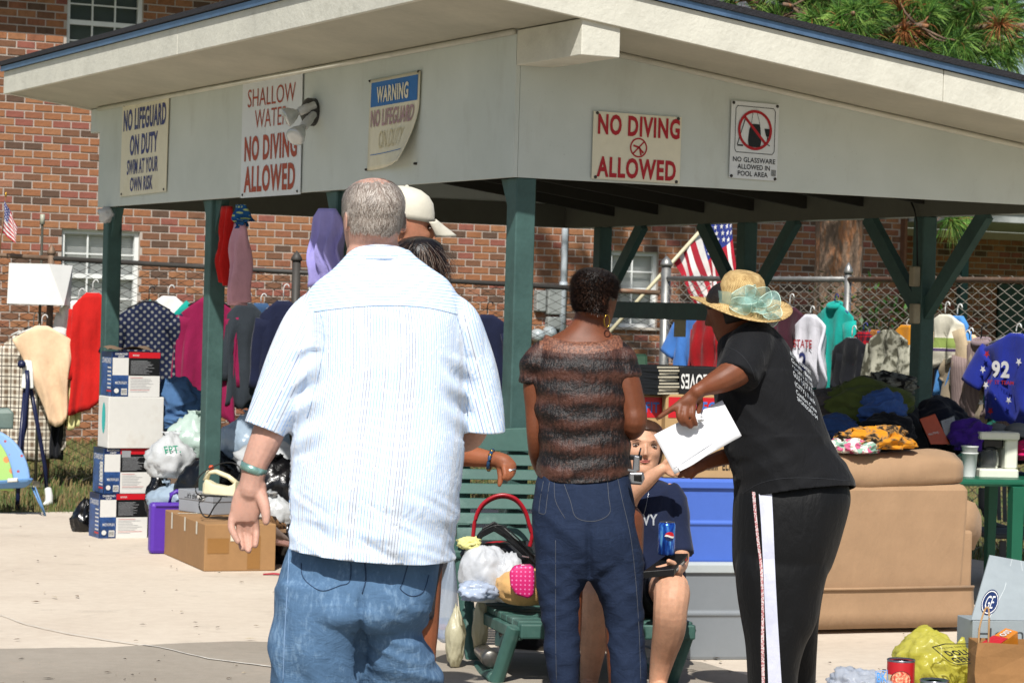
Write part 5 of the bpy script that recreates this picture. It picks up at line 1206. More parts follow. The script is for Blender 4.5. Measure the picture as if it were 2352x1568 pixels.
c = at(1150, 1282, 10.99); link('bag_body', mesh([c+bx*p.x*.175+by*p.y*.06+UP*p.z*.07 for p in vs], fs, BLEATH), pu)
mb = MB(); pts = [(1098, 1250, -.09), (1108, 1222, -.09), (1135, 1208, -.08), (1158, 1222, -.1), (1190, 1252, -.12), (1222, 1282, -.13), (1242, 1290, -.13)]
L = []
for u, v, dd in pts:
    p = at(u, v, 11.0+dd); L.append([p-UP*.022-by*.004, p+UP*.022-by*.004, p+UP*.022+by*.006, p-UP*.022+by*.006])
mb.rings(L); mb.build('flap', BLEATH, pu, bevel=.004)
for pts in ([(1090, 1262), (1092, 1240), (1110, 1218), (1150, 1206), (1190, 1236), (1226, 1276)], [(1135, 1208), (1165, 1228), (1200, 1262), (1235, 1300)]):
    mb = MB(); mb.tube(smooth_path([at(u, v, 10.86) for u, v in pts], 5), .006, 6, 0, True, .6); mb.build('strap', BLEATH, pu, True)
for u, v in ((1205, 1276), (1206, 1297)):
    mb = MB(); mb.bar(at(u-6, v, 10.84), at(u+10, v+3, 10.84), .006, .006); mb.build('buckle', M('buckle_chrome', '#b9bbbd', .2, metal=.9), pu)
rh = thing('red_handbag', 'handbag with tall arched red leather handles at the back of the bench', 'handbag', at(1158, 1330, 11.08))
for off in (0, .02):
    pts = [(1082, 1262), (1086, 1245), (1087, 1225), (1092, 1190), (1106, 1160), (1130, 1142), (1158, 1136), (1186, 1146), (1206, 1172), (1216, 1205), (1222, 1228), (1216, 1255), (1208, 1280)]
    mb = MB(); mb.tube(smooth_path([at(u, v+off*200, 11.07+off) for u, v in pts], 5), .0085, 10); mb.build('handle', RLEATH, rh, True)
vs, fs = blob_verts(3, 26, .08, 1.2, .06, 2.0, -.85); c = at(1150, 1290, 11.1); link('bag_body', mesh([c+bx*p.x*.14+by*p.y*.05+UP*p.z*.09 for p in vs], fs, RLEATH), rh)
mb = MB(); mb.tube([at(1066, 1258, 11.03), at(1082, 1252, 11.03), at(1096, 1250, 11.03)], [.012, .018, .012], 8, 0, True, .6); mb.build('handle_tab', RLEATH, rh, True)
pblob('yellow_cloth', 'crumpled pale yellow cloth tucked beside the red handle', 'cloth', 1080, 1248, 26, 15, 10.86, CLOTH('lemon_cloth', '#cdc982'), 27, .04, sub=4, amp=.35, ridge=.3, rf=2, flat=-.8)
# hanging and lying bags left of and under the bench
CLR = PLASTICBAG('clear_bag', '#b9c6d6', .35, .2, .4)
def hang_bag(name, label, outline, d, dep, mat_, seed):
    """outline rows: v, uL, uR"""
    t = thing(name, label, 'bag', at((outline[-1][1]+outline[-1][2])/2, outline[-1][0], d)); mb = MB(); L = []
    for i, (v, a, b_) in enumerate(outline):
        f = i/(len(outline)-1); cu = (a+b_)/2; hw = (b_-a)/2; ring = []
        for j in range(28):
            an = 2*math.pi*j/28; k = 1+.1*math.sin(an*7+seed+f*3)*(1-f*.5)
            ring.append(at(cu+hw*math.cos(an), v, d)+V((0, dep*(.25+.75*math.sin(min(1, f*1.3)*1.57))*math.sin(an)*k, 0)))
        L.append(ring)
    mb.rings(L); o = mb.build('bag_body', mat_, t, True); return t
hang_bag('hanging_bag', 'translucent pale blue plastic bag hanging off the bench arm', [(1276, 1034, 1042), (1300, 1026, 1046), (1340, 1012, 1050), (1390, 998, 1052), (1430, 990, 1052), (1455, 992, 1052), (1470, 1010, 1050)], 10.95, .09, CLR, 1)
pblob('yellow_plastic_bag', 'crumpled cream plastic bag spilling out under the bench', 'bag', 1046, 1464, 22, 70, 10.85, PLASTICBAG('cream_bag', '#d9d3b4', .1, .3, .35), 28, .06, sub=4, amp=.16, ridge=.16, rf=1.6, neck=.5, flat=-.93)
pblob('cream_plastic_bag', 'second cream plastic bag drooping beside the steel flask', 'bag', 1104, 1440, 18, 62, 10.95, PLASTICBAG('cream_bag', '#d9d3b4', .1, .3, .35), 29, .05, sub=4, amp=.18, ridge=.16, rf=1.6, flat=-.9)
fk = thing('steel_flask', 'steel vacuum flask lying under the bench', 'flask', gnd(1125, 1524)); a = at(1106, 1492, 10.97); b_ = at(1127, 1513, 10.6)
mb = MB(); mb.lathe(a, b_-a, [(.02, 0), (.034, .01), (.036, .3), (.034, .31)], 20); mb.build('flask_body', M('brushed_steel', '#8e8b86', .3, .1, 20, .05, metal=.9), fk, True)
e = a+(b_-a).normalized()*.312; mb = MB(); mb.lathe(e, b_-a, [(.036, 0), (.038, .01), (.038, .06), (.03, .066), (.001, .068)], 20); mb.build('flask_cap', M('dark_steel', '#6b6964', .35, .1, 20, .05, metal=.8), fk, True)
c = gnd(984, 1466); px_, FP, LP_, TP = corner_box('purple_diaper_box', 'purple carton with white print on the ground behind the big man', 'box', c, .22, .2, .075, M('purple_card', '#3a2288', .5), bx, by)
mb = MB(); put_text(mb, '7-13kg', FP, (.15, .45, .6, .75), .01, 0); disc2d(mb, FP, (.3, .25), .1, .2, 16, 1); mb.build('lettering', [PWH, PR], px_)
dk = crumple('dark_bag', 'dark green and black bag lying in the shade under the bench', 'bag', gnd(1180, 1500)+V((.1, .2, .09)), (.16, .1, .12), BLKBAG, 30, 4, .2, .12, 2.5, 0, -.75)
# ------------------------------------------------------------------ totes, cartons, books
td = 11.35; tx = V((.97, .24, 0)).normalized(); ty = V((-.24, .97, 0))
def tote(name, label, u0, u1, vb, vt, d, dep, mat_, lidmat, lid_h=.03, sag=0):
    a = at(u0, vb, d); b_ = at(u1, vb, d); w = (b_.x-a.x)/tx.x; z0 = a.z; z1 = at(u0, vt, d).z; a.z = 0
    t = thing(name, label, 'storage bin', a+tx*w/2+ty*dep/2+UP*z0); L = []
    for f, ins in ((0, .03), (.04, .024), (.48, .012), (.5, .004), (.53, .004), (.55, .01), (1, 0)):
        z = z0+(z1-lid_h-z0)*f; L.append([a+tx*ins+ty*ins+UP*z, a+tx*(w-ins)+ty*ins+UP*z, a+tx*(w-ins)+ty*(dep-ins)+UP*z, a+tx*ins+ty*(dep-ins)+UP*z])
    mb = MB(); mb.rings(L); mb.build('bin_body', mat_, t, bevel=.008)
    L = []; e = .014
    for z, g in ((z1-lid_h-.012, e), (z1-.01, e), (z1, 0), (z1, -.03), (z1-.008, -.04)):
        L.append([a+tx*-g+ty*-g+UP*z, a+tx*(w+g)+ty*-g+UP*z, a+tx*(w+g)+ty*(dep+g)+UP*z, a+tx*-g+ty*(dep+g)+UP*z])
    mb = MB(); mb.rings(L); mb.build('lid', lidmat, t, bevel=.004)
    return t, a, w, z1
GT = M('grey_tote', '#777c80', .5, .05, 3, .15, 60); LG = M('pale_grey_lid', '#a2a8a8', .45, .05, 3, .1)
zq = gnd(1560, 1518); td = zq.y
_, ta, tw, tz1 = tote('grey_tote', 'large grey plastic storage bin standing on the concrete', 1536, 1745, 1518, 1290, td, .55, GT, LG, .035)
BT_ = M('blue_tote', '#4566b8', .42, .05, 3, .15, 60)
_, ta2, tw2, tz2 = tote('blue_tote', 'blue plastic storage bin stacked on the grey bin', 1512, 1735, 1294, 1098, td+.03, .5, BT_, BT_, .03)
def cart(name, label, u0, u1, vb, vt, d, dep, mat_):
    a = at(u0, vb, d); w = (at(u1, vb, d).x-a.x)/tx.x; h = at(u0, vt, d).z-a.z; return corner_box(name, label, 'box', a, w, dep, h, mat_, tx, ty, bev=.003)
CTAN = M('carton_tan', '#a8895f', .8, .08, 3, .25, 50)
c1_, FP, LP_, TP = cart('fit_carton', 'narrow tan carton with a red FIT panel behind the seated girl', 1448, 1521, 1094, 907, td+.1, .3, CTAN)
mb = MB(); quad(mb, FP, (.3, .02, .95, .27)); mb.build('red_panel', PR, c1_)
mb = MB(); put_text(mb, 'FIT', lambda a, b_: FP(a, b_)-ty*.001, (.42, .08, .85, .21), .03, 1); put_text(mb, 'superior', lambda a, b_: FP(a, b_)-ty*.001, (.5, .42, .95, .47), .0, 2); mb.build('lettering', [PR, M('print_bright_blue', '#3c63a8', .5), PBD], c1_)
c2_, FP, LP_, TP = cart('tan_carton', 'wide tan carton with a red panel on the blue bin', 1524, 1738, 1096, 905, td+.08, .32, CTAN)
mb = MB(); quad(mb, FP, (.03, .03, .9, .28)); mb.build('red_panel', PR, c2_)
mb = MB(); put_text(mb, 'PERFECT FIT', lambda a, b_: FP(a, b_)-ty*.001, (.12, .08, .85, .23), .03, 1)
for k in range(16): quad(mb, lambda a, b_: FP(a, b_)-ty*.001, (.38+k*.0135, .8, .386+k*.0135+random.random()*.006, .9), 2)
put_text(mb, 'ELF', lambda a, b_: FP(a, b_)-ty*.001, (.64, .8, .74, .9), .01, 2)
for k in range(5): quad(mb, lambda a, b_: FP(a, b_)-ty*.001, (.76, .8+k*.02, .86, .808+k*.02), 2)
mb.build('lettering', [PR, M('print_bright_blue', '#3c63a8', .5), PK], c2_)
bz = at(1500, 905, td+.1).z; NB = 9; bh = (at(1500, 838, td+.1).z-bz)/NB
BKC = M('book_cover_black', '#17191d', .4, .1, 8, 0); PAGE = M('book_pages', '#c5bda6', .8, .08, 30, .3, 300)
rb = random.Random(3)
for k in range(NB):
    base = at(1456, 905, td+.12); base.z = bz+k*bh+.0005; ja = rb.uniform(-.06, .06); aa = V((math.cos(-.75+ja), math.sin(-.75+ja), 0)); bb = V((-aa.y, aa.x, 0)); o_ = base+V((rb.uniform(-.004, .008), rb.uniform(-.006, .006), 0))
    pos = ('bottom-most', 'second', 'third', 'fourth', 'fifth', 'sixth', 'seventh', 'eighth', 'top-most')[k]
    bk = thing('paperback_book', 'black paperback book, %s from the bottom of the stack on the cartons' % pos if 0 < k < NB-1 else 'black paperback book, %s of the stack on the cartons' % pos, 'book', o_, 0, 'stacked black books')
    wd, dp = .135, .19; mb = MB()
    mb.hexa([o_, o_+aa*wd, o_+aa*wd+bb*dp, o_+bb*dp]+[p+UP*.0018 for p in (o_, o_+aa*wd, o_+aa*wd+bb*dp, o_+bb*dp)])
    p2 = o_+UP*(bh-.0025); mb.hexa([p2, p2+aa*wd, p2+aa*wd+bb*dp, p2+bb*dp]+[p+UP*.0018 for p in (p2, p2+aa*wd, p2+aa*wd+bb*dp, p2+bb*dp)])
    mb.hexa([o_-bb*.001-aa*.0, o_+aa*wd-bb*.001, o_+aa*wd+bb*.004, o_+bb*.004]+[p+UP*(bh-.001) for p in (o_-bb*.001, o_+aa*wd-bb*.001, o_+aa*wd+bb*.004, o_+bb*.004)]); mb.build('cover', BKC, bk)
    mb = MB(); q = o_+UP*.002+bb*.0045; mb.hexa([q, q+aa*(wd-.002), q+aa*(wd-.002)+bb*(dp-.008), q+bb*(dp-.008)]+[p+UP*(bh-.005) for p in (q, q+aa*(wd-.002), q+aa*(wd-.002)+bb*(dp-.008), q+bb*(dp-.008))]); mb.build('pages', PAGE, bk)
kb, FP, LP_, TP = cart('black_box', 'black carton with upside-down white lettering beside the books', 1560, 1668, 905, 842, td+.12, .25, M('black_card', '#141517', .45, .1, 5, .1))
mb = MB(); put_text(mb, 'GLOVES', lambda a, b_: FP(.75-.72*a, 1-b_), (.0, .2, 1, .75), .02); mb.build('lettering', PWH, kb)
# mint folding chair glimpsed behind the books
mc = thing('mint_chair', 'mint green chair back showing above the books', 'chair', V((at(1455, 830, 13.2).x, 13.2, 0)))
p = at(1458, 832, 13.2); mb = MB(); mb.box((p.x, p.y, p.z), (.13, .03, .09), .1, 0, .02); mb.build('backrest', M('mint_plastic', '#7fb08c', .45), mc)
for s in (-.05, .05): mb = MB(); mb.tube([(p.x+s, p.y+.01, 0), (p.x+s, p.y+.01, p.z)], .01, 8); mb.build('leg', MATS['mint_plastic'], mc, True)
p = at(1562, 745, 17.4); ts = MB(); ts.box(p, (.08, .02, .17), .2); one(ts.build('tan_board', M('tan_board', '#a3987a', .7)), 'small tan board fixed below the dark rail at the back of the pavilion', 'board')
# ------------------------------------------------------------------ tan loveseat seen from behind
TAN = CLOTH('tan_twill', '#967a5e', 900, .3, .07, .9)
sx_ = V((math.cos(.35), math.sin(.35), 0)); sy_ = V((-math.sin(.35), math.cos(.35), 0)); S0 = gnd(2228, 1449)
SW = 1.28; A0 = S0-sx_*SW
sofa = thing('tan_loveseat', 'tan slipcovered loveseat turned with its back to the camera', 'sofa', S0-sx_*SW/2+sy_*.4)
def sq(x, y, z): return A0+sx_*x+sy_*y+UP*z
zk = at(2228, 1352, S0.y).z; zb_ = at(2228, 1112, S0.y).z
mb = MB(); L = []
for x, y, z in ((.02, .02, zk-.02), (.012, .012, .35), (-.0, .0, .6), (-.0, .0, zb_-.03), (.03, .02, zb_)): L.append([sq(x, y, z), sq(SW-.03-x*.5, y, z), sq(SW-.03-x*.5, .22, z), sq(x, .22, z)])
mb.rings(L); mb.build('back_panel', TAN, sofa, bevel=.018)
mb = MB(); L = []; N_ = 60
for f, z, o_ in ((0, .025, .0), (.5, zk*.5, .004), (1, zk, -.006), (1.05, zk+.012, -.003)):
    ring = []
    for k in range(N_+1):
        x = -.01+(SW+.02)*k/N_; ring.append(sq(x, -.012-o_+.006*math.sin(x*9+1)*(1-f)*.7, z))
    for p in ((SW+.01, .2), (SW+.01, .52), (-.01, .52)): ring.append(sq(p[0], p[1], z))
    L.append(ring)
mb.rings(L); mb.build('skirt', TAN, sofa, True)
mb = MB(); mb.tube([sq(-.01, -.016, zk+.012), sq(SW*.5, -.016, zk+.01), sq(SW+.005, -.016, zk+.014)], .007, 8); mb.build('piping', TAN, sofa, True)
mb = MB(); L = []
for k in range(25):
    x = -.02+(SW-.03)*k/24; r_ = .115*(1-.25*abs(2*k/24-1)**5); ring = []
    for j in range(20):
        a = 2*math.pi*j/20; fold = .012*math.sin(j*2.2+k*.3)*math.exp(-((k-3)/2.5)**2)+.01*math.sin(j*1.7)*math.exp(-((k-22)/2.5)**2)+.006*noise.noise(V((k*.4, j*.5, 1)))
        ring.append(sq(x, .12+(r_*1.15+fold)*math.cos(a), zb_+.055+.012*math.sin(k*.35)+(r_*.92+fold)*math.sin(a)))
    L.append(ring)
mb.rings(L); mb.build('top_cushion', TAN, sofa, True)
for x in (SW+.0, -.06):
    mb = MB(); L = []
    for k in range(15):
        y = .06+.44*k/14; ring = []
        for j in range(18):
            a = 2*math.pi*j/18; r_ = .105+.008*noise.noise(V((k*.5, j*.6, 4)))+.008*math.sin(j*3)*math.exp(-(k/2)**2)
            ring.append(sq(x+(r_*.8)*math.cos(a), y, .52+r_*1.25*math.sin(a)))
        L.append(ring)
    mb.rings(L); mb.build('arm', TAN, sofa, True)
    mb = MB(); mb.hexa([sq(x-.09, .03, .05), sq(x+.02, .03, .05), sq(x+.02, .5, .05), sq(x-.09, .5, .05), sq(x-.09, .03, .5), sq(x+.02, .03, .5), sq(x+.02, .5, .5), sq(x-.09, .5, .5)]); mb.build('arm_panel', TAN, sofa, bevel=.015)
mb = MB(); mb.hexa([sq(.05, .2, .1), sq(SW-.08, .2, .1), sq(SW-.08, .5, .1), sq(.05, .5, .1), sq(.05, .2, .45), sq(SW-.08, .2, .45), sq(SW-.08, .5, .43), sq(.05, .5, .43)]); mb.build('seat_cushion', TAN, sofa, bevel=.05)
def sof(u, v): return onplane(u, v, S0+sy_*.1, sy_)
SC = PAT('gold_scarf_print', 'camo', '#2a231c', '#8a6b45', '#c07e20', 1.3)
c = sof(2012, 1020); crumple('gold_scarf', 'gold, brown and black patterned scarf lying on the loveseat back', 'scarf', c+UP*.02, (.19, .11, .07), SC, 40, 5, .25, .3, 2.6, 0, -.55, None, .3, None, 1.4, None, .85)
FLR = PAT('floral_white', 'floral', '#cfcbc0', '#b95c7c', '#7fa08f', 1.2)
c = sof(1958, 1030); crumple('floral_cloth', 'white cloth with pink roses on the loveseat back beside the scarf', 'cloth', c+UP*.01-sy_*.02, (.13, .1, .05), FLR, 41, 5, .25, .25, 2.6, 0, -.55, None, .3, None, 1.4, None, .85)
# ------------------------------------------------------------------ green table with heaps of clothes
TGR = M('table_green', '#14553f', .4, .08, 4, .1)
tzt = at(2290, 1098, 13.35).z; k0 = at(2375, 1098, 13.35)
tdir = V((.965, .262, 0)).normalized(); tn = V((-tdir.y, tdir.x, 0)); T1 = V((k0.x+.25, k0.y+.02, 0)); TWd, TDp = 2.0, .85
tab = thing('green_table', 'green plastic folding table behind the loveseat carrying clothes', 'table', T1-tdir*TWd/2+tn*TDp/2)
mb = MB(); c = T1-tdir*TWd/2+tn*TDp/2+UP*(tzt-.018); mb.box(c, (TWd, TDp, .036), math.atan2(tdir.y, tdir.x), 0, .012); mb.build('table_top', TGR, tab)
for fx, fy in ((.09, .06), (.93, .06), (.09, .9), (.93, .9)):
    p = T1-tdir*TWd*(1-fx)+tn*TDp*fy if False else T1-tdir*(TWd*(1-fx))+tn*TDp*fy; mb = MB(); mb.rings([[p+tdir*a*w+tn*b_*w+UP*z for a, b_ in ((-1, -1), (1, -1), (1, 1), (-1, 1))] for w, z in ((.02, 0), (.03, tzt-.036))]); mb.build('leg', TGR, tab, bevel=.004)
p = T1-tdir*.36+tn*.02; mb = MB(); mb.rings([[p+tdir*a*w+tn*b_*w+UP*z for a, b_ in ((-1, -1), (1, -1), (1, 1), (-1, 1))] for w, z in ((.028, 0), (.034, tzt-.036))]); mb.build('leg', TGR, tab, bevel=.004)
HG = 'clothes heaped on the green table'
def heap(name, label, cat, u, v, ru, rv, d, mat_, seed, dep=.2, fold=.2, flat=-.65, sub=4, **kw):
    k = d/F; return crumple(name, label, cat, at(u, v, d), (ru*k, dep, rv*k), mat_, seed, 5, .2, fold*1.2, 1.9, 0, flat, None, 0, HG, 1.3, None, .85)
OLV = CLOTH('olive_cotton', '#4a5426'); 
heap('dark_cloth_heap', 'dark mixed clothes heaped at the bottom of the pile on the green table', 'clothes', 2010, 1010, 130, 95, 14.0, CLOTH('dark_mix', '#1d1f24'), 50, .3, .15, -.8)
heap('olive_shirt', 'olive green shirt draped over the pile on the table', 'shirt', 1995, 935, 98, 62, 13.85, OLV, 51, .2, .16, -.8, 5)
heap('blue_sweatshirt', 'faded blue sweatshirt crumpled into the olive shirt', 'sweatshirt', 2025, 940, 50, 42, 13.66, CLOTH('faded_blue', '#34528c'), 52, .09, .3, None, 5)
heap('leopard_top', 'grey and dark patterned top lying on the crest of the pile', 'top', 2035, 885, 70, 30, 14.0, PAT('grey_spots', 'camo', '#1b1a1a', '#4a4a46', '#77776f', 1.6), 53, .16, .25)
heap('black_coat', 'black coat bunched above the gold scarf', 'coat', 2040, 995, 62, 42, 13.55, BLACKC, 54, .12, .25, -.8)
heap('grey_shirt', 'grey shirt crumpled at the left of the pile behind the hat wearer', 'shirt', 1905, 930, 55, 32, 13.9, CLOTH('warm_grey', '#4a4444'), 55, .14, .3)
heap('denim_heap', 'blue denim under the olive shirt, just right of the hat wearer', 'jeans', 1925, 985, 45, 35, 13.62, CLOTH('denim_mid', '#2a4474'), 56, .1, .15, -.8)
heap('navy_backpack', 'navy quilted backpack standing on the green table', 'backpack', 2160, 985, 72, 70, 13.95, CLOTH('navy_quilt', '#0e1120'), 57, .18, .06, -.85)
heap('purple_cloth', 'purple fleece bunched beside the coffee maker', 'fleece', 2232, 1003, 50, 38, 13.6, CLOTH('purple_fleece', '#3a1a7a'), 58, .1, .22, -.8, 5)
heap('black_clothes', 'black clothes spread behind the coffee maker at the right edge', 'clothes', 2320, 1030, 90, 40, 14.0, BLACKC, 59, .2, .2, -.8)
heap('pink_shirt', 'bright pink shirt at the right edge behind the coffee maker', 'shirt', 2358, 1036, 28, 26, 13.6, CLOTH('hot_pink', '#a80f4f'), 60, .1, .25, -.8)
def cap(label, u, v, r, d, yaw, mat_):
    c = at(u, v, d); t = thing('cap', label, 'cap', c, 0, HG); k = d/F*r; mb = MB(); L = []
    for f in (0, .3, .55, .8, .95, 1): L.append([c+V((math.cos(a)*k*math.sqrt(1-f*f*.98)*1.15, math.sin(a)*k*math.sqrt(1-f*f*.98), f*k*.75)) for a in (2*math.pi*j/24 for j in range(24))])
    mb.rings(L); mb.build('crown', mat_, t, True); mb = MB()
    mb.grid(lambda i, j: c+V((math.cos(yaw+(i-.5)*2)*k*(1.0+.75*j*math.cos((i-.5)*2)), math.sin(yaw+(i-.5)*2)*k*(1.0+.75*j*math.cos((i-.5)*2)), .006-.12*k*((i-.5)*2)**2-.03*j)), 12, 5); o = mb.build('brim', mat_, t, True); q = o.modifiers.new('s', 'SOLIDIFY'); q.thickness = .004
GCAP = CLOTH('grey_cap', '#5d6164', 700, .2)
cap('grey cap with its brim to the right on the pile by the purple fleece', 2292, 988, 22, 13.75, -1.2, GCAP); cap('second grey cap in front of the first at the right edge', 2338, 990, 26, 13.7, -1.9, GCAP)
def pack(name, label, quad_, d, mat_, txt, tmat):
    P_ = [at(u, v, d+dd) for u, v, dd in quad_]; t = thing(name, label, 'package', P_[3], 0, HG); mb = MB(); mb.prism(P_, V((0, .02, 0))); mb.build('card', mat_, t, bevel=.002)
    f = face_map(P_[0], P_[1], P_[3], V((0, -1, 0)), .002); mb = MB(); put_text(mb, txt, f, (.12, .6, .8, .72), .0); mb.build('lettering', tmat, t)
pack('orange_package', 'orange packet with white lettering leaning on the navy backpack', [(2112, 962, .05), (2148, 950, .05), (2182, 1020, 0), (2138, 1020, 0)], 13.6, M('orange_card', '#a8401a', .4), 'Mini Pong...', PWH)
pack('silver_package', 'silver packet with black script beside the orange packet', [(2160, 966, .06), (2192, 954, .06), (2206, 1020, .02), (2176, 1022, .02)], 13.62, M('silver_foil', '#6c7072', .3, .3, 12, .3, metal=.4), 'Chicks', PK)
# cups and coffee maker
CUPW = M('cup_white', '#c9ccc9', .45, .04, 4, 0)
for k, lab in ((0, 'white paper cup holding another cup, beside the coffee maker'), (1, 'upper white paper cup nested in the lower one')):
    p = at(2226, 1083, 13.42); p.z = tzt+.001+k*.035; cu = thing('paper_cup', lab, 'cup', p, 0, 'paper cups by the coffee maker'); mb = MB()
    mb.lathe(p, (0, 0, 1), [(.032-k*.002, 0), (.042, .12), (.046, .121), (.046, .128), (.041, .128), (.031, .01)], 24, 0, False); mb.build('cup_wall', CUPW, cu, True)
c = at(2290, 1098, 13.55); c.z = tzt+.001
cm = thing('coffee_maker', 'white drip coffee maker with a glass pot on the green table', 'coffee maker', c); CW = M('appliance_white', '#cdcfc0', .35, .04, 3, .05); CB = M('appliance_black', '#0f1012', .3)
k = 13.5/F
def cbx(u0, v0, u1, v1, y0, y1, name, m_, bev=.008, par=None):
    a = at(u0, v1, 13.5); b_ = at(u1, v0, 13.5); mb = MB(); mb.box(((a.x+b_.x)/2, c.y+(y0+y1)/2, (a.z+b_.z)/2), (b_.x-a.x, y1-y0, b_.z-a.z), .12, 0, bev); return mb.build(name, m_, par or cm)
cbx(2241, 1077, 2334, 1098, -.09, .1, 'base', CW); cbx(2304, 1008, 2336, 1076.6, -.05, .1, 'water_tower', CW); cbx(2243, 993, 2338, 1007.6, -.08, .1, 'top', CW); cbx(2254, 1009, 2303.5, 1028, -.04, .08, 'filter_basket', CB)
cbx(2248, 1008, 2303, 1076, .081, .1, 'back_plate', CB, .002)
m, nt, b = newmat('pot_glass'); b.inputs['Base Color'].default_value = (.5, .52, .52, 1); b.inputs['Roughness'].default_value = .03; b.inputs['Transmission Weight'].default_value = .9; b.inputs['IOR'].default_value = 1.2
p = at(2274, 1076, 13.5); p.y = c.y-.0; mb = MB(); mb.lathe(p, (0, 0, 1), [(.048, .002), (.055, .02), (.056, .05), (.05, .085), (.045, .1)], 24, 0, False); pt = mb.build('glass_pot', MATS['pot_glass'], cm, True)
mb = MB(); mb.lathe(p, (0, 0, 1), [(.046, .1), (.047, .112), (.02, .116)], 24); mb.build('pot_lid', CB, pt, True)
# grey slatted plastic chair behind the table
gd = 15.2; gc = thing('grey_chair', 'grey plastic chair with a vertical slat back under the green table', 'chair', V((at(2330, 1200, gd).x, gd, 0))); GPL = M('grey_plastic', '#3f4244', .5, .06, 4, .1)
for k in range(9):
    u = 2266+k*13.5; q = 1186+20*math.sin(k/8*1.6); mb = MB(); mb.bar(at(u, 1110, gd+.05), at(u+2, q, gd), .022, .012, V((0, 1, 0))); mb.build('slat', GPL, gc)
pts = [(2258, 1120), (2258, 1160), (2266, 1186), (2288, 1205), (2322, 1213), (2370, 1212), (2410, 1200)]
mb = MB(); mb.tube(smooth_path([at(u, v, gd) for u, v in pts], 5), .028, 8, 0, True, .6); mb.build('back_rim', GPL, gc, True)
mb = MB(); mb.box(at(2340, 1224, gd-.25), (.5, .5, .03), 0, 0, .01); mb.build('seat', GPL, gc)
for du, dy in ((2270, -.45), (2410, -.45), (2270, -.02), (2410, -.02)):
    p = at(du, 1226, gd); p.y += dy; mb = MB(); mb.bar(p, V((p.x, p.y, 0)), .035, .035); mb.build('leg', GPL, gc)
# ------------------------------------------------------------------ groceries on the low table at lower right
LT_Z = .475
p0 = at(1872, 1600, 6.9); ltb = thing('low_table', 'low white table just below the picture carrying groceries', 'table', V((p0.x+.55, 6.95, 0)))
mb = MB(); mb.box((p0.x+.55, 6.95, LT_Z-.02), (1.1, .86, .04), 0, 0, .01); mb.build('table_top', M('table_white', '#b9b9b4', .5), ltb)
for a in (.06, 1.04):
    for b_ in (6.6, 7.3): mb = MB(); mb.bar((p0.x+a, b_, 0), (p0.x+a, b_, LT_Z-.04), .04, .04); mb.build('leg', MATS['table_white'], ltb)
def canlabel(name, art):
    m, nt, b = newmat(name); co = nt.coord('Object'); sx = nt.new('ShaderNodeSeparateXYZ'); nt.link(co, sx.inputs[0]); b.inputs['Roughness'].default_value = .35
    x = nt.math('SUBTRACT', sx.outputs[0], -.004); z = nt.math('SUBTRACT', sx.outputs[2], .074)
    el = nt.math('ADD', nt.math('POWER', nt.math('MULTIPLY', x, 1/.026), 2), nt.math('POWER', nt.math('MULTIPLY', z, 1/.023), 2))
    food = nt.ramp(nt.noise(co, 160, 4, .7), [(.38, lin('#a51f1c')), (.5, lin('#cf6a4e')), (.6, lin('#d8b08a'))])
    c_ = nt.mix(nt.math('GREATER_THAN', sx.outputs[2], .086), lin('#c9b692'), lin('#a5141b')); c_ = nt.mix(nt.math('GREATER_THAN', sx.outputs[0], .021), c_, lin('#a5141b'))
    txt = nt.math('MULTIPLY', nt.math('LESS_THAN', nt.math('FRACT', nt.math('MULTIPLY', sx.outputs[2], 190)), .4), nt.math('LESS_THAN', sx.outputs[2], .045)); c_ = nt.mix(nt.math('MULTIPLY', txt, .35), c_, lin('#6a4a3a'))
    c_ = nt.mix(nt.math('LESS_THAN', el, 1.15), c_, lin('#2a0d0c')); c_ = nt.mix(nt.math('LESS_THAN', el, 1.0), c_, food); nt.link(c_, b.inputs['Base Color']); return m
TIN = M('tin_metal', '#8a8c92', .28, .1, 30, .05, metal=.9)
def can(label, u, vt, d, r, h, m_):
    p = at(u, vt, d); p.z = LT_Z+.001; t = thing('food_can', label, 'can', p, 0, 'food cans on the low table')
    mb = MB(); mb.lathe(p, (0, 0, 1), [(r*.99, .004), (r, .008), (r, h-.006), (r*.98, h-.003)], 40); mb.build('label_sleeve', m_, t, True)
    mb = MB(); mb.lathe(p, (0, 0, 1), [(r*.94, h-.007), (r*1.02, h-.004), (r*1.03, h), (r*.98, h+.001), (r*.95, h-.004), (r*.6, h-.005), (r*.58, h-.003), (.001, h-.003)], 40); mb.build('lid', TIN, t, True)
    mb = MB(); mb.lathe(p, (0, 0, 1), [(r*1.0, 0), (r*1.03, .003), (r*.98, .006)], 40); mb.build('base_rim', TIN, t, True)
can('food can with a red label and a bowl picture beside the yellow bag', 2070, 1512, 7.05, .0385, at(2070, 1514, 7.05).z-LT_Z, canlabel('can_label', 0))
can('second food can whose lid just shows at the bottom of the picture', 2146, 1560, 6.9, .0385, at(2146, 1561, 6.9).z-LT_Z, M('can_label_green', '#3b5a33', .4))
YBAG = PLASTICBAG('yellow_bag', '#d6d05a', .22, .25, .45)
c = at(2150, 1540, 7.25)
yb = thing('yellow_shopping_bag', 'yellow plastic shopping bag with black store lettering around a box', 'bag', V((c.x, c.y, LT_Z)))
mb = MB(); bxm = M('groc_box', '#b9a83a', .5, .3, 6); q = V((c.x+.02, c.y+.03, LT_Z)); mb.box(q+UP*.055, (.2, .13, .11), .25, 0, .004); mb.build('box_inside', bxm, yb)
vs, fs = blob_verts(5, 61, .1, 1.5, .16, 2.6, -.8)
def ysh(p):
    x, y, z = p; k = 1.0
    if z > 0: z = z*(1-.35*abs(x+.2)); 
    return V((c.x-.005+x*.118, c.y+.02+y*.1, LT_Z+.085+z*.105))
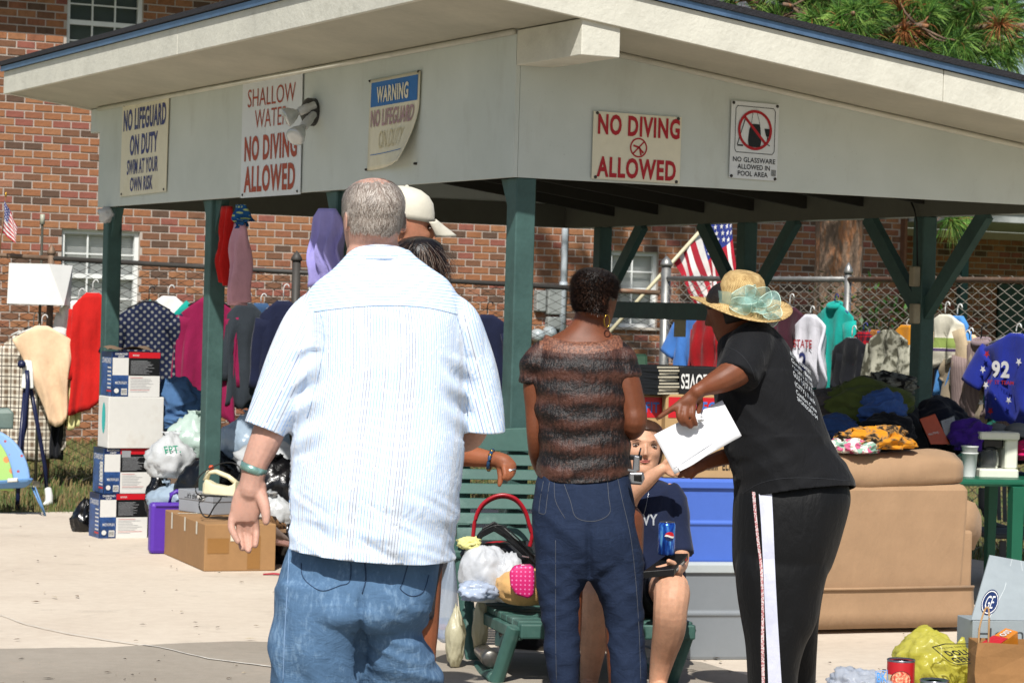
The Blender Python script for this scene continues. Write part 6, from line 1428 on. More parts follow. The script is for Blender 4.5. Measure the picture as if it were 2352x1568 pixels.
link('bag_body', mesh([ysh(p) for p in vs], fs, YBAG), yb)
for (u, v, u2, v2) in ((2205, 1495, 2212, 1462), (2155, 1488, 2142, 1464)):
    a = at(u, v, 7.25); b_ = at(u2, v2, 7.25); mb = MB(); mb.tube([a, a.lerp(b_, .6), b_], [.022, .012, .004], 8, 0, True, .3); mb.build('handle', YBAG, yb, True)
TL_, TR_, BL_ = at(2140, 1484, 7.13), at(2238, 1476, 7.13), at(2190, 1524, 7.07)
YP = face_map(TL_, TR_, BL_, V((0, -1, 0)), .012); mb = MB()
stroke2d(mb, YP, [(0, 0), (.35, -.12), (1, .0), (1, 1.0), (.05, 1.0), (-.02, .8), (0, 0)], .05, .6)
put_text(mb, 'Save time. Save money.', YP, (.08, .02, .92, .17), .0, 0, .2); put_text(mb, 'DOLLAR', YP, (.12, .25, .95, .55), .05); put_text(mb, 'GENERAL', YP, (.08, .62, .97, .92), .05); mb.build('lettering', PK, yb)
CLB = PLASTICBAG('clear_white_bag', '#c3cbd8', .3, .2, .4)
c = at(1968, 1565, 7.0); cb_ = crumple('clear_plastic_bag', 'translucent white plastic bag with blue print left of the food can', 'bag', V((c.x, c.y, LT_Z+.05)), (.085, .09, .055), CLB, 62, 5, .2, .2, 2.6, 0, -.9)
YP = face_map(at(2014, 1543, 6.93), at(2036, 1541, 6.93), at(2015, 1572, 6.9), V((0, -1, 0)), 0); mb = MB(); put_text(mb, 'BK', YP, (.0, .0, 1, .8), .02); stroke2d(mb, YP, [(-.1, -.1), (1.1, -.1), (1.1, 1), (-.1, 1), (-.1, -.1)], .05, 1); mb.build('lettering', M('print_blue_bag', '#3b7ab8', .5), cb_)
# appliance carton with its flap leaning back
GEM = M('silver_grey_card', '#8b9396', .4, .12, 3, .25, 30); 
g0 = at(2232, 1500, 7.3); g0.z = LT_Z; gx = V((.985, .17, 0)); gy = V((-.17, .985, 0)); gh = at(2232, 1424, 7.3).z-LT_Z
gb, FP, LP_, TP = corner_box('appliance_carton', 'grey appliance carton with a round dark monogram and raised flap', 'box', g0, .33, .13, gh, GEM, gx, gy, bev=.002)
fa, fb_, fc_, fd_ = g0+UP*(gh+.002)-gx*.004, g0+gx*.33+UP*(gh-.0), at(2440, 1304, 7.52), at(2274, 1274, 7.5)
mb = MB(); mb.prism([fa, fb_, fc_, fd_], gy*.006); fo = mb.build('flap', GEM, gb)
FFP = lambda a, b_: (fd_.lerp(fc_, a)).lerp(fa.lerp(fb_, a), b_)-gy*.003
for u0, v0, u1, v1 in ((.3, 0, .15, 1), (.42, 0, .5, 1), (.6, .0, .62, 1.)):
    mb = MB(); stroke2d(mb, FFP, [(u0, v0), ((u0+u1)/2+.03, .5), (u1, v1)], .008, .8); mb.build('crease', M('card_crease', '#b5bcbd', .5), fo)
mb = MB(); disc2d(mb, FFP, (.13, .72), .085, .2, 30, 0); ring2d(mb, lambda a, b_: FFP(a, b_)-gy*.001, (.13, .72), .165, .18, 30, 1, .44); put_text(mb, 'GE', lambda a, b_: FFP(a, b_)-gy*.001, (.085, .62, .175, .82), .0, 1, .3); mb.build('monogram', [PBD, PWH], fo)
mb = MB(); put_text(mb, 'Home p', FP, (.05, .1, .75, .3), -.01); mb.build('lettering', M('print_grey_dark', '#3a3d40', .5), gb)
KRF = M('kraft_paper', '#8a643c', .85, .12, 4, .5, 12, .01)
q = at(2240, 1560, 6.98); q.z = LT_Z; hh = at(2240, 1476, 6.98).z-LT_Z
kb_ = thing('paper_bag', 'brown kraft paper bag holding a cracker box at the lower right corner', 'bag', q+V((.1, .06, 0))); mb = MB(); L = []
for z in (0, .3, .55, .8, 1.0):
    w = lambda s: .004*math.sin(z*9+s*5)
    L.append([q+V((w(1), w(2), z*hh)), q+V((.03+w(3), -.012*z, z*hh+.004*z)), q+V((.12, w(4)-.006, z*hh)), q+V((.2, w(5), z*hh-.004*z)), q+V((.2, .12, z*hh)), q+V((.1, .115+w(6), z*hh)), q+V((0, .12, z*hh))])
mb.rings(L, 0, False); o = mb.build('bag_body', KRF, kb_); sm = o.modifiers.new('s', 'SOLIDIFY'); sm.thickness = .0015
hd = MB(); hd.tube(smooth_path([at(2248, 1480, 7.0), at(2250, 1440, 7.02), at(2262, 1400, 7.04), at(2270, 1396, 7.04), at(2272, 1420, 7.03), at(2270, 1480, 7.02)], 5), .0028, 6); hd.build('handle', M('paper_twine', '#9b7a52', .8), kb_, True)
P_ = [at(2252, 1478, 7.02), at(2292, 1483, 6.98), at(2338, 1449, 7.08), at(2310, 1441, 7.14)]
cbx2 = thing('cracker_box', 'tilted red and orange cracker box sticking out of the paper bag', 'box', P_[1]-UP*.05); dn = V((.01, .02, -.12)); mb = MB(); mb.prism(P_, dn); mb.build('box_body', M('cracker_orange', '#c4761a', .4), cbx2, bevel=.001)
PP = lambda a, b_: (P_[3].lerp(P_[2], a)).lerp(P_[0].lerp(P_[1], a), b_)+UP*.002-V((0, .001, 0)); mb = MB(); quad(mb, PP, (0, .5, 1, 1), 0); put_text(mb, 'SSO', lambda a, b_: PP(1-b_, a), (.1, .3, .45, .75), .03, 1); mb.build('lettering', [PR, PWH], cbx2)
# ------------------------------------------------------------------ people
from mathutils.bvhtree import BVHTree
def ringrow(d, v, uL, uR, dc, dr, n=36, p=.9):
    cu = (uL+uR)/2; hw = (uR-uL)/2; out = []
    for j in range(n):
        a = 2*math.pi*j/n; c_, s_ = math.cos(a), math.sin(a)
        out.append(at(cu+hw*math.copysign(abs(c_)**p, c_), v, d+dc)+V((0, dr*math.copysign(abs(s_)**p, s_), 0)))
    return out
def interp_rows(rows, n):
    """smooth interpolation of tuples"""
    R_ = [np.array(r, float) for r in rows]; R_ = [R_[0]]+R_+[R_[-1]]; out = []
    for i in range(1, len(R_)-2):
        a, b_, c_, d_ = R_[i-1:i+3]
        for k in range(n):
            t = k/n; out.append(.5*(2*b_+(c_-a)*t+(2*a-5*b_+4*c_-d_)*t*t+(3*b_-a-3*c_+d_)*t**3))
    out.append(R_[-2]); return out
def loft_rows(mb, d, rows, n=4, shrink=1.0, p=.9):
    L = []
    for v, uL, uR, dc, dr in interp_rows(rows, n):
        c_ = (uL+uR)/2; h = (uR-uL)/2*shrink; L.append(ringrow(d, v, c_-h, c_+h, dc, dr*shrink, 36, p))
    mb.rings(L)
def limb(mb, d, pts, n=5, seg=14, flat=1.0, cap=True):
    """pts: u, v, depth offset, radius in px (radius in metres at that depth)"""
    P_ = interp_rows(pts, n); W = [(at(u, v, d+dd), max(.001, r*(d+dd)/F)) for u, v, dd, r in P_]
    if cap:
        d0 = (W[0][0]-W[1][0]).normalized(); d1 = (W[-1][0]-W[-2][0]).normalized(); r0, r1 = W[0][1], W[-1][1]
        W = [(W[0][0]+d0*r0*q, r0*math.sqrt(max(.02, 1-q*q))) for q in (.98, .75, .4)]+W+[(W[-1][0]+d1*r1*q, r1*math.sqrt(max(.02, 1-q*q))) for q in (.4, .75, .98)]
    mb.tube([w[0] for w in W], [w[1] for w in W], seg, 0, True, flat, V((0, -1, 0.01)))
def remeshed(mb, voxel, smooth=5):
    me = mesh(mb.v, mb.f, [], None, False); o = bpy.data.objects.new('tmp', me); COL.objects.link(o)
    r = o.modifiers.new('r', 'REMESH'); r.mode = 'VOXEL'; r.voxel_size = voxel
    s = o.modifiers.new('s', 'SMOOTH'); s.factor = .5; s.iterations = smooth
    out = bpy.data.meshes.new_from_object(o.evaluated_get(bpy.context.evaluated_depsgraph_get()))
    bpy.data.objects.remove(o); bpy.data.meshes.remove(me)
    return out
R3T = R3.transposed()
def proj(p):
    q = R3T @ (V(p)-V((0, 0, CAMH))); return (CX+F*q.x/-q.z, CY-F*q.y/-q.z)
def trim(me, cuts):
    """clean cloth edges: cut with planes; a cut keeps the side its normal points away from, within its own region"""
    bm = bmesh.new(); bm.from_mesh(me)
    for P_, n, test in cuts:
        inside = {v for v in bm.verts if test(*proj(v.co))}
        fs = [f for f in bm.faces if all(v in inside for v in f.verts)]; es = [e for e in bm.edges if all(v in inside for v in e.verts)]
        bmesh.ops.bisect_plane(bm, geom=list(inside)+es+fs, plane_co=P_, plane_no=n, clear_outer=True)
    loose = [v for v in bm.verts if not v.link_faces]; bmesh.ops.delete(bm, geom=loose, context='VERTS')
    bm.to_mesh(me); bm.free(); me.update(); return me
def plane3(a, b_, c_, away):
    n = (b_-a).cross(c_-a).normalized(); return a, (n if n.dot(away) > 0 else -n)
def thick(o, t=.0025):
    m_ = o.modifiers.new('s', 'SOLIDIFY'); m_.thickness = t; m_.offset = -1; return o
def co_of(me):
    a = np.empty(len(me.vertices)*3); me.vertices.foreach_get('co', a); return a.reshape(-1, 3)
def no_of(me):
    a = np.empty(len(me.vertices)*3); me.vertices.foreach_get('normal', a); return a.reshape(-1, 3)
def set_co(me, a): me.vertices.foreach_set('co', a.ravel()); me.update()
def wrinkle(me, fn):
    """fn(point) -> offset along the normal"""
    c_ = co_of(me); n = no_of(me); o = np.array([fn(p) for p in c_]); set_co(me, c_+n*o[:, None])
def ridged(x, y, z): return 1-abs(noise.noise(V((x, y, z))))*2
def dress(me, name, mat_, par, smooth=True):
    me.materials.clear()
    for m_ in (mat_ if isinstance(mat_, list) else [mat_]): me.materials.append(m_)
    me.polygons.foreach_set('use_smooth', np.ones(len(me.polygons), dtype=bool)); me.update()
    return link(name, me, par)
def bvh_of(me): return BVHTree.FromPolygons([v.co.copy() for v in me.vertices], [tuple(p.vertices) for p in me.polygons])
def hit(bv, u, v, off=.003):
    o = V((0, 0, CAMH)); r = ray(u, v).normalized(); h = bv.ray_cast(o, r)
    return (h[0]-r*off) if h[0] is not None else None
def stitch(bv, par, name, pts, r, mat_, n=6, off=.001):
    P_ = [hit(bv, u, v, off) for u, v in [tuple(q) for q in interp_rows(pts, n)]]; P_ = [p for p in P_ if p is not None]
    if len(P_) > 2: mb = MB(); mb.tube(P_, r, 5); return mb.build(name, mat_, par, True)
def decal(bv, par, name, left, right, mat_, n=5, cols=4, off=.002):
    """strip between two pixel polylines, laid on the surface"""
    A = interp_rows(left, n); B = interp_rows(right, n); mb = MB(); grid = []
    for a, b_ in zip(A, B):
        row = [hit(bv, a[0]+(b_[0]-a[0])*k/cols, a[1]+(b_[1]-a[1])*k/cols, off) for k in range(cols+1)]
        if all(q is not None for q in row): grid.append(row)
    for i in range(len(grid)-1):
        for k in range(cols): mb.add([grid[i][k], grid[i][k+1], grid[i+1][k+1], grid[i+1][k]], [(0, 3, 2, 1)])
    return mb.build(name, mat_, par, True)
def SKIN(name, col, blush=1.12, rough=.5):
    m, nt, b = newmat(name); c_ = lin(col); co = nt.coord(); f = nt.math('ADD', nt.math('MULTIPLY', nt.noise(co, 14, 5, .6), .65), nt.math('MULTIPLY', nt.noise(co, 75, 4, .7), .35))
    nt.link(nt.ramp(f, [(.33, tuple(x*.74 for x in c_)), (.55, c_), (.75, (min(1, c_[0]*blush), c_[1]*.97, c_[2]*.95))]), b.inputs['Base Color'])
    b.inputs['Roughness'].default_value = rough+.08; b.inputs['Specular IOR Level'].default_value = .28
    b.inputs['Subsurface Weight'].default_value = .12; b.inputs['Subsurface Radius'].default_value = (.012, .005, .003); b.inputs['Subsurface Scale'].default_value = .5
    nt.link(nt.bump(nt.noise(co, 220, 3, .6), .25, .0015), b.inputs['Normal']); return m
def DENIM(name, col, fade, fadecol):
    m, nt, b = newmat(name); co = nt.coord(); c_ = lin(col)
    n1 = nt.noise(co, 5, 5, .65); n2 = nt.noise(nt.coord('Object', (1, 1, .3)), 90, 3, .7); n3 = nt.noise(co, 500, 2, .6)
    f = nt.math('ADD', nt.math('MULTIPLY', n1, .6), nt.math('MULTIPLY', n2, .4))
    col_ = nt.ramp(f, [(.3, tuple(x*.82 for x in c_)), (.52, c_), (.68, lin(fadecol) if fade else tuple(x*1.25 for x in c_))])
    nt.link(col_, b.inputs['Base Color']); b.inputs['Roughness'].default_value = .85; b.inputs['Specular IOR Level'].default_value = .15; b.inputs['Sheen Weight'].default_value = .0
    nn = nt.bump(n3, .4, .0012); nt.link(nt.bump(nt.noise(nt.coord('Object', (1, 1, 1.6)), 14, 4, .6, .8), .5, .012, nn), b.inputs['Normal']); return m
# ---- head
HZ = [(0, .10, .27, .08), (.03, .16, .235, .14), (.08, .22, .17, .22), (.16, .275, .10, .30), (.25, .305, .06, .345), (.35, .325, .035, .385), (.45, .34, .015, .415), (.55, .352, 0, .435), (.65, .36, -.02, .445), (.75, .355, -.03, .43), (.84, .325, -.03, .385), (.91, .27, -.03, .32), (.96, .19, -.03, .23), (.99, .1, -.03, .12), (1.0, .03, -.03, .03)]
HR = interp_rows(HZ, 4)
def head_frame(c, h, yaw, pitch=0.0, rollh=0.0):
    """c = middle of the head; yaw 0 faces the camera (-Y), positive turns towards +X"""
    Rm = Matrix.Rotation(yaw, 3, 'Z') @ Matrix.Rotation(pitch, 3, 'X') @ Matrix.Rotation(rollh, 3, 'Y')
    def f(x, y, z): return V(c)+Rm @ V((x*h, -y*h, (z-.5)*h))     # x right of picture when facing camera, y to the face, z 0..1
    Ri = Rm.inverted(); f.inv = lambda p: (lambda q: (q.x/h, -q.y/h, q.z/h+.5))(Ri @ (V(p)-V(c)))
    return f
def hz(z):
    for a, b_ in zip(HR[:-1], HR[1:]):
        if a[0] <= z <= b_[0]:
            t = (z-a[0])/(b_[0]-a[0]+1e-9); return a+(b_-a)*t
    return HR[-1]
def head_pt(H_, ang, z, out=0.0):
    _, w, cy, dy = hz(z); return H_((w+out)*math.sin(ang), cy+(dy+out)*math.cos(ang), z)
def head_loft(mb, H_, ears=True, nose=True):
    mb.rings([[H_(w*math.sin(a), cy+dy*math.cos(a), z) for a in (2*math.pi*j/32 for j in range(32))] for z, w, cy, dy in HR])
    if nose:
        mb.rings([[H_(x, y, z) for x, y in ((-w, b_), (-w*.6, f), (w*.6, f), (w, b_))] for z, w, f, b_ in ((.56, .03, .44, .36), (.48, .036, .475, .36), (.4, .05, .52, .36), (.355, .062, .52, .36), (.33, .05, .47, .36))])
        mb.rings([[H_(.16*math.sin(a)*s, .40+.035*math.cos(a)*s, z) for a in (2*math.pi*j/12 for j in range(12))] for z, s in ((.585, .6), (.605, 1), (.63, .6))])
        mb.rings([[H_(.1*math.sin(a)*s, .375+.045*math.cos(a)*s, z) for a in (2*math.pi*j/12 for j in range(12))] for z, s in ((.19, .5), (.215, 1), (.235, .85), (.255, 1), (.275, .5))])
    if ears:
        for s in (-1, 1):
            mb.rings([[H_(s*(xo+t), -.03+r*.5*math.cos(a)-.03*k, .46+r*math.sin(a)+.012) for a in (2*math.pi*j/14 for j in range(14))] for k, (xo, t, r) in enumerate(((.30, 0, .06), (.34, 0, .105), (.368, 0, .125), (.38, 0, .115)))])
def strands(name, par, H_, mats, n, zf, af, ln, dirf, w=.0011, seed=1, lift=.35, keep=None, nseg=2):
    r_ = random.Random(seed); vs = []; fs = []; mi = []
    for _ in range(n):
        z = zf(r_); a = af(r_)
        if keep and not keep(a, z, r_): continue
        p = head_pt(H_, a, z, .002); q = head_pt(H_, a, min(.999, z+.01), .002); nrm = (head_pt(H_, a, z, .06)-head_pt(H_, a, z, 0)).normalized()
        tan = (p-q); tan = tan.normalized() if tan.length > 1e-7 else V((0, 0, -1)); side = nrm.cross(tan).normalized()
        dl = dirf(r_, tan, side, nrm, a, z); L_ = ln*r_.uniform(.6, 1.25); wv = side*w*r_.uniform(.7, 1.3)
        k = len(vs); pp = p
        vs += [pp-wv, pp+wv]
        for g in range(1, nseg+1):
            f = g/nseg; c_ = p+dl*L_*f+nrm*L_*lift*math.sin(f*1.9)*.6+V((0, 0, -1))*L_*.15*f*f; e = wv*(1-f*.7); vs += [c_-e, c_+e]; b_ = k+2*(g-1); fs.append((b_, b_+1, b_+3, b_+2)); mi.append(r_.randrange(len(mats)) if g == 1 else mi[-1])
    return link(name, mesh(vs, fs, mats, mi, False), par)
def hair_cap(name, par, H_, mat_, zmin, amp, out, freq=9, front=.75, seed=0, zfun=None):
    mb = MB(); NA, NZ = 64, 26; pts = []
    for i in range(NZ+1):
        row = []
        for j in range(NA):
            a = 2*math.pi*j/NA; z0 = zfun(a) if zfun else zmin
            z = z0+(1.0-z0)*i/NZ; o_ = out*(min(1, i/3+.15))+amp*noise.noise(V((math.sin(a)*freq*.6+seed, math.cos(a)*freq*.6, z*freq)))
            row.append(head_pt(H_, a, min(z, .9995), o_ if z < .97 else o_*.6)+(H_(0, 0, 1)-H_(0, 0, 0))*(out*.8*max(0, z-.8)/.2))
        pts.append(row)
    mb.rings(pts); return mb.build(name, mat_, par, True)
def shape_face(me, H_, h):
    c_ = co_of(me); n = no_of(me); o = np.zeros(len(c_))
    for i, p in enumerate(c_):
        x, y, z = H_.inv(p)
        if y < .15 or z < 0 or z > .8 or abs(x) > .4: continue
        x = abs(x); g = lambda a, b_, sx, sz: math.exp(-((x-a)/sx)**2-((z-b_)/sz)**2)
        o[i] = h*(-.04*g(.16, .53, .075, .05)+.025*g(.19, .4, .09, .07)+.012*g(.0, .62, .2, .04)-.014*g(.12, .25, .03, .03)-.012*g(.0, .185, .12, .02)+.014*g(0, .09, .1, .06)-.016*g(.09, .34, .02, .05))
    set_co(me, c_+n*o[:, None]); return me
EYEW = M('eye_white', '#a39a91', .2, .03, 5, 0, spec=.6); EYED = M('eye_dark', '#1a120d', .15, .03, 5, 0, spec=.6)
def face_bits(par, H_, lipm, browm, irism=EYED, smile=.02):
    for s in (-1, 1):
        mb = MB(); c_ = H_(s*.165, .355, .525); mb.rings([[c_+(H_(.055*math.sin(a)*q, .03*dz, .016*math.cos(a)*q+.5)-H_(0, 0, .5)) for a in (2*math.pi*j/14 for j in range(14))] for q, dz in ((1, 0), (.9, .6), (.5, 1.1), (.05, 1.25))]); e = mb.build('eye', EYEW, par, True)
        mb = MB(); mb.rings([[c_+(H_(.02*math.sin(a)*q, .03*dz, .016*math.cos(a)*q+.5)-H_(0, 0, .5)) for a in (2*math.pi*j/12 for j in range(12))] for q, dz in ((1, 1.1), (.8, 1.4), (.05, 1.5))]); mb.build('iris', irism, e, True)
        mb = MB(); mb.tube([H_(s*.11, .395, .55), H_(s*.165, .385, .557), H_(s*.22, .345, .548)], .0026, 6); mb.build('eyelid', MATS.get('lash_dark') or M('lash_dark', '#2a1a12', .6), par, True)
        mb = MB(); mb.tube([H_(s*.085, .425, .605), H_(s*.15, .415, .628), H_(s*.235, .345, .61)], [.0018, .0024, .001], 6, 0, True, .6); mb.build('eyebrow', browm, par, True)
    for nm, z0, t in (('upper_lip', .262, .011), ('lower_lip', .232, .014)):
        mb = MB(); mb.tube([H_(x, .425-2.2*x*x*1.6, z0+smile*(abs(x)/.1)**2+(.0 if nm == 'lower_lip' else -.004*abs(x)/.1)) for x in (-.11, -.07, -.03, 0, .03, .07, .11)], [.001, t*.16, t*.2, t*.22, t*.2, t*.16, .001] if False else [.0006, t*.12, t*.16, t*.17, t*.16, t*.12, .0006], 8); mb.build(nm, lipm, par, True)

# =================================================================== big man in the striped shirt
MD = 7.2; base = at(840, 1568, MD); base.z = 0
man = thing('person', 'big grey-haired man seen from behind in a white striped shirt and faded jeans', 'person', base)
SK1 = SKIN('skin_ruddy', '#b68d7c')
Hm = head_frame(at(856, 505, MD+.02), .237, math.pi+.38, .0, .03)
mb = MB(); head_loft(mb, Hm)
loft_rows(mb, MD, [(520, 812, 905, .03, .05), (560, 800, 915, .03, .062), (600, 790, 935, .02, .075), (650, 760, 990, .02, .09), (760, 730, 1040, .02, .11), (950, 720, 1030, 0, .12), (1150, 700, 1005, 0, .12), (1280, 690, 980, 0, .11)])
limb(mb, MD, [(740, 760, 0, 40), (680, 860, -.02, 40), (630, 960, -.03, 38), (606, 1020, -.04, 36), (588, 1060, -.05, 31), (581, 1095, -.05, 28), (576, 1125, -.05, 30)])
# hand with its palm turned back
loft_rows(mb, MD, [(1110, 549, 611, -.05, .026), (1130, 538, 613, -.05, .024), (1155, 531, 610, -.05, .021), (1180, 528, 598, -.05, .017), (1198, 528, 590, -.05, .012)], 3)
for f in ([(535, 1182, -.05, 9.5), (531, 1208, -.06, 8.8), (539, 1229, -.078, 8), (547, 1243, -.095, 7)], [(550, 1192, -.045, 9), (550, 1222, -.042, 8.6), (553, 1243, -.055, 8), (556, 1259, -.075, 7)], [(568, 1192, -.045, 9), (569, 1224, -.036, 8.8), (571, 1247, -.05, 8.2), (571, 1264, -.068, 7.2)], [(586, 1188, -.045, 9.2), (588, 1216, -.04, 8.8), (588, 1237, -.055, 8), (586, 1252, -.07, 7)], [(598, 1135, -.06, 16), (607, 1160, -.078, 13.5), (611, 1182, -.088, 11), (611, 1198, -.093, 8.5)]):
    limb(mb, MD, f, 3, 12)
limb(mb, MD, [(1050, 760, 0, 40), (1085, 880, .05, 38), (1085, 990, .12, 34), (1040, 1010, .3, 28), (1000, 1000, .42, 22)])
limb(mb, MD, [(1000, 1000, .42, 24), (985, 1000, .5, 18)])
for x, dd in ((735, 0), (912, .08)): limb(mb, MD, [(x, 1300, dd*.5, 55), (x, 1550, dd, 48), (x-5, 1750, dd, 42), (x-5, 1900, dd, 34)])
me = remeshed(mb, .0036, 3); dress(me, 'body', [SK1, SKIN('stubble_scalp', '#8a7d74', 1.05, .6)], man); mi = []
ctrs = np.empty(len(me.polygons)*3); me.polygons.foreach_get('center', ctrs); ctrs = ctrs.reshape(-1, 3); WMm = WM[man.name]
for c_ in ctrs:
    p = WMm @ V(c_)
    if p.z < 1.62: mi.append(0); continue
    x, y, z = Hm.inv(p); a = math.atan2(x, y); q = noise.noise(V((a*4, z*9, 2)))*.04
    on = z > (.36+.06*abs(math.sin(a))+q if math.cos(a) < -.1 else .62+q if math.cos(a) < .45 else .8) and abs(x) < .37 and not (z > .93+q and math.cos(a) < .9)
    mi.append(1 if on else 0)
me.polygons.foreach_set('material_index', np.array(mi, np.int32))
HAIRG = [M('hair_silver', '#b9b1a8', .5, .1, 5, 0), M('hair_grey', '#9a9087', .5, .1, 5, 0), M('hair_brown_grey', '#74675d', .5, .1, 5, 0)]
def keepm(a, z, r):
    if abs(math.sin(a)) > .86 and z < .6 and math.cos(a) > -.35: return False       # round the ears
    d = math.hypot((math.sin(a)*(1-z)*2.2-.12), (z-.93)*1.6+.0) if math.cos(a) < .3 else 1
    if d < .17 and r.random() < .6: return False
    if math.cos(a) > .45 and z < .78: return False
    lo = .35+.06*abs(math.sin(a)); return z > lo+.05*noise.noise(V((a*3, 0, 0)))
strands('hair', man, Hm, HAIRG, 30000, lambda r: 1-(r.random()**.62)*.82, lambda r: r.uniform(0, 6.283), .017, lambda r, t, s, n, a, z: (t+s*(.9*noise.noise(V((a*2, z*6, 1)))+r.uniform(-.3, .3))+n*.05).normalized(), .0009, 3, .1, keepm)
# shirt
def stripe_mat():
    m, nt, b = newmat('striped_shirt'); at_ = nt.new('ShaderNodeAttribute'); at_.attribute_name = 'sc'; sx = nt.new('ShaderNodeSeparateXYZ'); nt.link(at_.outputs['Vector'], sx.inputs[0])
    s = nt.math('MULTIPLY', sx.outputs[0], 1/.0092); idx = nt.math('FLOOR', s); fr = nt.math('FRACT', s)
    wn_ = nt.new('ShaderNodeTexWhiteNoise'); wn_.noise_dimensions = '1D'; nt.link(idx, wn_.inputs['W']); rnd = wn_.outputs[0]
    dash = nt.math('GREATER_THAN', nt.math('FRACT', nt.math('ADD', nt.math('MULTIPLY', sx.outputs[1], 9), nt.math('MULTIPLY', rnd, 7))), .07)
    line = nt.math('MULTIPLY', nt.math('MULTIPLY', nt.math('LESS_THAN', fr, .28), .8), dash)
    fine = nt.math('MULTIPLY', nt.math('LESS_THAN', nt.math('ABSOLUTE', nt.math('SUBTRACT', fr, .6)), .045), .5)
    lc = nt.ramp(rnd, [(.0, lin('#76a8e0')), (.5, lin('#86b4e6')), (.51, lin('#6c7890')), (.72, lin('#7c88a0')), (.73, lin('#4f64a0')), (.82, lin('#94c0ee'))])
    c_ = nt.mix(fine, (.63, .68, .75), lin('#a9cbee')); c_ = nt.mix(line, c_, lc); nt.link(c_, b.inputs['Base Color']); b.inputs['Roughness'].default_value = .8; b.inputs['Specular IOR Level'].default_value = .2
    co = nt.coord('Object', (1, 1, .6)); n1 = nt.bump(nt.noise(co, 11, 4, .6, 1.0), .45, .016); nt.link(n1, b.inputs['Normal'])
    return m
SHIRT = stripe_mat()
def shirt_attr(me, d, sleeves, yoke_v, cu, rows):
    c_ = co_of(me); k = d/F; px = np.array([proj(p) for p in c_]); sc = np.zeros((len(me.loops), 3), np.float32)
    tb = interp_rows(rows, 6); tv = np.array([r[0] for r in tb]); tl = np.array([r[1] for r in tb]); tr = np.array([r[2] for r in tb])
    vidx = np.empty(len(me.loops), np.int32); me.loops.foreach_get('vertex_index', vidx)
    n_ = no_of(me)
    def body_s(i):
        u, v = px[i]; L_, R_ = np.interp(v, tv, tl), np.interp(v, tv, tr); q = max(-1, min(1, (u-(L_+R_)/2)/((R_-L_)/2+1e-6))); return math.asin(q)*(420/2)*k, (v*k)
    def yoke_s(i): u, v = px[i]; return (v-.00045*(u-cu)**2*0.9)*k*1.0+.3, u*k
    def sl_s(i, A, B):
        u, v = px[i]; ax = np.array(B)-np.array(A); L_ = np.hypot(*ax); ax = ax/L_; q = np.array([u, v])-np.array(A); pr = q[0]*ax[1]-q[1]*ax[0]; return math.asin(max(-1, min(1, pr/62)))*55*k+.5, (q@ax)*k
    for p in me.polygons:
        vi = p.vertices; um, vm = px[list(vi)].mean(0); f = body_s
        for (A, B, test) in sleeves:
            if test(um, vm): f = (lambda i, A=A, B=B: sl_s(i, A, B)); break
        else:
            if vm < yoke_v(um): f = yoke_s
        for li in p.loop_indices:
            s, t = f(vidx[li]); sc[li] = (s, t, 0)
    at_ = me.attributes.new('sc', 'FLOAT_VECTOR', 'CORNER'); at_.data.foreach_set('vector', sc.ravel())
srows = [(572, 806, 940, .01, .07), (590, 790, 958, .005, .09), (615, 764, 992, 0, .105), (650, 724, 1036, 0, .125), (700, 696, 1068, 0, .145), (760, 690, 1080, 0, .155), (850, 690, 1080, -.0, .165), (950, 676, 1075, -.0, .175), (1050, 662, 1066, -.01, .185), (1150, 650, 1056, -.01, .188), (1230, 647, 1044, -.0, .19), (1290, 644, 1036, .0, .19), (1350, 642, 1034, .0, .19)]
mb = MB(); L = []
RR = interp_rows(srows, 4)
for i, (v, uL, uR, dc, dr) in enumerate(RR):
    ring = []; cu = (uL+uR)/2; hw = (uR-uL)/2; 
    for j in range(44):
        a = 2*math.pi*j/44; c_, s_ = math.cos(a), math.sin(a); vv = v
        ring.append(at(cu+hw*math.copysign(abs(c_)**.9, c_), vv, MD+dc)+V((0, dr*s_, 0)))
    L.append(ring)
mb.rings(L)
limb(mb, MD, [(760, 700, .0, 50), (722, 745, 0, 64), (680, 828, -.02, 66), (648, 900, -.03, 60), (610, 980, -.04, 51), (588, 1030, -.045, 48)], 5, 24, 1.0, False)
limb(mb, MD, [(1020, 705, .0, 50), (1050, 752, 0, 62), (1082, 835, .02, 58), (1102, 910, .03, 52), (1112, 985, .03, 46), (1114, 1035, .03, 44)], 5, 24, 1.0, False)
me = remeshed(mb, .0075, 5)
sa = at(607, 985, MD-.04); sb_ = at(560, 966, MD-.04); sc_ = sa+V((0, -.1, .012))
trim(me, [(*plane3(at(648, 1243, MD), at(1036, 1280, MD), at(860, 1293, MD-.19), V((0, 0, -1))), lambda u, v: v > 1180),
          (*plane3(sa, sb_, sc_, V((-.3, 0, -1))), lambda u, v: u < 664 and v > 900), (*plane3(at(1070, 986, MD+.03), at(1153, 990, MD+.03), at(1110, 1000, MD-.05), V((0, 0, -1))), lambda u, v: u > 1066 and v > 930)])
def wr_shirt(p):
    u, v = proj(p); x, y, z = p
    o = .007*noise.noise(V((x*5, y*4, z*3)))
    if v > 1080: t = min(1, (v-1080)/120); o += t*(.011*noise.noise(V((x*6+3, y*5, z*16+x*6)))+.006*ridged(x*9, y*8, z*26+x*14))
    if 820 < v < 1010 and 1010 < u < 1095: o += .012*math.sin((v-u*.9)*.09)*math.exp(-((u-1058)/30)**2)*math.exp(-((v-900)/90)**2)
    if 800 < v < 1050 and 660 < u < 745: o += .011*math.sin((v+u*.7)*.085)*math.exp(-((u-705)/32)**2)
    o += .0035*noise.noise(V((x*16, y*10, z*7)))
    return o
wrinkle(me, wr_shirt)
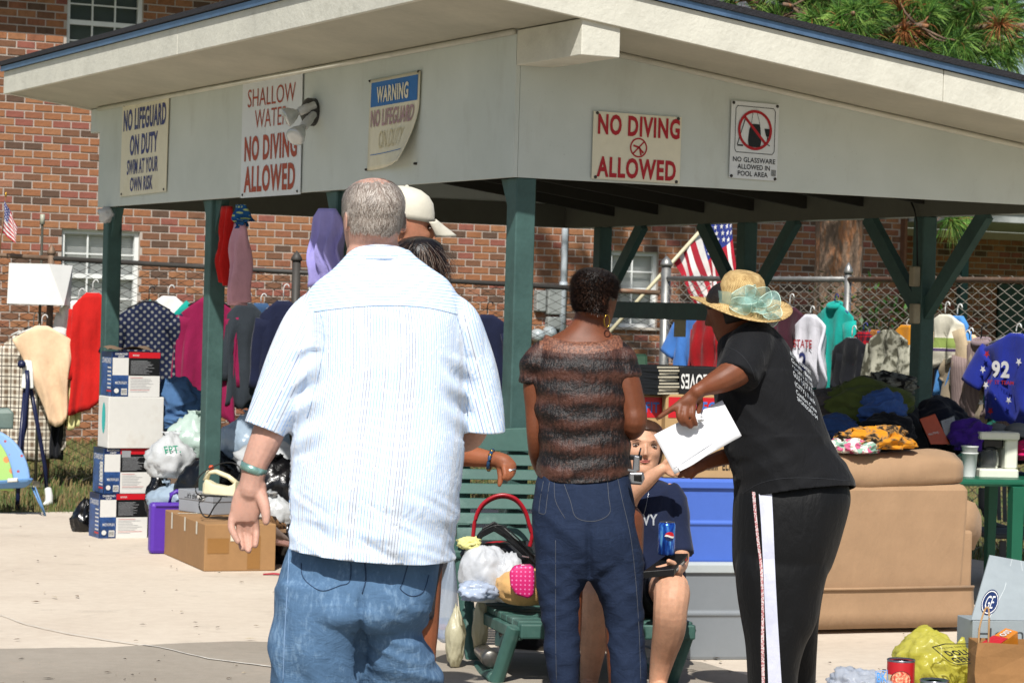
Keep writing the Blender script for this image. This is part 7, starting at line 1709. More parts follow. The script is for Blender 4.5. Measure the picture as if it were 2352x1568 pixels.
tl_ = lambda u, v: v > 640 and (u < 700 - (v-760)*.15 if v < 980 else u < 655)
tr_ = lambda u, v: v > 660 and u > 1066+max(0, (v-700))*.015
shirt_attr(me, MD, [((722, 745), (607, 985), tl_), ((1050, 752), (1112, 990), tr_)], lambda u: 703+.00035*(u-890)**2, 880, srows)
bs = bvh_of(me); SHO = thick(dress(me, 'striped_shirt', SHIRT, man))
THRD = M('shirt_seam', '#9fb4cf', .8, .05, 5, 0)
stitch(bs, SHO, 'yoke_seam', [(722, 716), (800, 706), (890, 701), (980, 706), (1050, 722)], .0013, THRD)
stitch(bs, SHO, 'armhole_seam', [(735, 715), (745, 770), (738, 830), (722, 900), (705, 960)], .0013, THRD); stitch(bs, SHO, 'armhole_seam', [(1045, 715), (1062, 770), (1072, 830), (1075, 900), (1073, 970)], .0013, THRD)
# collar stands round the neck
mb = MB(); L = []
for k, (dv, ex) in enumerate(((6, -8), (-3, -2), (1, 3), (18, 9), (30, 13))):
    ring = []
    for j in range(40):
        a = 2*math.pi*j/40; c_, s_ = math.cos(a), math.sin(a); back = max(0, -s_)
        v = 588-20*back+dv*(1 if True else 0)+6*max(0, s_); ring.append(at(873+(70+ex)*c_, v, MD+.015)+V((0, (.08+ex*.0022)*s_, 0)))
    L.append(ring)
mb.rings(L, 0, False); mc_ = mesh(mb.v, mb.f, [SHIRT]); c_ = co_of(mc_); px = np.array([proj(p) for p in c_]); at_ = mc_.attributes.new('sc', 'FLOAT_VECTOR', 'POINT'); at_.data.foreach_set('vector', np.stack([(px[:, 1]+.0012*(px[:, 0]-880)**2*.5)*MD/F, px[:, 0]*MD/F, px[:, 0]*0], 1).astype(np.float32).ravel())
o = link('collar', mc_, SHO); sm = o.modifiers.new('s', 'SOLIDIFY'); sm.thickness = .003
# jeans
JN1 = DENIM('light_denim', '#4c6886', True, '#7590ab')
mb = MB()
loft_rows(mb, MD, [(1225, 668, 1030, .02, .14), (1290, 648, 1012, .02, .155), (1350, 634, 1002, .01, .165), (1410, 624, 985, .0, .16), (1440, 640, 960, 0, .12)])
loft_rows(mb, MD, [(1330, 640, 842, 0, .15), (1420, 621, 838, -.01, .14), (1500, 618, 834, -.01, .13), (1570, 619, 836, 0, .12), (1700, 630, 825, .0, .11), (1850, 640, 815, .02, .1), (1935, 635, 815, .02, .1)])
loft_rows(mb, MD, [(1330, 815, 1000, .03, .15), (1410, 824, 986, .05, .14), (1455, 830, 972, .05, .13), (1500, 832, 990, .06, .13), (1560, 834, 1014, .1, .13), (1640, 840, 1005, .12, .12), (1800, 850, 985, .1, .1), (1935, 850, 980, .08, .1)])
me = remeshed(mb, .0075, 5)
def wr_j(p):
    u, v = proj(p); x, y, z = p; o = .006*noise.noise(V((x*6, y*5, z*7)))
    if u > 815 and v > 1400: o += .012*noise.noise(V((x*5, y*4, z*19+x*9)))+.006*ridged(x*7, y*6, z*24+x*12)
    else: o += .008*noise.noise(V((x*9+2, y*5, z*11+x*8)))+.009*ridged(x*4+3, y*3, z*5+x*9)-.005
    o -= .022*math.exp(-((u-829)/9)**2)*min(1, max(0, (v-1345)/50))
    return o
wrinkle(me, wr_j); bj = bvh_of(me); JO = dress(me, 'jeans', JN1, man)
JST = M('denim_stitch', '#1f3450', .8, .1, 6, 0); JS2 = M('denim_stitch_light', '#7b95b5', .8, .1, 6, 0)
for pts in ([(692, 1292), (694, 1320), (712, 1342), (742, 1356), (780, 1344), (803, 1334), (806, 1292)], [(938, 1292), (926, 1335), (920, 1352), (945, 1368), (972, 1358), (985, 1320)]): stitch(bj, JO, 'pocket_seam', pts, .0014, JST)
stitch(bj, JO, 'side_seam', [(664, 1260), (660, 1350), (654, 1450), (650, 1566)], .0013, JS2); stitch(bj, JO, 'centre_seam', [(838, 1292), (840, 1330), (832, 1362)], .002, JST)
# wristband
c0, c1 = at(583, 1070, MD-.05), at(580, 1085, MD-.05)
mb = MB(); a_ = (c1-c0).normalized(); a_ = (a_+V((-.18, 0, 0))).normalized(); x_, y_ = ring_axes(a_); L = []
for hh, rr in ((-.011, .0385), (-.011, .0395), (.011, .0378), (.011, .037)): L.append([c0.lerp(c1, .4)+a_*hh+(x_*math.cos(t)+y_*math.sin(t))*rr for t in (2*math.pi*j/28 for j in range(28))])
mb.rings(L, 0, False); wb_ = mb.build('wristband', M('band_green_silver', '#7fa39a', .25, .4, 40, .1, metal=.5), None, True); one(wb_, 'greenish silver band on the big man\'s left wrist', 'wristband')
# shoes
for x, dd in ((727, .02), (915, .1)):
    p = at(x, 1700, MD+dd); mb = MB(); L = []
    for y, w, h in ((-.1, .03, .03), (-.07, .042, .07), (.02, .045, .09), (.12, .05, .06), (.18, .035, .04), (.2, .01, .02)): L.append([V((p.x-w, MD+dd+y, .003)), V((p.x+w, MD+dd+y, .003)), V((p.x+w*.8, MD+dd+y, h)), V((p.x-w*.8, MD+dd+y, h))])
    mb.rings(L); mb.build('shoe', M('white_sneaker', '#b9b9b6', .5), man, True, bevel=.01)

# =================================================================== woman in the brown top
WD = 9.9; base = at(1350, 1568, WD); base.z = 0
wo = thing('person', 'short-haired woman seen from behind in a brown crinkled top and dark jeans', 'person', base)
SK2 = SKIN('skin_brown', '#6b3d27', 1.1, .42)
Hw = head_frame(at(1366, 683, WD), .222, math.pi-.85, .12, -.05)
mb = MB(); head_loft(mb, Hw)
loft_rows(mb, WD, [(700, 1326, 1396, .01, .04), (735, 1316, 1396, .01, .052), (755, 1298, 1398, .01, .06), (772, 1268, 1410, .01, .07), (790, 1242, 1432, .01, .085), (830, 1232, 1440, .0, .1), (900, 1235, 1440, 0, .1), (1080, 1250, 1435, 0, .11), (1200, 1250, 1440, 0, .12)])
limb(mb, WD, [(1240, 815, 0, 26), (1224, 875, 0, 23), (1226, 940, 0, 20), (1228, 1000, 0, 18.5), (1232, 1050, .05, 16), (1245, 1085, .14, 14)])
limb(mb, WD, [(1245, 1085, .14, 14), (1262, 1100, .2, 12)])
limb(mb, WD, [(1425, 822, 0, 32), (1438, 880, -.01, 34), (1452, 940, -.02, 33), (1456, 975, -.03, 29), (1440, 985, .06, 26), (1415, 965, .18, 20), (1395, 945, .28, 15)])
for x in (1295, 1430): limb(mb, WD, [(x, 1200, 0, 50), (x, 1500, 0, 38), (x, 1620, .02, 26)])
me = remeshed(mb, .0055, 4); dress(me, 'body', SK2, wo)
HBK = M('hair_black_curl', '#17110e', .45, .3, 60, .9, 160, .004)
zf_ = lambda a: .34+.16*max(0, math.cos(a))**.5*1.6 if math.cos(a) > 0 else .24+.04*math.cos(a*2)
hc = hair_cap('hair', wo, Hw, HBK, .25, .022, .03, 34, zfun=lambda a: (.68 if math.cos(a) > .55 else .52 if math.cos(a) > -.05 else .21))
HBR = [M('hair_black_strand', '#1a1310', .4, .2, 8, 0), M('hair_dark_brown', '#3a261b', .4, .2, 8, 0)]
strands('curls', hc, Hw, HBR, 22000, lambda r: 1-(r.random()**.65)*.8, lambda r: r.uniform(0, 6.283), .014, lambda r, t, s, n, a, z: (t*r.uniform(-1, 1)+s*r.uniform(-1, 1)+n*.8).normalized(), .0012, 5, .9, lambda a, z, r: z > (.68 if math.cos(a) > .55 else .53 if math.cos(a) > -.05 else .22))
GOLD = M('gold', '#b08a3a', .25, .05, 5, 0, metal=.95)
e_ = at(1394, 737, WD-.075); mb = MB(); mb.tube([e_+V((.0155*math.cos(t)*.7, .006*math.cos(t), .024*math.sin(t))) for t in (2*math.pi*j/20 for j in range(21))], .0026, 8, 0, False); one(mb.build('hoop_earring', GOLD, None, True), 'gold hoop earring hanging from the short-haired woman\'s ear', 'earring')
bw = bvh_of(me); P_ = [hit(bw, u, v, .002) for u, v in interp_rows([(1302, 752), (1315, 744), (1340, 745), (1362, 757)], 8)]; P_ = [p for p in P_ if p is not None]
mb = MB(); mb.tube(P_, .0022, 6); one(mb.build('necklace', GOLD, None, True), 'thin gold necklace round the short-haired woman\'s neck', 'necklace')
m, nt, b = newmat('crinkle_top'); co = nt.coord(); sx = nt.new('ShaderNodeSeparateXYZ'); nt.link(co, sx.inputs[0])
zz_ = nt.math('ADD', nt.math('MULTIPLY', sx.outputs[2], 68), nt.math('MULTIPLY', nt.noise(co, 7, 2), 3.5))
wv = nt.math('SINE', zz_); tt = nt.noise(nt.coord('Object', (1, 1, .12)), 70, 3, .6)
n1 = nt.noise(nt.coord('Object', (1, 1, 1.6)), 8, 5, .7); f = nt.math('ADD', nt.math('ADD', nt.math('MULTIPLY', wv, .17), nt.math('MULTIPLY', n1, .55)), nt.math('MULTIPLY', tt, .45))
c_ = nt.ramp(f, [(.42, lin('#0a0505')), (.54, lin('#25130f')), (.7, lin('#4a2c22'))])
ck = nt.noise(nt.coord('Object', (1, 1, .8)), 95, 3, .7); c_ = nt.mix(nt.math('MULTIPLY', nt.ramp(ck, [(.5, 0.0), (.72, 1.0)]), .35), c_, lin('#6b4a3c'))
nt.link(c_, b.inputs['Base Color']); b.inputs['Roughness'].default_value = .5; b.inputs['Specular IOR Level'].default_value = .4
nt.link(nt.bump(nt.math('ADD', ck, tt), .9, .005), b.inputs['Normal']); TOPM = m
m, nt, b = newmat('sheer_yoke'); co = nt.coord(); ck = nt.noise(co, 120, 3, .7); nt.link(nt.ramp(ck, [(.4, lin('#4a2a1e')), (.65, lin('#8a5a42'))]), b.inputs['Base Color']); b.inputs['Roughness'].default_value = .45; nt.link(nt.bump(ck, .8, .004), b.inputs['Normal']); YOKE = m
mb = MB(); L = []
RR = interp_rows([(783, 1252, 1424, .01, .088), (800, 1238, 1440, 0, .1), (840, 1226, 1450, 0, .115), (900, 1224, 1450, 0, .122), (950, 1226, 1448, 0, .122), (1000, 1236, 1446, 0, .122), (1050, 1236, 1448, 0, .13), (1090, 1229, 1449, 0, .139), (1150, 1226, 1452, 0, .142)], 4)
for i, (v, uL, uR, dc, dr) in enumerate(RR):
    cu = (uL+uR)/2; hw = (uR-uL)/2; ring = []; e = 0; t0 = max(0, 1-i/4)
    for j in range(40):
        a = 2*math.pi*j/40; c_, s_ = math.cos(a), math.sin(a); vv = v+e*(14*max(0, -s_)-4)+t0*(-16*abs(c_)**2.5+2*max(0, -s_))
        ring.append(at(cu+hw*c_, vv, WD+dc)+V((0, dr*s_, 0)))
    L.append(ring)
mb.rings(L)
limb(mb, WD, [(1255, 795, 0, 22), (1232, 828, 0, 33), (1218, 862, 0, 27), (1215, 880, 0, 25)], 4, 18, 1, False)
limb(mb, WD, [(1405, 795, 0, 25), (1425, 822, 0, 38), (1430, 850, 0, 40), (1432, 866, 0, 40)], 4, 18, 1, False)
me = remeshed(mb, .0065, 4)
trim(me, [(*plane3(at(1229, 1086, WD), at(1449, 1078, WD), at(1345, 1109, WD-.137), V((0, 0, -1))), lambda u, v: v > 1040)])
wrinkle(me, lambda p: .007*noise.noise(V((p[0]*5, p[1]*4, p[2]*11)))+(.004*math.sin(p[2]*68+3*noise.noise(V((p[0]*7, p[1]*7, p[2]*3))))+.0016*noise.noise(V((p[0]*60, p[1]*40, p[2]*60))))*(1 if p[2] < 1.36 else .3))
px = np.array([proj(p) for p in co_of(me)]); mi = []
for p in me.polygons:
    u, v = px[list(p.vertices)].mean(0); mi.append(1 if v < 812-.0016*(u-1330)**2*.9 and 1240 < u < 1430 else 0)
TO = thick(dress(me, 'crinkled_top', [TOPM, YOKE], wo)); me.polygons.foreach_set('material_index', np.array(mi, np.int32))
JN2 = DENIM('dark_denim', '#202b41', False, '#2a3c60')
mb = MB()
loft_rows(mb, WD, [(1070, 1240, 1440, .0, .11), (1120, 1228, 1450, -.01, .125), (1170, 1222, 1462, -.015, .14), (1230, 1224, 1472, -.015, .145), (1290, 1230, 1477, -.0, .135), (1325, 1250, 1460, 0, .1)])
loft_rows(mb, WD, [(1260, 1228, 1362, 0, .125), (1322, 1232, 1351, 0, .115), (1380, 1238, 1332, 0, .1), (1450, 1246, 1331, 0, .09), (1568, 1262, 1330, .01, .082), (1610, 1265, 1328, .01, .08)])
loft_rows(mb, WD, [(1260, 1342, 1477, 0, .125), (1322, 1350, 1478, 0, .115), (1390, 1382, 1480, 0, .1), (1450, 1392, 1481, 0, .09), (1568, 1400, 1483, 0, .082), (1610, 1400, 1480, 0, .08)])
me = remeshed(mb, .007, 5)
def wr_j2(p):
    u, v = proj(p); x, y, z = p; o = .004*noise.noise(V((x*9, y*6, z*9)))
    o += .006*ridged(x*6+1, y*4, z*9+x*8)-.003
    if v > 1290: o += .004*noise.noise(V((x*6, y*5, z*16+x*7)))+.004*ridged(x*5, y*4, z*13-x*6)-.002
    o -= .018*math.exp(-((u-1352-(v-1200)*.02)/7)**2)*min(1, max(0, (v-1190)/60))*(1 if v < 1330 else 0)
    return o
wrinkle(me, wr_j2); bj2 = bvh_of(me); JO2 = dress(me, 'jeans', JN2, wo); JT = M('jeans_gold_stitch', '#5d5f62', .8, .1, 6, 0)
for pts in ([(1248, 1105), (1240, 1150), (1238, 1175), (1240, 1178), (1252, 1178), (1256, 1150), (1262, 1107)], [(1296, 1112), (1310, 1150), (1324, 1188), (1366, 1196), (1400, 1178), (1398, 1140), (1394, 1088)]): stitch(bj2, JO2, 'pocket_seam', pts, .0009, JT)
for pts in ([(1416, 1085), (1430, 1150), (1448, 1230), (1460, 1330), (1468, 1450), (1472, 1566)], [(1276, 1240), (1276, 1340), (1276, 1450), (1278, 1566)], [(1273, 1107), (1276, 1150), (1298, 1190)]): stitch(bj2, JO2, 'side_seam', pts, .0008, JT)
for x in (1295, 1440):
    p = at(x, 1600, WD); mb = MB(); L = []
    for y, w, h in ((-.07, .03, .06), (.02, .036, .07), (.12, .04, .05), (.17, .012, .02)): L.append([V((p.x-w, WD+y, .003)), V((p.x+w, WD+y, .003)), V((p.x+w*.7, WD+y, h)), V((p.x-w*.7, WD+y, h))])
    mb.rings(L); mb.build('shoe', BLEATH, wo, True, bevel=.008)
# phone in a belt clip
pd = WD-.13; ph = thing('mobile_phone', 'silver flip phone clipped to the short-haired woman\'s belt', 'phone', at(1462, 1118, pd)); SILV = M('phone_silver', '#8d9095', .28, .08, 8, 0, metal=.7)
def ptilt(u, v, d): return at(u, v, d)
mb = MB(); mb.rings([[at(u, v, pd+dd) for u, v in q] for q, dd in (([(1444, 1083), (1478, 1083), (1482, 1098), (1474, 1114), (1448, 1112), (1443, 1100)], .02), ([(1446, 1085), (1476, 1085), (1479, 1098), (1472, 1111), (1450, 1109), (1446, 1099)], -.006))]); o = mb.build('lower_half', SILV, ph, bevel=.004)
mb = MB(); mb.rings([[at(u, v, pd+dd) for u, v in q] for q, dd in (([(1456, 1090), (1474, 1090), (1474, 1106), (1456, 1104)], -.007), ([(1458, 1092), (1472, 1092), (1472, 1104), (1458, 1102)], -.009))]); mb.build('screen', M('screen_dark', '#0f1113', .15), o)
mb = MB(); mb.rings([[at(u, v, pd+dd) for u, v in q] for q, dd in (([(1455, 1044), (1470, 1046), (1470, 1082), (1452, 1082)], .03), ([(1457, 1046), (1469, 1048), (1468, 1081), (1454, 1081)], .0))]); mb.build('upper_half', SILV, ph, bevel=.003)
mb = MB(); mb.bar(at(1442, 1078, pd), at(1462, 1082, pd), .008, .008); mb.build('belt_clip', SILV, ph)
mb = MB(); mb.tube([at(1466, 1052, pd+.02), at(1472, 1028, pd+.02)], [.004, .003], 8); mb.build('aerial', BLEATH, ph, True)
mb = MB(); mb.box(at(1460, 1050, pd+.03), (.05, .02, .02), 0, 0, .004); mb.build('holster', BLEATH, ph)

# =================================================================== woman in the straw hat
HD = 9.4; base = at(1800, 1568, HD); base.z = 0
hw_ = thing('person', 'woman in a straw hat and black T-shirt leaning forward with an envelope', 'person', base)
SK3 = SKIN('skin_deep_brown', '#6f4029', 1.1, .42)
Hh = head_frame(at(1686, 712, HD+.02), .225, -1.15-.5, .25, .0)
mb = MB(); head_loft(mb, Hh)
loft_rows(mb, HD, [(735, 1680, 1745, .02, .05), (765, 1690, 1770, .02, .07), (800, 1680, 1790, .02, .09), (900, 1675, 1830, .02, .11), (1000, 1690, 1870, .0, .12), (1110, 1710, 1930, 0, .13), (1200, 1710, 1900, 0, .13)])
limb(mb, HD, [(1700, 730, .02, 34), (1725, 775, .02, 44)])
limb(mb, HD, [(1725, 795, -.06, 30), (1712, 822, -.13, 34), (1699, 846, -.185, 37), (1666, 868, -.22, 32), (1636, 882, -.23, 25.5), (1612, 893, -.235, 18), (1600, 900, -.24, 18)])
loft_rows(mb, HD, [(892, 1588, 1620, -.24, .018), (905, 1572, 1612, -.24, .019), (922, 1556, 1602, -.245, .019), (936, 1556, 1598, -.245, .014)], 3)
for f in ([(1566, 922, -.245, 8.5), (1550, 934, -.25, 7.6), (1533, 945, -.25, 7), (1514, 958, -.25, 5.8)], [(1563, 932, -.25, 8.5), (1559, 950, -.265, 7.6), (1563, 966, -.262, 6.8), (1570, 974, -.25, 6)], [(1576, 934, -.25, 8.5), (1573, 956, -.268, 7.8), (1579, 972, -.262, 7), (1586, 980, -.25, 6)], [(1592, 932, -.248, 8), (1591, 952, -.262, 7), (1595, 966, -.258, 6.4), (1599, 974, -.25, 5.6)], [(1604, 908, -.23, 9.5), (1608, 930, -.222, 8), (1602, 950, -.222, 6.8)]): limb(mb, HD, f, 3, 12)
limb(mb, HD, [(1730, 830, .12, 34), (1740, 960, .14, 32), (1720, 1035, .1, 24), (1660, 1050, .04, 19), (1610, 1068, -.03, 14)])
limb(mb, HD, [(1612, 1068, -.03, 15), (1585, 1080, -.06, 14)])
for f in ([(1584, 1076, -.06, 6.5), (1568, 1088, -.07, 5.8), (1560, 1094, -.07, 5)], [(1590, 1082, -.06, 6.5), (1578, 1094, -.07, 5.6)], [(1582, 1068, -.06, 6), (1562, 1078, -.07, 5)], [(1596, 1086, -.05, 6), (1588, 1096, -.06, 5)], [(1590, 1066, -.08, 6.5), (1572, 1066, -.1, 5.2)]): limb(mb, HD, f, 3, 10)
for dd in (0, .2): limb(mb, HD, [(1800, 1250, dd, 70), (1795, 1450, dd, 48), (1795, 1640, dd, 30)])
dress(remeshed(mb, .0048, 4), 'body', SK3, hw_)
hair_cap('hair', hw_, Hh, HBK, .4, .012, .02, 22, zfun=lambda a: .6 if math.cos(a) > .4 else .3)
TEE = CLOTH('black_tee_cotton', '#0c0d10', 900, .6, .18, .8, .05)
mb = MB(); L = []
RR = interp_rows([(742, 1694, 1764, .02, .055), (758, 1672, 1782, .01, .09), (785, 1652, 1806, .0, .125), (830, 1648, 1832, .0, .145), (880, 1642, 1856, 0, .155), (930, 1644, 1876, 0, .16), (980, 1654, 1894, 0, .165), (1030, 1668, 1916, 0, .175), (1080, 1682, 1946, 0, .187), (1125, 1688, 1958, 0, .195), (1190, 1684, 1960, 0, .198)], 4)
for i, (v, uL, uR, dc, dr) in enumerate(RR):
    cu = (uL+uR)/2; hw = (uR-uL)/2; e = 0
    L.append([at(cu+hw*math.cos(a), v+e*(-10*math.cos(a)+6), HD+dc)+V((0, dr*math.sin(a), 0)) for a in (2*math.pi*j/44 for j in range(44))])
mb.rings(L)
limb(mb, HD, [(1745, 775, -.02, 42), (1728, 792, -.07, 54), (1712, 822, -.13, 54), (1698, 852, -.178, 51), (1692, 866, -.195, 50)], 4, 24, 1, False)
me = remeshed(mb, .007, 5)
trim(me, [(*plane3(at(1690, 1154, HD), at(1958, 1120, HD), at(1810, 1126, HD-.195), V((0, 0, -1))), lambda u, v: v > 1080)])
def wr_t(p):
    u, v = proj(p); x, y, z = p; o = .007*noise.noise(V((x*5, y*4, z*6+x*5)))+.006*ridged(x*5+2, y*4, z*9+x*8)*(1 if v > 850 else .4)
    if v > 1000: o += .006*noise.noise(V((x*6, y*5, z*22-x*8)))
    return o
wrinkle(me, wr_t); bt = bvh_of(me); TS = thick(dress(me, 'black_tee', TEE, hw_))
def bt_map(tl, tr, bl):
    def f(a, b_):
        u = tl[0]+(tr[0]-tl[0])*a+(bl[0]-tl[0])*b_; v = tl[1]+(tr[1]-tl[1])*a+(bl[1]-tl[1])*b_; return hit(bt, u, v, .0025) or at(u, v, HD-.15)
    return f
mb = MB(); f = bt_map((1813, 802), (1862, 850), (1832, 925))
rws = (('PIONEER COUNTRY', .02, .1), ('Gamma Beta', .14, .22), ('* SPORTS  FUND', .27, .34), ('GULF [o] STATE', .38, .52), ('(CITY) Bank', .57, .69), ('Comfort Crew', .73, .82), ('SPONSORS 04', .86, .94))
for t, b0, b1 in rws: put_text(mb, t, f, (.02, b0, .98, b1), .006)
o = mb.build('lettering', M('tee_print_white', '#b9bdc0', .7), TS); 
stitch(bt, TS, 'hem_stitch', [(1694, 1142), (1740, 1112), (1800, 1098), (1880, 1098), (1952, 1104)], .001, M('black_thread', '#2a2c30', .8))
stitch(bt, TS, 'sleeve_stitch', [(1652, 806), (1672, 798), (1700, 812), (1724, 842), (1735, 872)], .001, MATS['black_thread'])
PANT = CLOTH('black_track_pants', '#090a0c', 900, .5, .15, .6, .03)
mb = MB()
loft_rows(mb, HD, [(1095, 1700, 1945, .0, .15), (1150, 1687, 1954, 0, .175), (1230, 1683, 1932, 0, .18), (1300, 1686, 1906, 0, .165), (1350, 1700, 1880, 0, .12)])
loft_rows(mb, HD, [(1170, 1760, 1870, -.03, .05), (1240, 1706, 1905, -.05, .1), (1300, 1689, 1900, -.06, .113), (1360, 1692, 1886, -.06, .11), (1420, 1702, 1876, -.06, .1), (1480, 1714, 1850, -.06, .095), (1568, 1722, 1832, -.05, .09), (1670, 1732, 1830, -.05, .09)])
loft_rows(mb, HD, [(1170, 1780, 1880, .05, .05), (1250, 1730, 1915, .1, .1), (1330, 1722, 1893, .12, .11), (1420, 1735, 1877, .13, .1), (1480, 1745, 1874, .13, .095), (1568, 1750, 1872, .14, .09), (1665, 1755, 1868, .14, .09)])
me = remeshed(mb, .0075, 5); wrinkle(me, lambda p: .006*noise.noise(V((p[0]*6, p[1]*5, p[2]*3.5)))+.005*ridged(p[0]*8+p[2], p[1]*4, p[2]*2.2)); bp = bvh_of(me); PO = dress(me, 'track_pants', PANT, hw_)
decal(bp, PO, 'white_stripe', [(1742, 1122), (1748, 1200), (1753, 1300), (1757, 1400), (1762, 1500), (1765, 1580)], [(1772, 1118), (1776, 1200), (1780, 1300), (1785, 1400), (1791, 1500), (1796, 1580)], CLOTH('stripe_white', '#c2c5d6', 900, .3), 6, 4, .003)
decal(bp, PO, 'pink_trim', [(1727, 1126), (1732, 1180), (1738, 1240), (1746, 1310), (1749, 1400), (1748, 1480), (1750, 1580)], [(1734, 1124), (1738, 1180), (1744, 1240), (1752, 1310), (1755, 1400), (1755, 1480), (1757, 1580)], PAT('pink_lace', 'floral', '#cfc0c0', '#a8686a', sc=9), 6, 2, .003)
for x, dd in ((1778, -.05), (1812, .14)):
    p = at(x, 1650, HD+dd); mb = MB(); L = []
    for y, w, h in ((.08, .03, .06), (.0, .04, .08), (-.12, .045, .05), (-.18, .015, .02)): L.append([V((p.x+y-.02, HD+dd-w, .003)), V((p.x+y-.02, HD+dd+w, .003)), V((p.x+y-.02, HD+dd+w*.7, h)), V((p.x+y-.02, HD+dd-w*.7, h))])
    mb.rings(L); mb.build('shoe', BLEATH, hw_, True, bevel=.008)
# the hat
hc_ = at(1700, 703, HD-.0); axh = V((.1, -.2, 1)).normalized(); hx = V((1, 0, -.1)).normalized(); hx = (hx-axh*hx.dot(axh)).normalized(); hy = axh.cross(hx)
m, nt, b = newmat('straw'); at_ = nt.new('ShaderNodeUVMap'); sx = nt.new('ShaderNodeSeparateXYZ'); nt.link(at_.outputs[0], sx.inputs[0])
r1 = nt.math('SINE', nt.math('MULTIPLY', sx.outputs[1], 2.0)); r2 = nt.math('SINE', nt.math('ADD', nt.math('MULTIPLY', sx.outputs[0], 2.0), nt.math('MULTIPLY', nt.math('FLOOR', nt.math('MULTIPLY', sx.outputs[1], 2.0/6.283)), 3.1)))
wv = nt.math('MULTIPLY', r1, r2); co = nt.coord(); nz_ = nt.noise(co, 40, 4, .7); f = nt.math('ADD', nt.math('MULTIPLY', wv, .22), nz_)
nt.link(nt.ramp(f, [(.3, lin('#8a6c3e')), (.5, lin('#bb9a62')), (.72, lin('#d3b982'))]), b.inputs['Base Color']); b.inputs['Roughness'].default_value = .65; nt.link(nt.bump(wv, .6, .003), b.inputs['Normal']); STRAW = m
hat = thing('straw_hat', 'wide-brimmed straw hat with a mint organza flower worn by the leaning woman', 'hat', hc_)
def hatp(r, a, h, ex=1.0): return hc_+hx*r*math.cos(a)*ex+hy*r*math.sin(a)+axh*h
k = HD/F
def hat_mesh(name, prof, parent, n=72):
    mb = MB(); mb.rings([[hatp(r*(1+(.02*math.sin(3*a+1) if r > .15 else 0)), a, h+(.018*math.sin(2*a+.6)*((r-.1)/.1) if r > .12 else 0), 1.0) for a in (2*math.pi*j/n for j in range(n))] for r, h in prof], 0, False)
    me = mesh(mb.v, mb.f, [STRAW]); uv = me.uv_layers.new(name='UVMap'); L_ = len(prof)
    cum = [0]
    for (r0, h0), (r1, h1) in zip(prof[:-1], prof[1:]): cum.append(cum[-1]+math.hypot(r1-r0, h1-h0))
    for p in me.polygons:
        js = [v % n for v in p.vertices]; wrap = max(js)-min(js) > n/2
        for li, v in zip(p.loop_indices, p.vertices):
            i, j = divmod(v, n); j = j+n if (wrap and j < n/2) else j; uv.data[li].uv = (j/n*220, cum[i]*420)
    o = link(name, me, parent); s = o.modifiers.new('s', 'SOLIDIFY'); s.thickness = .004; s.offset = -1; return o
rb_, rc = 119*k, 57*k
hat_mesh('brim', [(rc*.97, .012), (rc*1.05, .004), (rc*1.25, -.004), (rc*1.55, -.008), (rc*1.85, -.006), (rb_, .0)], hat)
hat_mesh('crown', [(rc*.98, .01), (rc*.97, .03), (rc*.94, .06), (rc*.9, .085), (rc*.8, .108), (rc*.62, .124), (rc*.38, .131), (rc*.15, .133), (.002, .1335)], hat)
m, nt, b = newmat('mint_organza'); b.inputs['Base Color'].default_value = (*lin('#a5cfc8'), 1); b.inputs['Roughness'].default_value = .35; out_ = nt.n['Material Output']; tp_ = nt.new('ShaderNodeBsdfTransparent'); mx = nt.new('ShaderNodeMixShader'); tl2 = nt.new('ShaderNodeBsdfTranslucent'); tl2.inputs[0].default_value = (*lin('#a5cfc8'), 1); m2 = nt.new('ShaderNodeMixShader'); m2.inputs[0].default_value = .4
nt.link(b.outputs[0], m2.inputs[1]); nt.link(tl2.outputs[0], m2.inputs[2]); mx.inputs[0].default_value = .58; nt.link(m2.outputs[0], mx.inputs[1]); nt.link(tp_.outputs[0], mx.inputs[2]); nt.link(mx.outputs[0], out_.inputs[0]); ORG_ = m
mb = MB(); mb.rings([[hatp(r, a, h+.004*math.sin(a*5)) for a in (2*math.pi*j/60 for j in range(60))] for r, h in ((rc*1.0+.004, .012), (rc*1.0+.004, .04), (rc*.98+.005, .058))], 0, False); rbn = mb.build('ribbon', ORG_, hat, True)
EDGE = M('organza_edge', '#c3ded0', .5, .03, 5, 0)
fc = at(1742, 700, HD-.13)
r_ = random.Random(4)
for (u, v, R_, ta, tb) in ((1712, 680, 31, .2, .3), (1700, 702, 27, -.3, .2), (1742, 682, 32, .5, -.2), (1764, 698, 31, .9, .2), (1774, 717, 22, .7, -.3), (1738, 706, 21, .1, .5), (1712, 716, 19, -.2, -.2), (1776, 736, 16, 1.2, .3), (1724, 668, 16, 1.4, .4)):
    c_ = at(u, v, HD-.125+r_.uniform(-.02, .02)); R2 = R_*k; A_ = V((math.cos(ta)*.9, -.35*math.sin(tb)-.1, math.sin(ta)*.4)).normalized(); B_ = A_.cross(V((.2*math.sin(ta), -1, .25*tb))).normalized(); N_ = A_.cross(B_)
    mb = MB(); rim = []; NA = 28
    mb.rings([[c_+(A_*math.cos(a)+B_*math.sin(a)*(.7+.2*math.cos(a+tb)))*R2*q+N_*R2*(.55*q*q*math.sin(3*a+ta*4)+.25*q*math.cos(2*a)) for a in (2*math.pi*j/NA for j in range(NA))] for q in (.05, .35, .7, 1.0)], 0, False)
    pt = mb.build('petal', ORG_, hat, True); mb = MB(); mb.tube([c_+(A_*math.cos(a)+B_*math.sin(a)*(.7+.2*math.cos(a+tb)))*R2+N_*R2*(.55*math.sin(3*a+ta*4)+.25*math.cos(2*a)) for a in (2*math.pi*j/NA for j in range(NA+1))], .0011, 6, 0, False); mb.build('petal_edge', EDGE, pt, True)
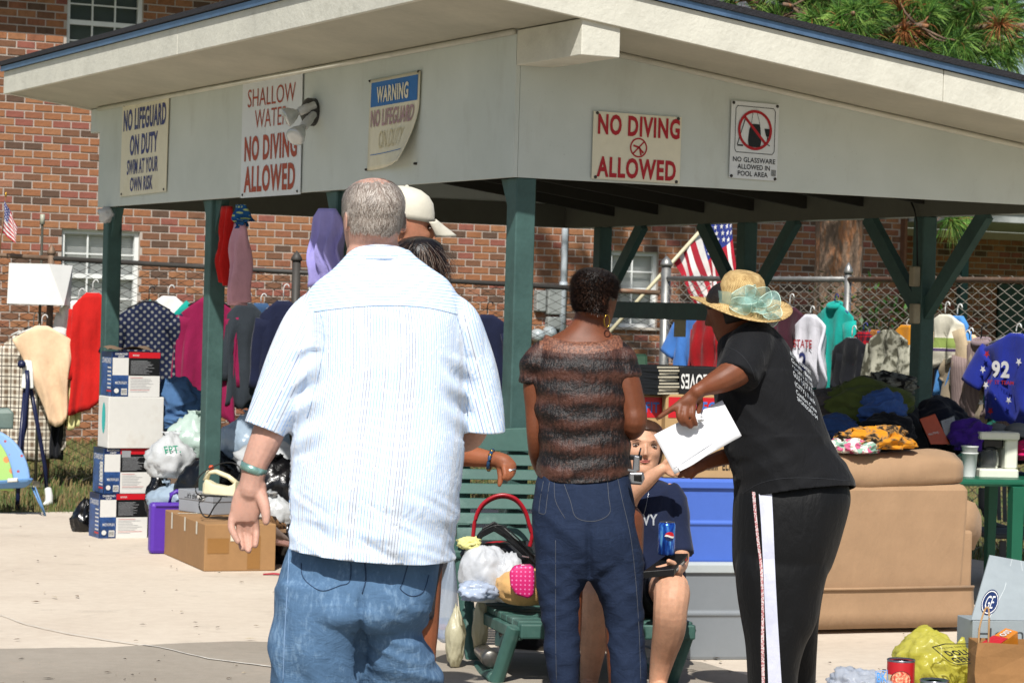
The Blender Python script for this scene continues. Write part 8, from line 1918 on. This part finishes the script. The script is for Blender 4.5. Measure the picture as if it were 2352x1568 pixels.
# envelope and crumpled receipt in her hands
EW = M('paper_white', '#d3d4d6', .7, .03, 3, .05)
E4 = [at(1502, 998, HD-.235), at(1659, 919, HD-.2), at(1703, 1000, HD-.225), at(1550, 1089, HD-.26)]
en = thing('white_envelope', 'large white envelope held under the leaning woman\'s hand', 'envelope', E4[3])
EP = lambda a, b_: (E4[0].lerp(E4[1], a)).lerp(E4[3].lerp(E4[2], a), b_)
mb = MB(); mb.grid(lambda a, b_: EP(a, b_)+V((0, .006*math.sin(a*3+b_*2), 0)), 14, 8); o = mb.build('paper', EW, en, True); sm = o.modifiers.new('s', 'SOLIDIFY'); sm.thickness = .004; sm.offset = 0
mb = MB(); mb.grid(lambda a, b_: EP(.08+.9*a, .86+.13*b_+.02*math.sin(a*8))+V((0, -.006-.006*math.sin(a*7)*(1-b_), 0)), 14, 4); mb.build('flap', EW, en, True)
mb = MB(); mb.tube([EP(.03, .84)+V((0, -.004, 0)), EP(.5, .82)+V((0, -.005, 0)), EP(.97, .78)+V((0, -.004, 0))], .001, 5); mb.build('fold_line', M('paper_shadow', '#a9abb0', .8), en)
pblob('crumpled_receipt', 'crumpled paper receipt under the leaning woman\'s fingers', 'receipt', 1590, 962, 22, 16, HD-.242, EW, 71, .014, sub=4, amp=.4, ridge=.35, rf=2.5, flat=None)
rg = thing('finger_ring', 'silver ring on the leaning woman\'s finger', 'ring', at(1566, 940, HD-.25)); mb = MB(); cc = at(1562, 943, HD-.256); mb.tube([cc+V((.0125*math.cos(t), .0125*math.sin(t), .003*math.cos(t))) for t in (2*math.pi*j/16 for j in range(17))], .0022, 6, 0, False); mb.build('band', SILV, rg, True)

# =================================================================== seated girl
GD = 10.75; base = at(1505, 1480, GD); base.z = .27
gi = thing('person', 'seated young woman in a navy T-shirt smiling up from the bench', 'person', base)
SK4 = SKIN('skin_tan', '#c29478', 1.12, .45)
Hg = head_frame(at(1473, 1030, GD-.05), .236, .12, -.12, .06)
mb = MB(); head_loft(mb, Hg)
loft_rows(mb, GD, [(1060, 1452, 1500, .02, .045), (1100, 1455, 1500, .02, .05), (1118, 1448, 1530, .02, .07), (1150, 1450, 1540, .02, .085), (1250, 1455, 1548, .0, .09), (1330, 1450, 1560, 0, .1), (1380, 1455, 1560, 0, .1)])
limb(mb, GD, [(1455, 1135, 0, 25), (1425, 1190, -.06, 23), (1432, 1190, -.1, 22), (1450, 1140, -.16, 21), (1485, 1105, -.2, 18), (1512, 1082, -.22, 13.5), (1522, 1076, -.22, 13)])
loft_rows(mb, GD, [(1062, 1520, 1538, -.22, .012), (1072, 1516, 1544, -.22, .015), (1085, 1518, 1544, -.22, .013)], 3)
for f in ([(1538, 1066, -.225, 6.5), (1552, 1068, -.23, 6), (1562, 1074, -.23, 5)], [(1540, 1074, -.225, 6.5), (1555, 1077, -.23, 6), (1562, 1082, -.23, 5)], [(1540, 1081, -.225, 6.2), (1552, 1085, -.23, 5.6), (1556, 1090, -.23, 5)], [(1536, 1086, -.225, 6), (1546, 1091, -.23, 5)], [(1528, 1062, -.225, 7), (1538, 1054, -.23, 6), (1546, 1054, -.235, 5)]): limb(mb, GD, f, 3, 10)
limb(mb, GD, [(1540, 1135, 0, 26), (1556, 1210, -.04, 24), (1564, 1275, -.1, 20), (1562, 1300, -.25, 16), (1555, 1305, -.38, 13)])
loft_rows(mb, GD, [(1296, 1536, 1566, -.4, .016), (1306, 1530, 1566, -.4, .018), (1316, 1532, 1562, -.4, .014)], 3)
for f in ([(1536, 1298, -.41, 6.5), (1520, 1302, -.42, 6), (1508, 1304, -.42, 5)], [(1534, 1305, -.41, 6.5), (1516, 1309, -.42, 6), (1504, 1310, -.42, 5)], [(1536, 1312, -.41, 6.2), (1520, 1315, -.42, 5.6)], [(1540, 1317, -.41, 6), (1526, 1320, -.42, 5)], [(1548, 1294, -.41, 7), (1536, 1288, -.43, 6)]): limb(mb, GD, f, 3, 10)
limb(mb, GD, [(1520, 1370, 0, 46), (1534, 1352, -.25, 46), (1543, 1358, -.42, 43), (1540, 1400, -.46, 40), (1536, 1450, -.42, 38), (1522, 1510, -.36, 29), (1512, 1560, -.34, 22), (1512, 1585, -.35, 22)])
limb(mb, GD, [(1512, 1582, -.35, 22), (1535, 1597, -.48, 19), (1545, 1604, -.54, 13)])
limb(mb, GD, [(1470, 1375, 0, 46), (1410, 1350, -.22, 44), (1376, 1350, -.36, 40), (1372, 1400, -.38, 37), (1368, 1450, -.36, 35), (1358, 1520, -.32, 26), (1352, 1575, -.3, 20)])
limb(mb, GD, [(1352, 1575, -.3, 21), (1345, 1592, -.44, 18)])
dress(shape_face(remeshed(mb, .0042, 3), Hg, .236), 'body', SK4, gi)
HBN = M('hair_brown', '#3b2417', .4, .25, 30, .6, 120, .003)
hcg = hair_cap('hair', gi, Hg, HBN, .5, .012, .045, 12, zfun=lambda a: .8 if math.cos(a) > .6 else (.8-(.6-math.cos(a))*.7 if math.cos(a) > .1 else .2))
strands('hair_strands', hcg, Hg, [MATS['hair_brown'], M('hair_light_brown', '#5f3c24', .4, .2, 8, 0)], 3500, lambda r: 1-(r.random()**.65)*.6, lambda r: r.uniform(0, 6.283), .04, lambda r, t, s, n, a, z: (t*.4+s*(.7 if math.sin(a) > 0 else -.7)+n*.05).normalized(), .001, 9, .2, lambda a, z, r: math.cos(a) < .55 and z > .5 or z > .82)
face_bits(gi, Hg, M('lips_pink', '#b0605a', .4), M('brow_brown', '#5f4030', .6), EYED, .022)
NTEE = CLOTH('navy_tee', '#141d36', 900, .5, .12)
mb = MB()
loft_rows(mb, GD, [(1104, 1448, 1520, .02, .062), (1114, 1440, 1538, .02, .085), (1135, 1436, 1548, .01, .1), (1180, 1438, 1552, 0, .108), (1240, 1440, 1558, -.0, .112), (1300, 1440, 1572, -.01, .12), (1335, 1440, 1575, -.01, .12)])
limb(mb, GD, [(1530, 1122, 0, 24), (1546, 1150, -.01, 31), (1556, 1215, -.03, 30), (1563, 1272, -.08, 29)], 4, 20, 1, False)
limb(mb, GD, [(1460, 1122, 0, 24), (1442, 1150, -.02, 30), (1430, 1180, -.05, 29)], 4, 20, 1, False)
me = remeshed(mb, .0065, 4); wrinkle(me, lambda p: .006*noise.noise(V((p[0]*7, p[1]*5, p[2]*9+p[0]*6)))+.005*ridged(p[0]*7, p[1]*5, p[2]*11)); bn_ = bvh_of(me); NT_ = dress(me, 'navy_tee', NTEE, gi)
def nmap(a, b_): 
    u, v = 1438+72*a, 1180+26*b_; return hit(bn_, u, v, .003) or at(u, v, GD-.12)
mb = MB(); put_text(mb, 'NAVY', nmap, (0, 0, 1, 1), .02); mb.build('lettering', M('silver_print', '#9fa3a8', .4, .4, 40, 0), NT_)
P_ = [hit(bn_, u, v, .002) for u, v in interp_rows([(1490, 1128), (1484, 1160), (1476, 1190), (1470, 1210)], 6)]; P_ = [p for p in P_ if p is not None]
if len(P_) > 2: mb = MB(); mb.tube(P_, .0012, 5); one(mb.build('chain_necklace', SILV, None, True), 'thin silver chain hanging over the navy T-shirt', 'necklace')
mb = MB(); limb(mb, GD, [(1500, 1362, .05, 60), (1520, 1360, -.1, 54), (1532, 1352, -.22, 51)], 4, 20, 1, False); limb(mb, GD, [(1490, 1365, .05, 58), (1440, 1358, -.1, 52), (1412, 1350, -.2, 49)], 4, 20, 1, False)
dress(remeshed(mb, .008, 4), 'shorts', CLOTH('dark_shorts', '#15181f', 900, .4), gi)
for (u, v, dd) in ((1540, 1606, -.48), (1345, 1596, -.4)):
    p = at(u, v, GD+dd); mb = MB(); mb.box((p.x, p.y-.02, .008), (.09, .25, .016), 0, 0, .006); mb.build('sandal', BLEATH, gi)
# black case and can on her lap
bd = GD-.42; q4 = [at(1476, 1312, bd-.03), at(1535, 1270, bd+.1), at(1581, 1270, bd+.1), at(1548, 1306, bd-.04)]
vb = thing('video_case', 'black video case held flat on the seated woman\'s lap', 'case', q4[0]); dn = UP*-.028
mb = MB(); mb.prism(q4, dn); mb.build('case_body', M('case_black', '#101113', .35), vb, bevel=.002)
e0, e1 = q4[0], q4[1]; nn_ = (e1-e0).cross(UP).normalized(); nn_ = nn_ if nn_.y < 0 else -nn_
mb = MB(); f = face_map(e0, e1, e0+dn, nn_, .0015); quad(mb, f, (.03, .12, .97, .88)); mb.build('page_edge', M('aged_pages', '#8a7f62', .8, .2, 60, .3, 200), vb)
f = face_map(q4[3].lerp(q4[2], .0), q4[2], q4[3]+dn, V((.3, -1, 0)), .003); mb = MB(); put_text(mb, 'WESTERN', f, (.15, .3, .7, .75), .02, 0); quad(mb, f, (.78, .35, .9, .7), 1); mb.build('lettering', [PWH, PR], vb)
cp = at(1530, 1279, bd+.05); cp.z = q4[1].z-.002; pc_ = thing('soda_can', 'blue soda can with a round red, white and blue emblem on the video case', 'can', cp); kc = (bd+.05)/F; rr = 20*kc; hh = 76*kc
m, nt, b = newmat('can_blue'); co = nt.coord('Object'); vn = nt.noise(nt.coord('Object', (1, 1, .25)), 60, 3, .6); nt.link(nt.ramp(vn, [(.4, lin('#12307e')), (.55, lin('#1d56b8')), (.68, lin('#5fa6dc'))]), b.inputs['Base Color']); b.inputs['Metallic'].default_value = .5; b.inputs['Roughness'].default_value = .25
mb = MB(); mb.lathe(cp, (0, 0, 1), [(rr*.8, 0), (rr, .006), (rr, hh-.012), (rr*.86, hh-.002)], 32); mb.build('can_body', m, pc_, True)
mb = MB(); mb.lathe(cp, (0, 0, 1), [(rr*.86, hh-.002), (rr*.88, hh), (rr*.84, hh+.001), (rr*.8, hh-.003), (.001, hh-.003)], 32); mb.build('lid', TIN, pc_, True)
def emb(a, b_):
    an = -.75+(a-.5)*1.5; return cp+V((math.sin(an+1.05)*(rr+.0006), -math.cos(an+1.05)*(rr+.0006), hh*(.72-.28*b_)))
mb = MB(); N = 20
for half, m_ in ((-1, 0), (0, 1), (1, 2)):
    rows_ = []
    for i in range(9):
        t = i/8; y0 = -1+2*t
        if half == -1: ya, yb = -math.sqrt(max(0, 1-(y0*1)**2)), -.2+.18*math.sin(y0*2.4)
        elif half == 0: ya, yb = -.2+.18*math.sin(y0*2.4), .2+.18*math.sin(y0*2.4)
        else: ya, yb = .2+.18*math.sin(y0*2.4), math.sqrt(max(0, 1-y0*y0))
        s_ = math.sqrt(max(0, 1-y0*y0)); ya = max(-s_, min(s_, ya)); yb = max(-s_, min(s_, yb)); rows_.append((emb(.5+y0*.42, .5+ya*.5), emb(.5+y0*.42, .5+yb*.5)))
    for i in range(8): mb.add([rows_[i][0], rows_[i][1], rows_[i+1][1], rows_[i+1][0]], [(0, 1, 2, 3)], m_)
mb.build('emblem', [PR, PWH, PBD], pc_)

# =================================================================== man in the cap, mostly hidden
CD = 8.95; base = at(885, 1568, CD); base.z = 0
cmn = thing('person', 'man in a cream cap and light blue shirt, mostly hidden behind the big man', 'person', base)
SK5 = SKIN('skin_sunburnt', '#a8735a')
Hc = head_frame(at(926, 520, CD), .235, math.pi*.5+.25, .12, 0)
mb = MB(); head_loft(mb, Hc)
loft_rows(mb, CD, [(560, 890, 950, .02, .05), (620, 870, 960, .02, .07), (660, 800, 1000, .02, .09), (800, 790, 1000, 0, .1), (1100, 800, 990, 0, .11), (1250, 805, 985, 0, .11)])
limb(mb, CD, [(800, 680, 0, 34), (775, 850, 0, 32), (790, 1000, .05, 26), (830, 1040, -.1, 20)]); limb(mb, CD, [(990, 690, 0, 34), (1000, 850, .05, 32), (980, 980, .1, 24), (930, 990, -.02, 20)])
for x in (845, 935): limb(mb, CD, [(x, 1250, 0, 55), (x, 1500, 0, 45), (x, 1740, 0, 28)])
dress(shape_face(remeshed(mb, .006, 3), Hc, .235), 'body', SK5, cmn)
face_bits(cmn, Hc, M('lips_tan', '#8a4a3c', .5), M('brow_grey', '#5a4638', .6))
mb = MB(); loft_rows(mb, CD, [(612, 862, 966, .02, .075), (640, 800, 1000, .01, .1), (680, 770, 1015, .01, .12), (800, 780, 1010, 0, .13), (1000, 785, 1005, 0, .14), (1200, 785, 1003, 0, .14)])
limb(mb, CD, [(810, 665, 0, 38), (776, 760, 0, 42), (770, 850, 0, 40)], 4, 20, 1, False); limb(mb, CD, [(985, 668, 0, 38), (1000, 780, .04, 42), (1000, 850, .05, 40)], 4, 20, 1, False)
dress(remeshed(mb, .009, 4), 'blue_shirt', CLOTH('pale_blue_shirt', '#7f9fc9'), cmn)
mb = MB(); loft_rows(mb, CD, [(1180, 800, 990, 0, .13), (1260, 795, 995, 0, .14), (1330, 810, 980, 0, .12)]); limb(mb, CD, [(845, 1300, 0, 62), (845, 1500, 0, 52), (845, 1740, 0, 42)], 4, 18, 1, False); limb(mb, CD, [(935, 1300, 0, 62), (935, 1500, 0, 52), (935, 1740, 0, 42)], 4, 18, 1, False); dress(remeshed(mb, .01, 4), 'trousers', CLOTH('khaki', '#7d6d54'), cmn)
capb = thing('baseball_cap', 'cream baseball cap with a frayed brim on the half-hidden man', 'cap', Hc(0, 0, .8)); CAPM = CLOTH('cap_cream', '#c3beae', 800, .2); mb = MB(); L = []
for i, (z, o_) in enumerate(((.60, .03), (.68, .035), (.76, .045), (.86, .06), (.93, .06), (.98, .06), (.999, .05))):
    up_ = (Hc(0, 0, 1)-Hc(0, 0, 0))*(.1*max(0, (z-.75)/.25)); L.append([head_pt(Hc, a, z, o_)+up_ for a in (2*math.pi*j/36 for j in range(36))])
mb.rings(L); mb.build('crown', CAPM, capb, True)
mb = MB(); mb.grid(lambda i, j: Hc(.37*(i*2-1)*(1-.25*j), .3+.16*(1-(i*2-1)**2)**.5+.36*j*(1-.55*(i*2-1)**2), .665-.03*(i*2-1)**2*2-.19*j), 14, 8); o = mb.build('brim', CAPM, capb, True); sm = o.modifiers.new('s', 'SOLIDIFY'); sm.thickness = .005
mb = MB(); mb.lathe(Hc(0, -.03, 1.09), Hc(0, 0, 1)-Hc(0, 0, 0), [(.008, 0), (.006, .006), (.001, .008)], 10); mb.build('button', CAPM, capb, True)

# =================================================================== dark-haired woman, only hair and forearm show
DD_ = 8.8; base = at(955, 1568, DD_); base.z = 0
dw = thing('person', 'dark-haired woman behind the big man with one arm stretched out to the right', 'person', base)
SK6 = SKIN('skin_tanned', '#8a5236', 1.1, .45)
Hd = head_frame(at(958, 622, DD_), .222, math.pi+.6, 0, 0)
mb = MB(); head_loft(mb, Hd)
loft_rows(mb, DD_, [(650, 940, 990, .02, .05), (690, 925, 1000, .02, .06), (720, 870, 1030, .02, .08), (860, 870, 1030, 0, .1), (1100, 880, 1020, 0, .11), (1250, 870, 1020, 0, .12)])
limb(mb, DD_, [(1015, 745, 0, 30), (1020, 900, .02, 28), (1000, 1010, .0, 27), (1040, 1040, -.05, 25), (1085, 1048, -.1, 24), (1118, 1053, -.13, 20), (1140, 1056, -.15, 17), (1148, 1060, -.15, 18)])
limb(mb, DD_, [(1142, 1054, -.15, 18), (1158, 1062, -.16, 20), (1170, 1070, -.165, 17)])
for f in ([(1168, 1056, -.155, 8.5), (1178, 1072, -.16, 7.5), (1178, 1086, -.17, 6.6), (1172, 1094, -.175, 5.6)], [(1166, 1062, -.17, 8.5), (1175, 1080, -.18, 7.5), (1172, 1094, -.185, 6.5), (1165, 1100, -.185, 5.6)], [(1162, 1070, -.18, 8.2), (1168, 1086, -.19, 7.2), (1164, 1098, -.195, 6.2)], [(1158, 1074, -.19, 7.5), (1160, 1090, -.2, 6.4), (1157, 1098, -.2, 5.6)], [(1148, 1070, -.16, 9.5), (1150, 1090, -.17, 8), (1149, 1104, -.175, 7), (1147, 1113, -.178, 5.5)]): limb(mb, DD_, f, 3, 10)
limb(mb, DD_, [(880, 760, 0, 30), (870, 900, 0, 28), (885, 1010, .05, 22), (900, 1020, .2, 18)])
for x in (915, 965): limb(mb, DD_, [(x, 1250, 0, 55), (x+5, 1440, 0, 38), (x+12, 1520, 0, 24), (x+15, 1660, 0, 22)]); limb(mb, DD_, [(x+15, 1700, 0, 22), (x+15, 1718, -.12, 18)])
dress(remeshed(mb, .0042, 3), 'body', SK6, dw)
HDK = M('hair_dark', '#15100e', .35, .3, 30, .5, 90, .004)
hcd = hair_cap('hair', dw, Hd, HDK, .1, .02, .05, 8, zfun=lambda a: .62 if math.cos(a) > .5 else .06)
strands('hair_strands', hcd, Hd, [MATS['hair_black_strand'], MATS['hair_dark_brown'], M('hair_grey_streak', '#6b5f55', .4, .1, 6, 0)], 5000, lambda r: 1-(r.random()**.7)*.9, lambda r: r.uniform(0, 6.283), .07, lambda r, t, s, n, a, z: (t+s*r.uniform(-.3, .3)+n*.35).normalized(), .0012, 11, .5, lambda a, z, r: math.cos(a) < .5 and r.random() < .8, 3)
mb = MB(); loft_rows(mb, DD_, [(700, 920, 1004, .02, .07), (720, 868, 1034, .01, .09), (800, 862, 1036, 0, .11), (1000, 868, 1030, 0, .12), (1150, 862, 1032, 0, .13)])
limb(mb, DD_, [(1000, 735, 0, 30), (1018, 800, 0, 35), (1022, 870, .02, 34)], 4, 18, 1, False); limb(mb, DD_, [(890, 735, 0, 30), (878, 800, 0, 35), (872, 870, 0, 34)], 4, 18, 1, False); dress(remeshed(mb, .009, 4), 'blouse', CLOTH('dark_blouse', '#2a2438'), dw)
mb = MB(); loft_rows(mb, DD_, [(1120, 872, 1025, 0, .12), (1220, 860, 1035, 0, .14), (1330, 850, 1010, 0, .14), (1420, 845, 1000, 0, .14)]); dress(remeshed(mb, .01, 4), 'skirt', CLOTH('dark_skirt', '#1d1c24'), dw)
c_ = at(1128, 1054, DD_-.14); ax_ = (at(1145, 1060, DD_-.15)-at(1110, 1050, DD_-.12)).normalized(); x_, y_ = ring_axes(ax_)
for k, (off, r_, mt_, nm) in enumerate(((-.006, .034, M('bangle_blue', '#22405f', .35, .1, 6, 0), 'blue bangle with gold bands on the outstretched wrist'),)):
    bg_ = thing('bangle', nm, 'bracelet', c_); mb = MB(); ctr = c_+ax_*off+V((.004, 0, -.004)); ring = [ctr+(x_*math.cos(t)+y_*math.sin(t))*r_+ax_*.012*math.cos(t) for t in (2*math.pi*j/36 for j in range(37))]
    mb.tube(ring, .006, 8, 0, False); mb.build('hoop', mt_, bg_, True)
    for j0 in (3, 6, 14, 17, 24, 27, 30):
        mb = MB(); mb.tube(ring[j0:j0+2], .0073, 8); mb.build('gold_band', GOLD, bg_, True)
rg = thing('finger_ring', 'silver ring with a pale stone on the outstretched hand', 'ring', at(1170, 1084, DD_-.18)); mb = MB(); cc = at(1174, 1079, DD_-.178); mb.tube([cc+V((.013*math.cos(t), .013*math.sin(t), .004*math.cos(t))) for t in (2*math.pi*j/16 for j in range(17))], .0026, 6, 0, False); mb.build('band', SILV, rg, True)
mb = MB(); mb.lathe(cc+V((-.004, -.014, 0)), (0, -1, 0), [(.005, 0), (.005, .004), (.002, .006)], 10); mb.build('stone', M('pale_stone', '#cfd3d6', .1), rg, True)
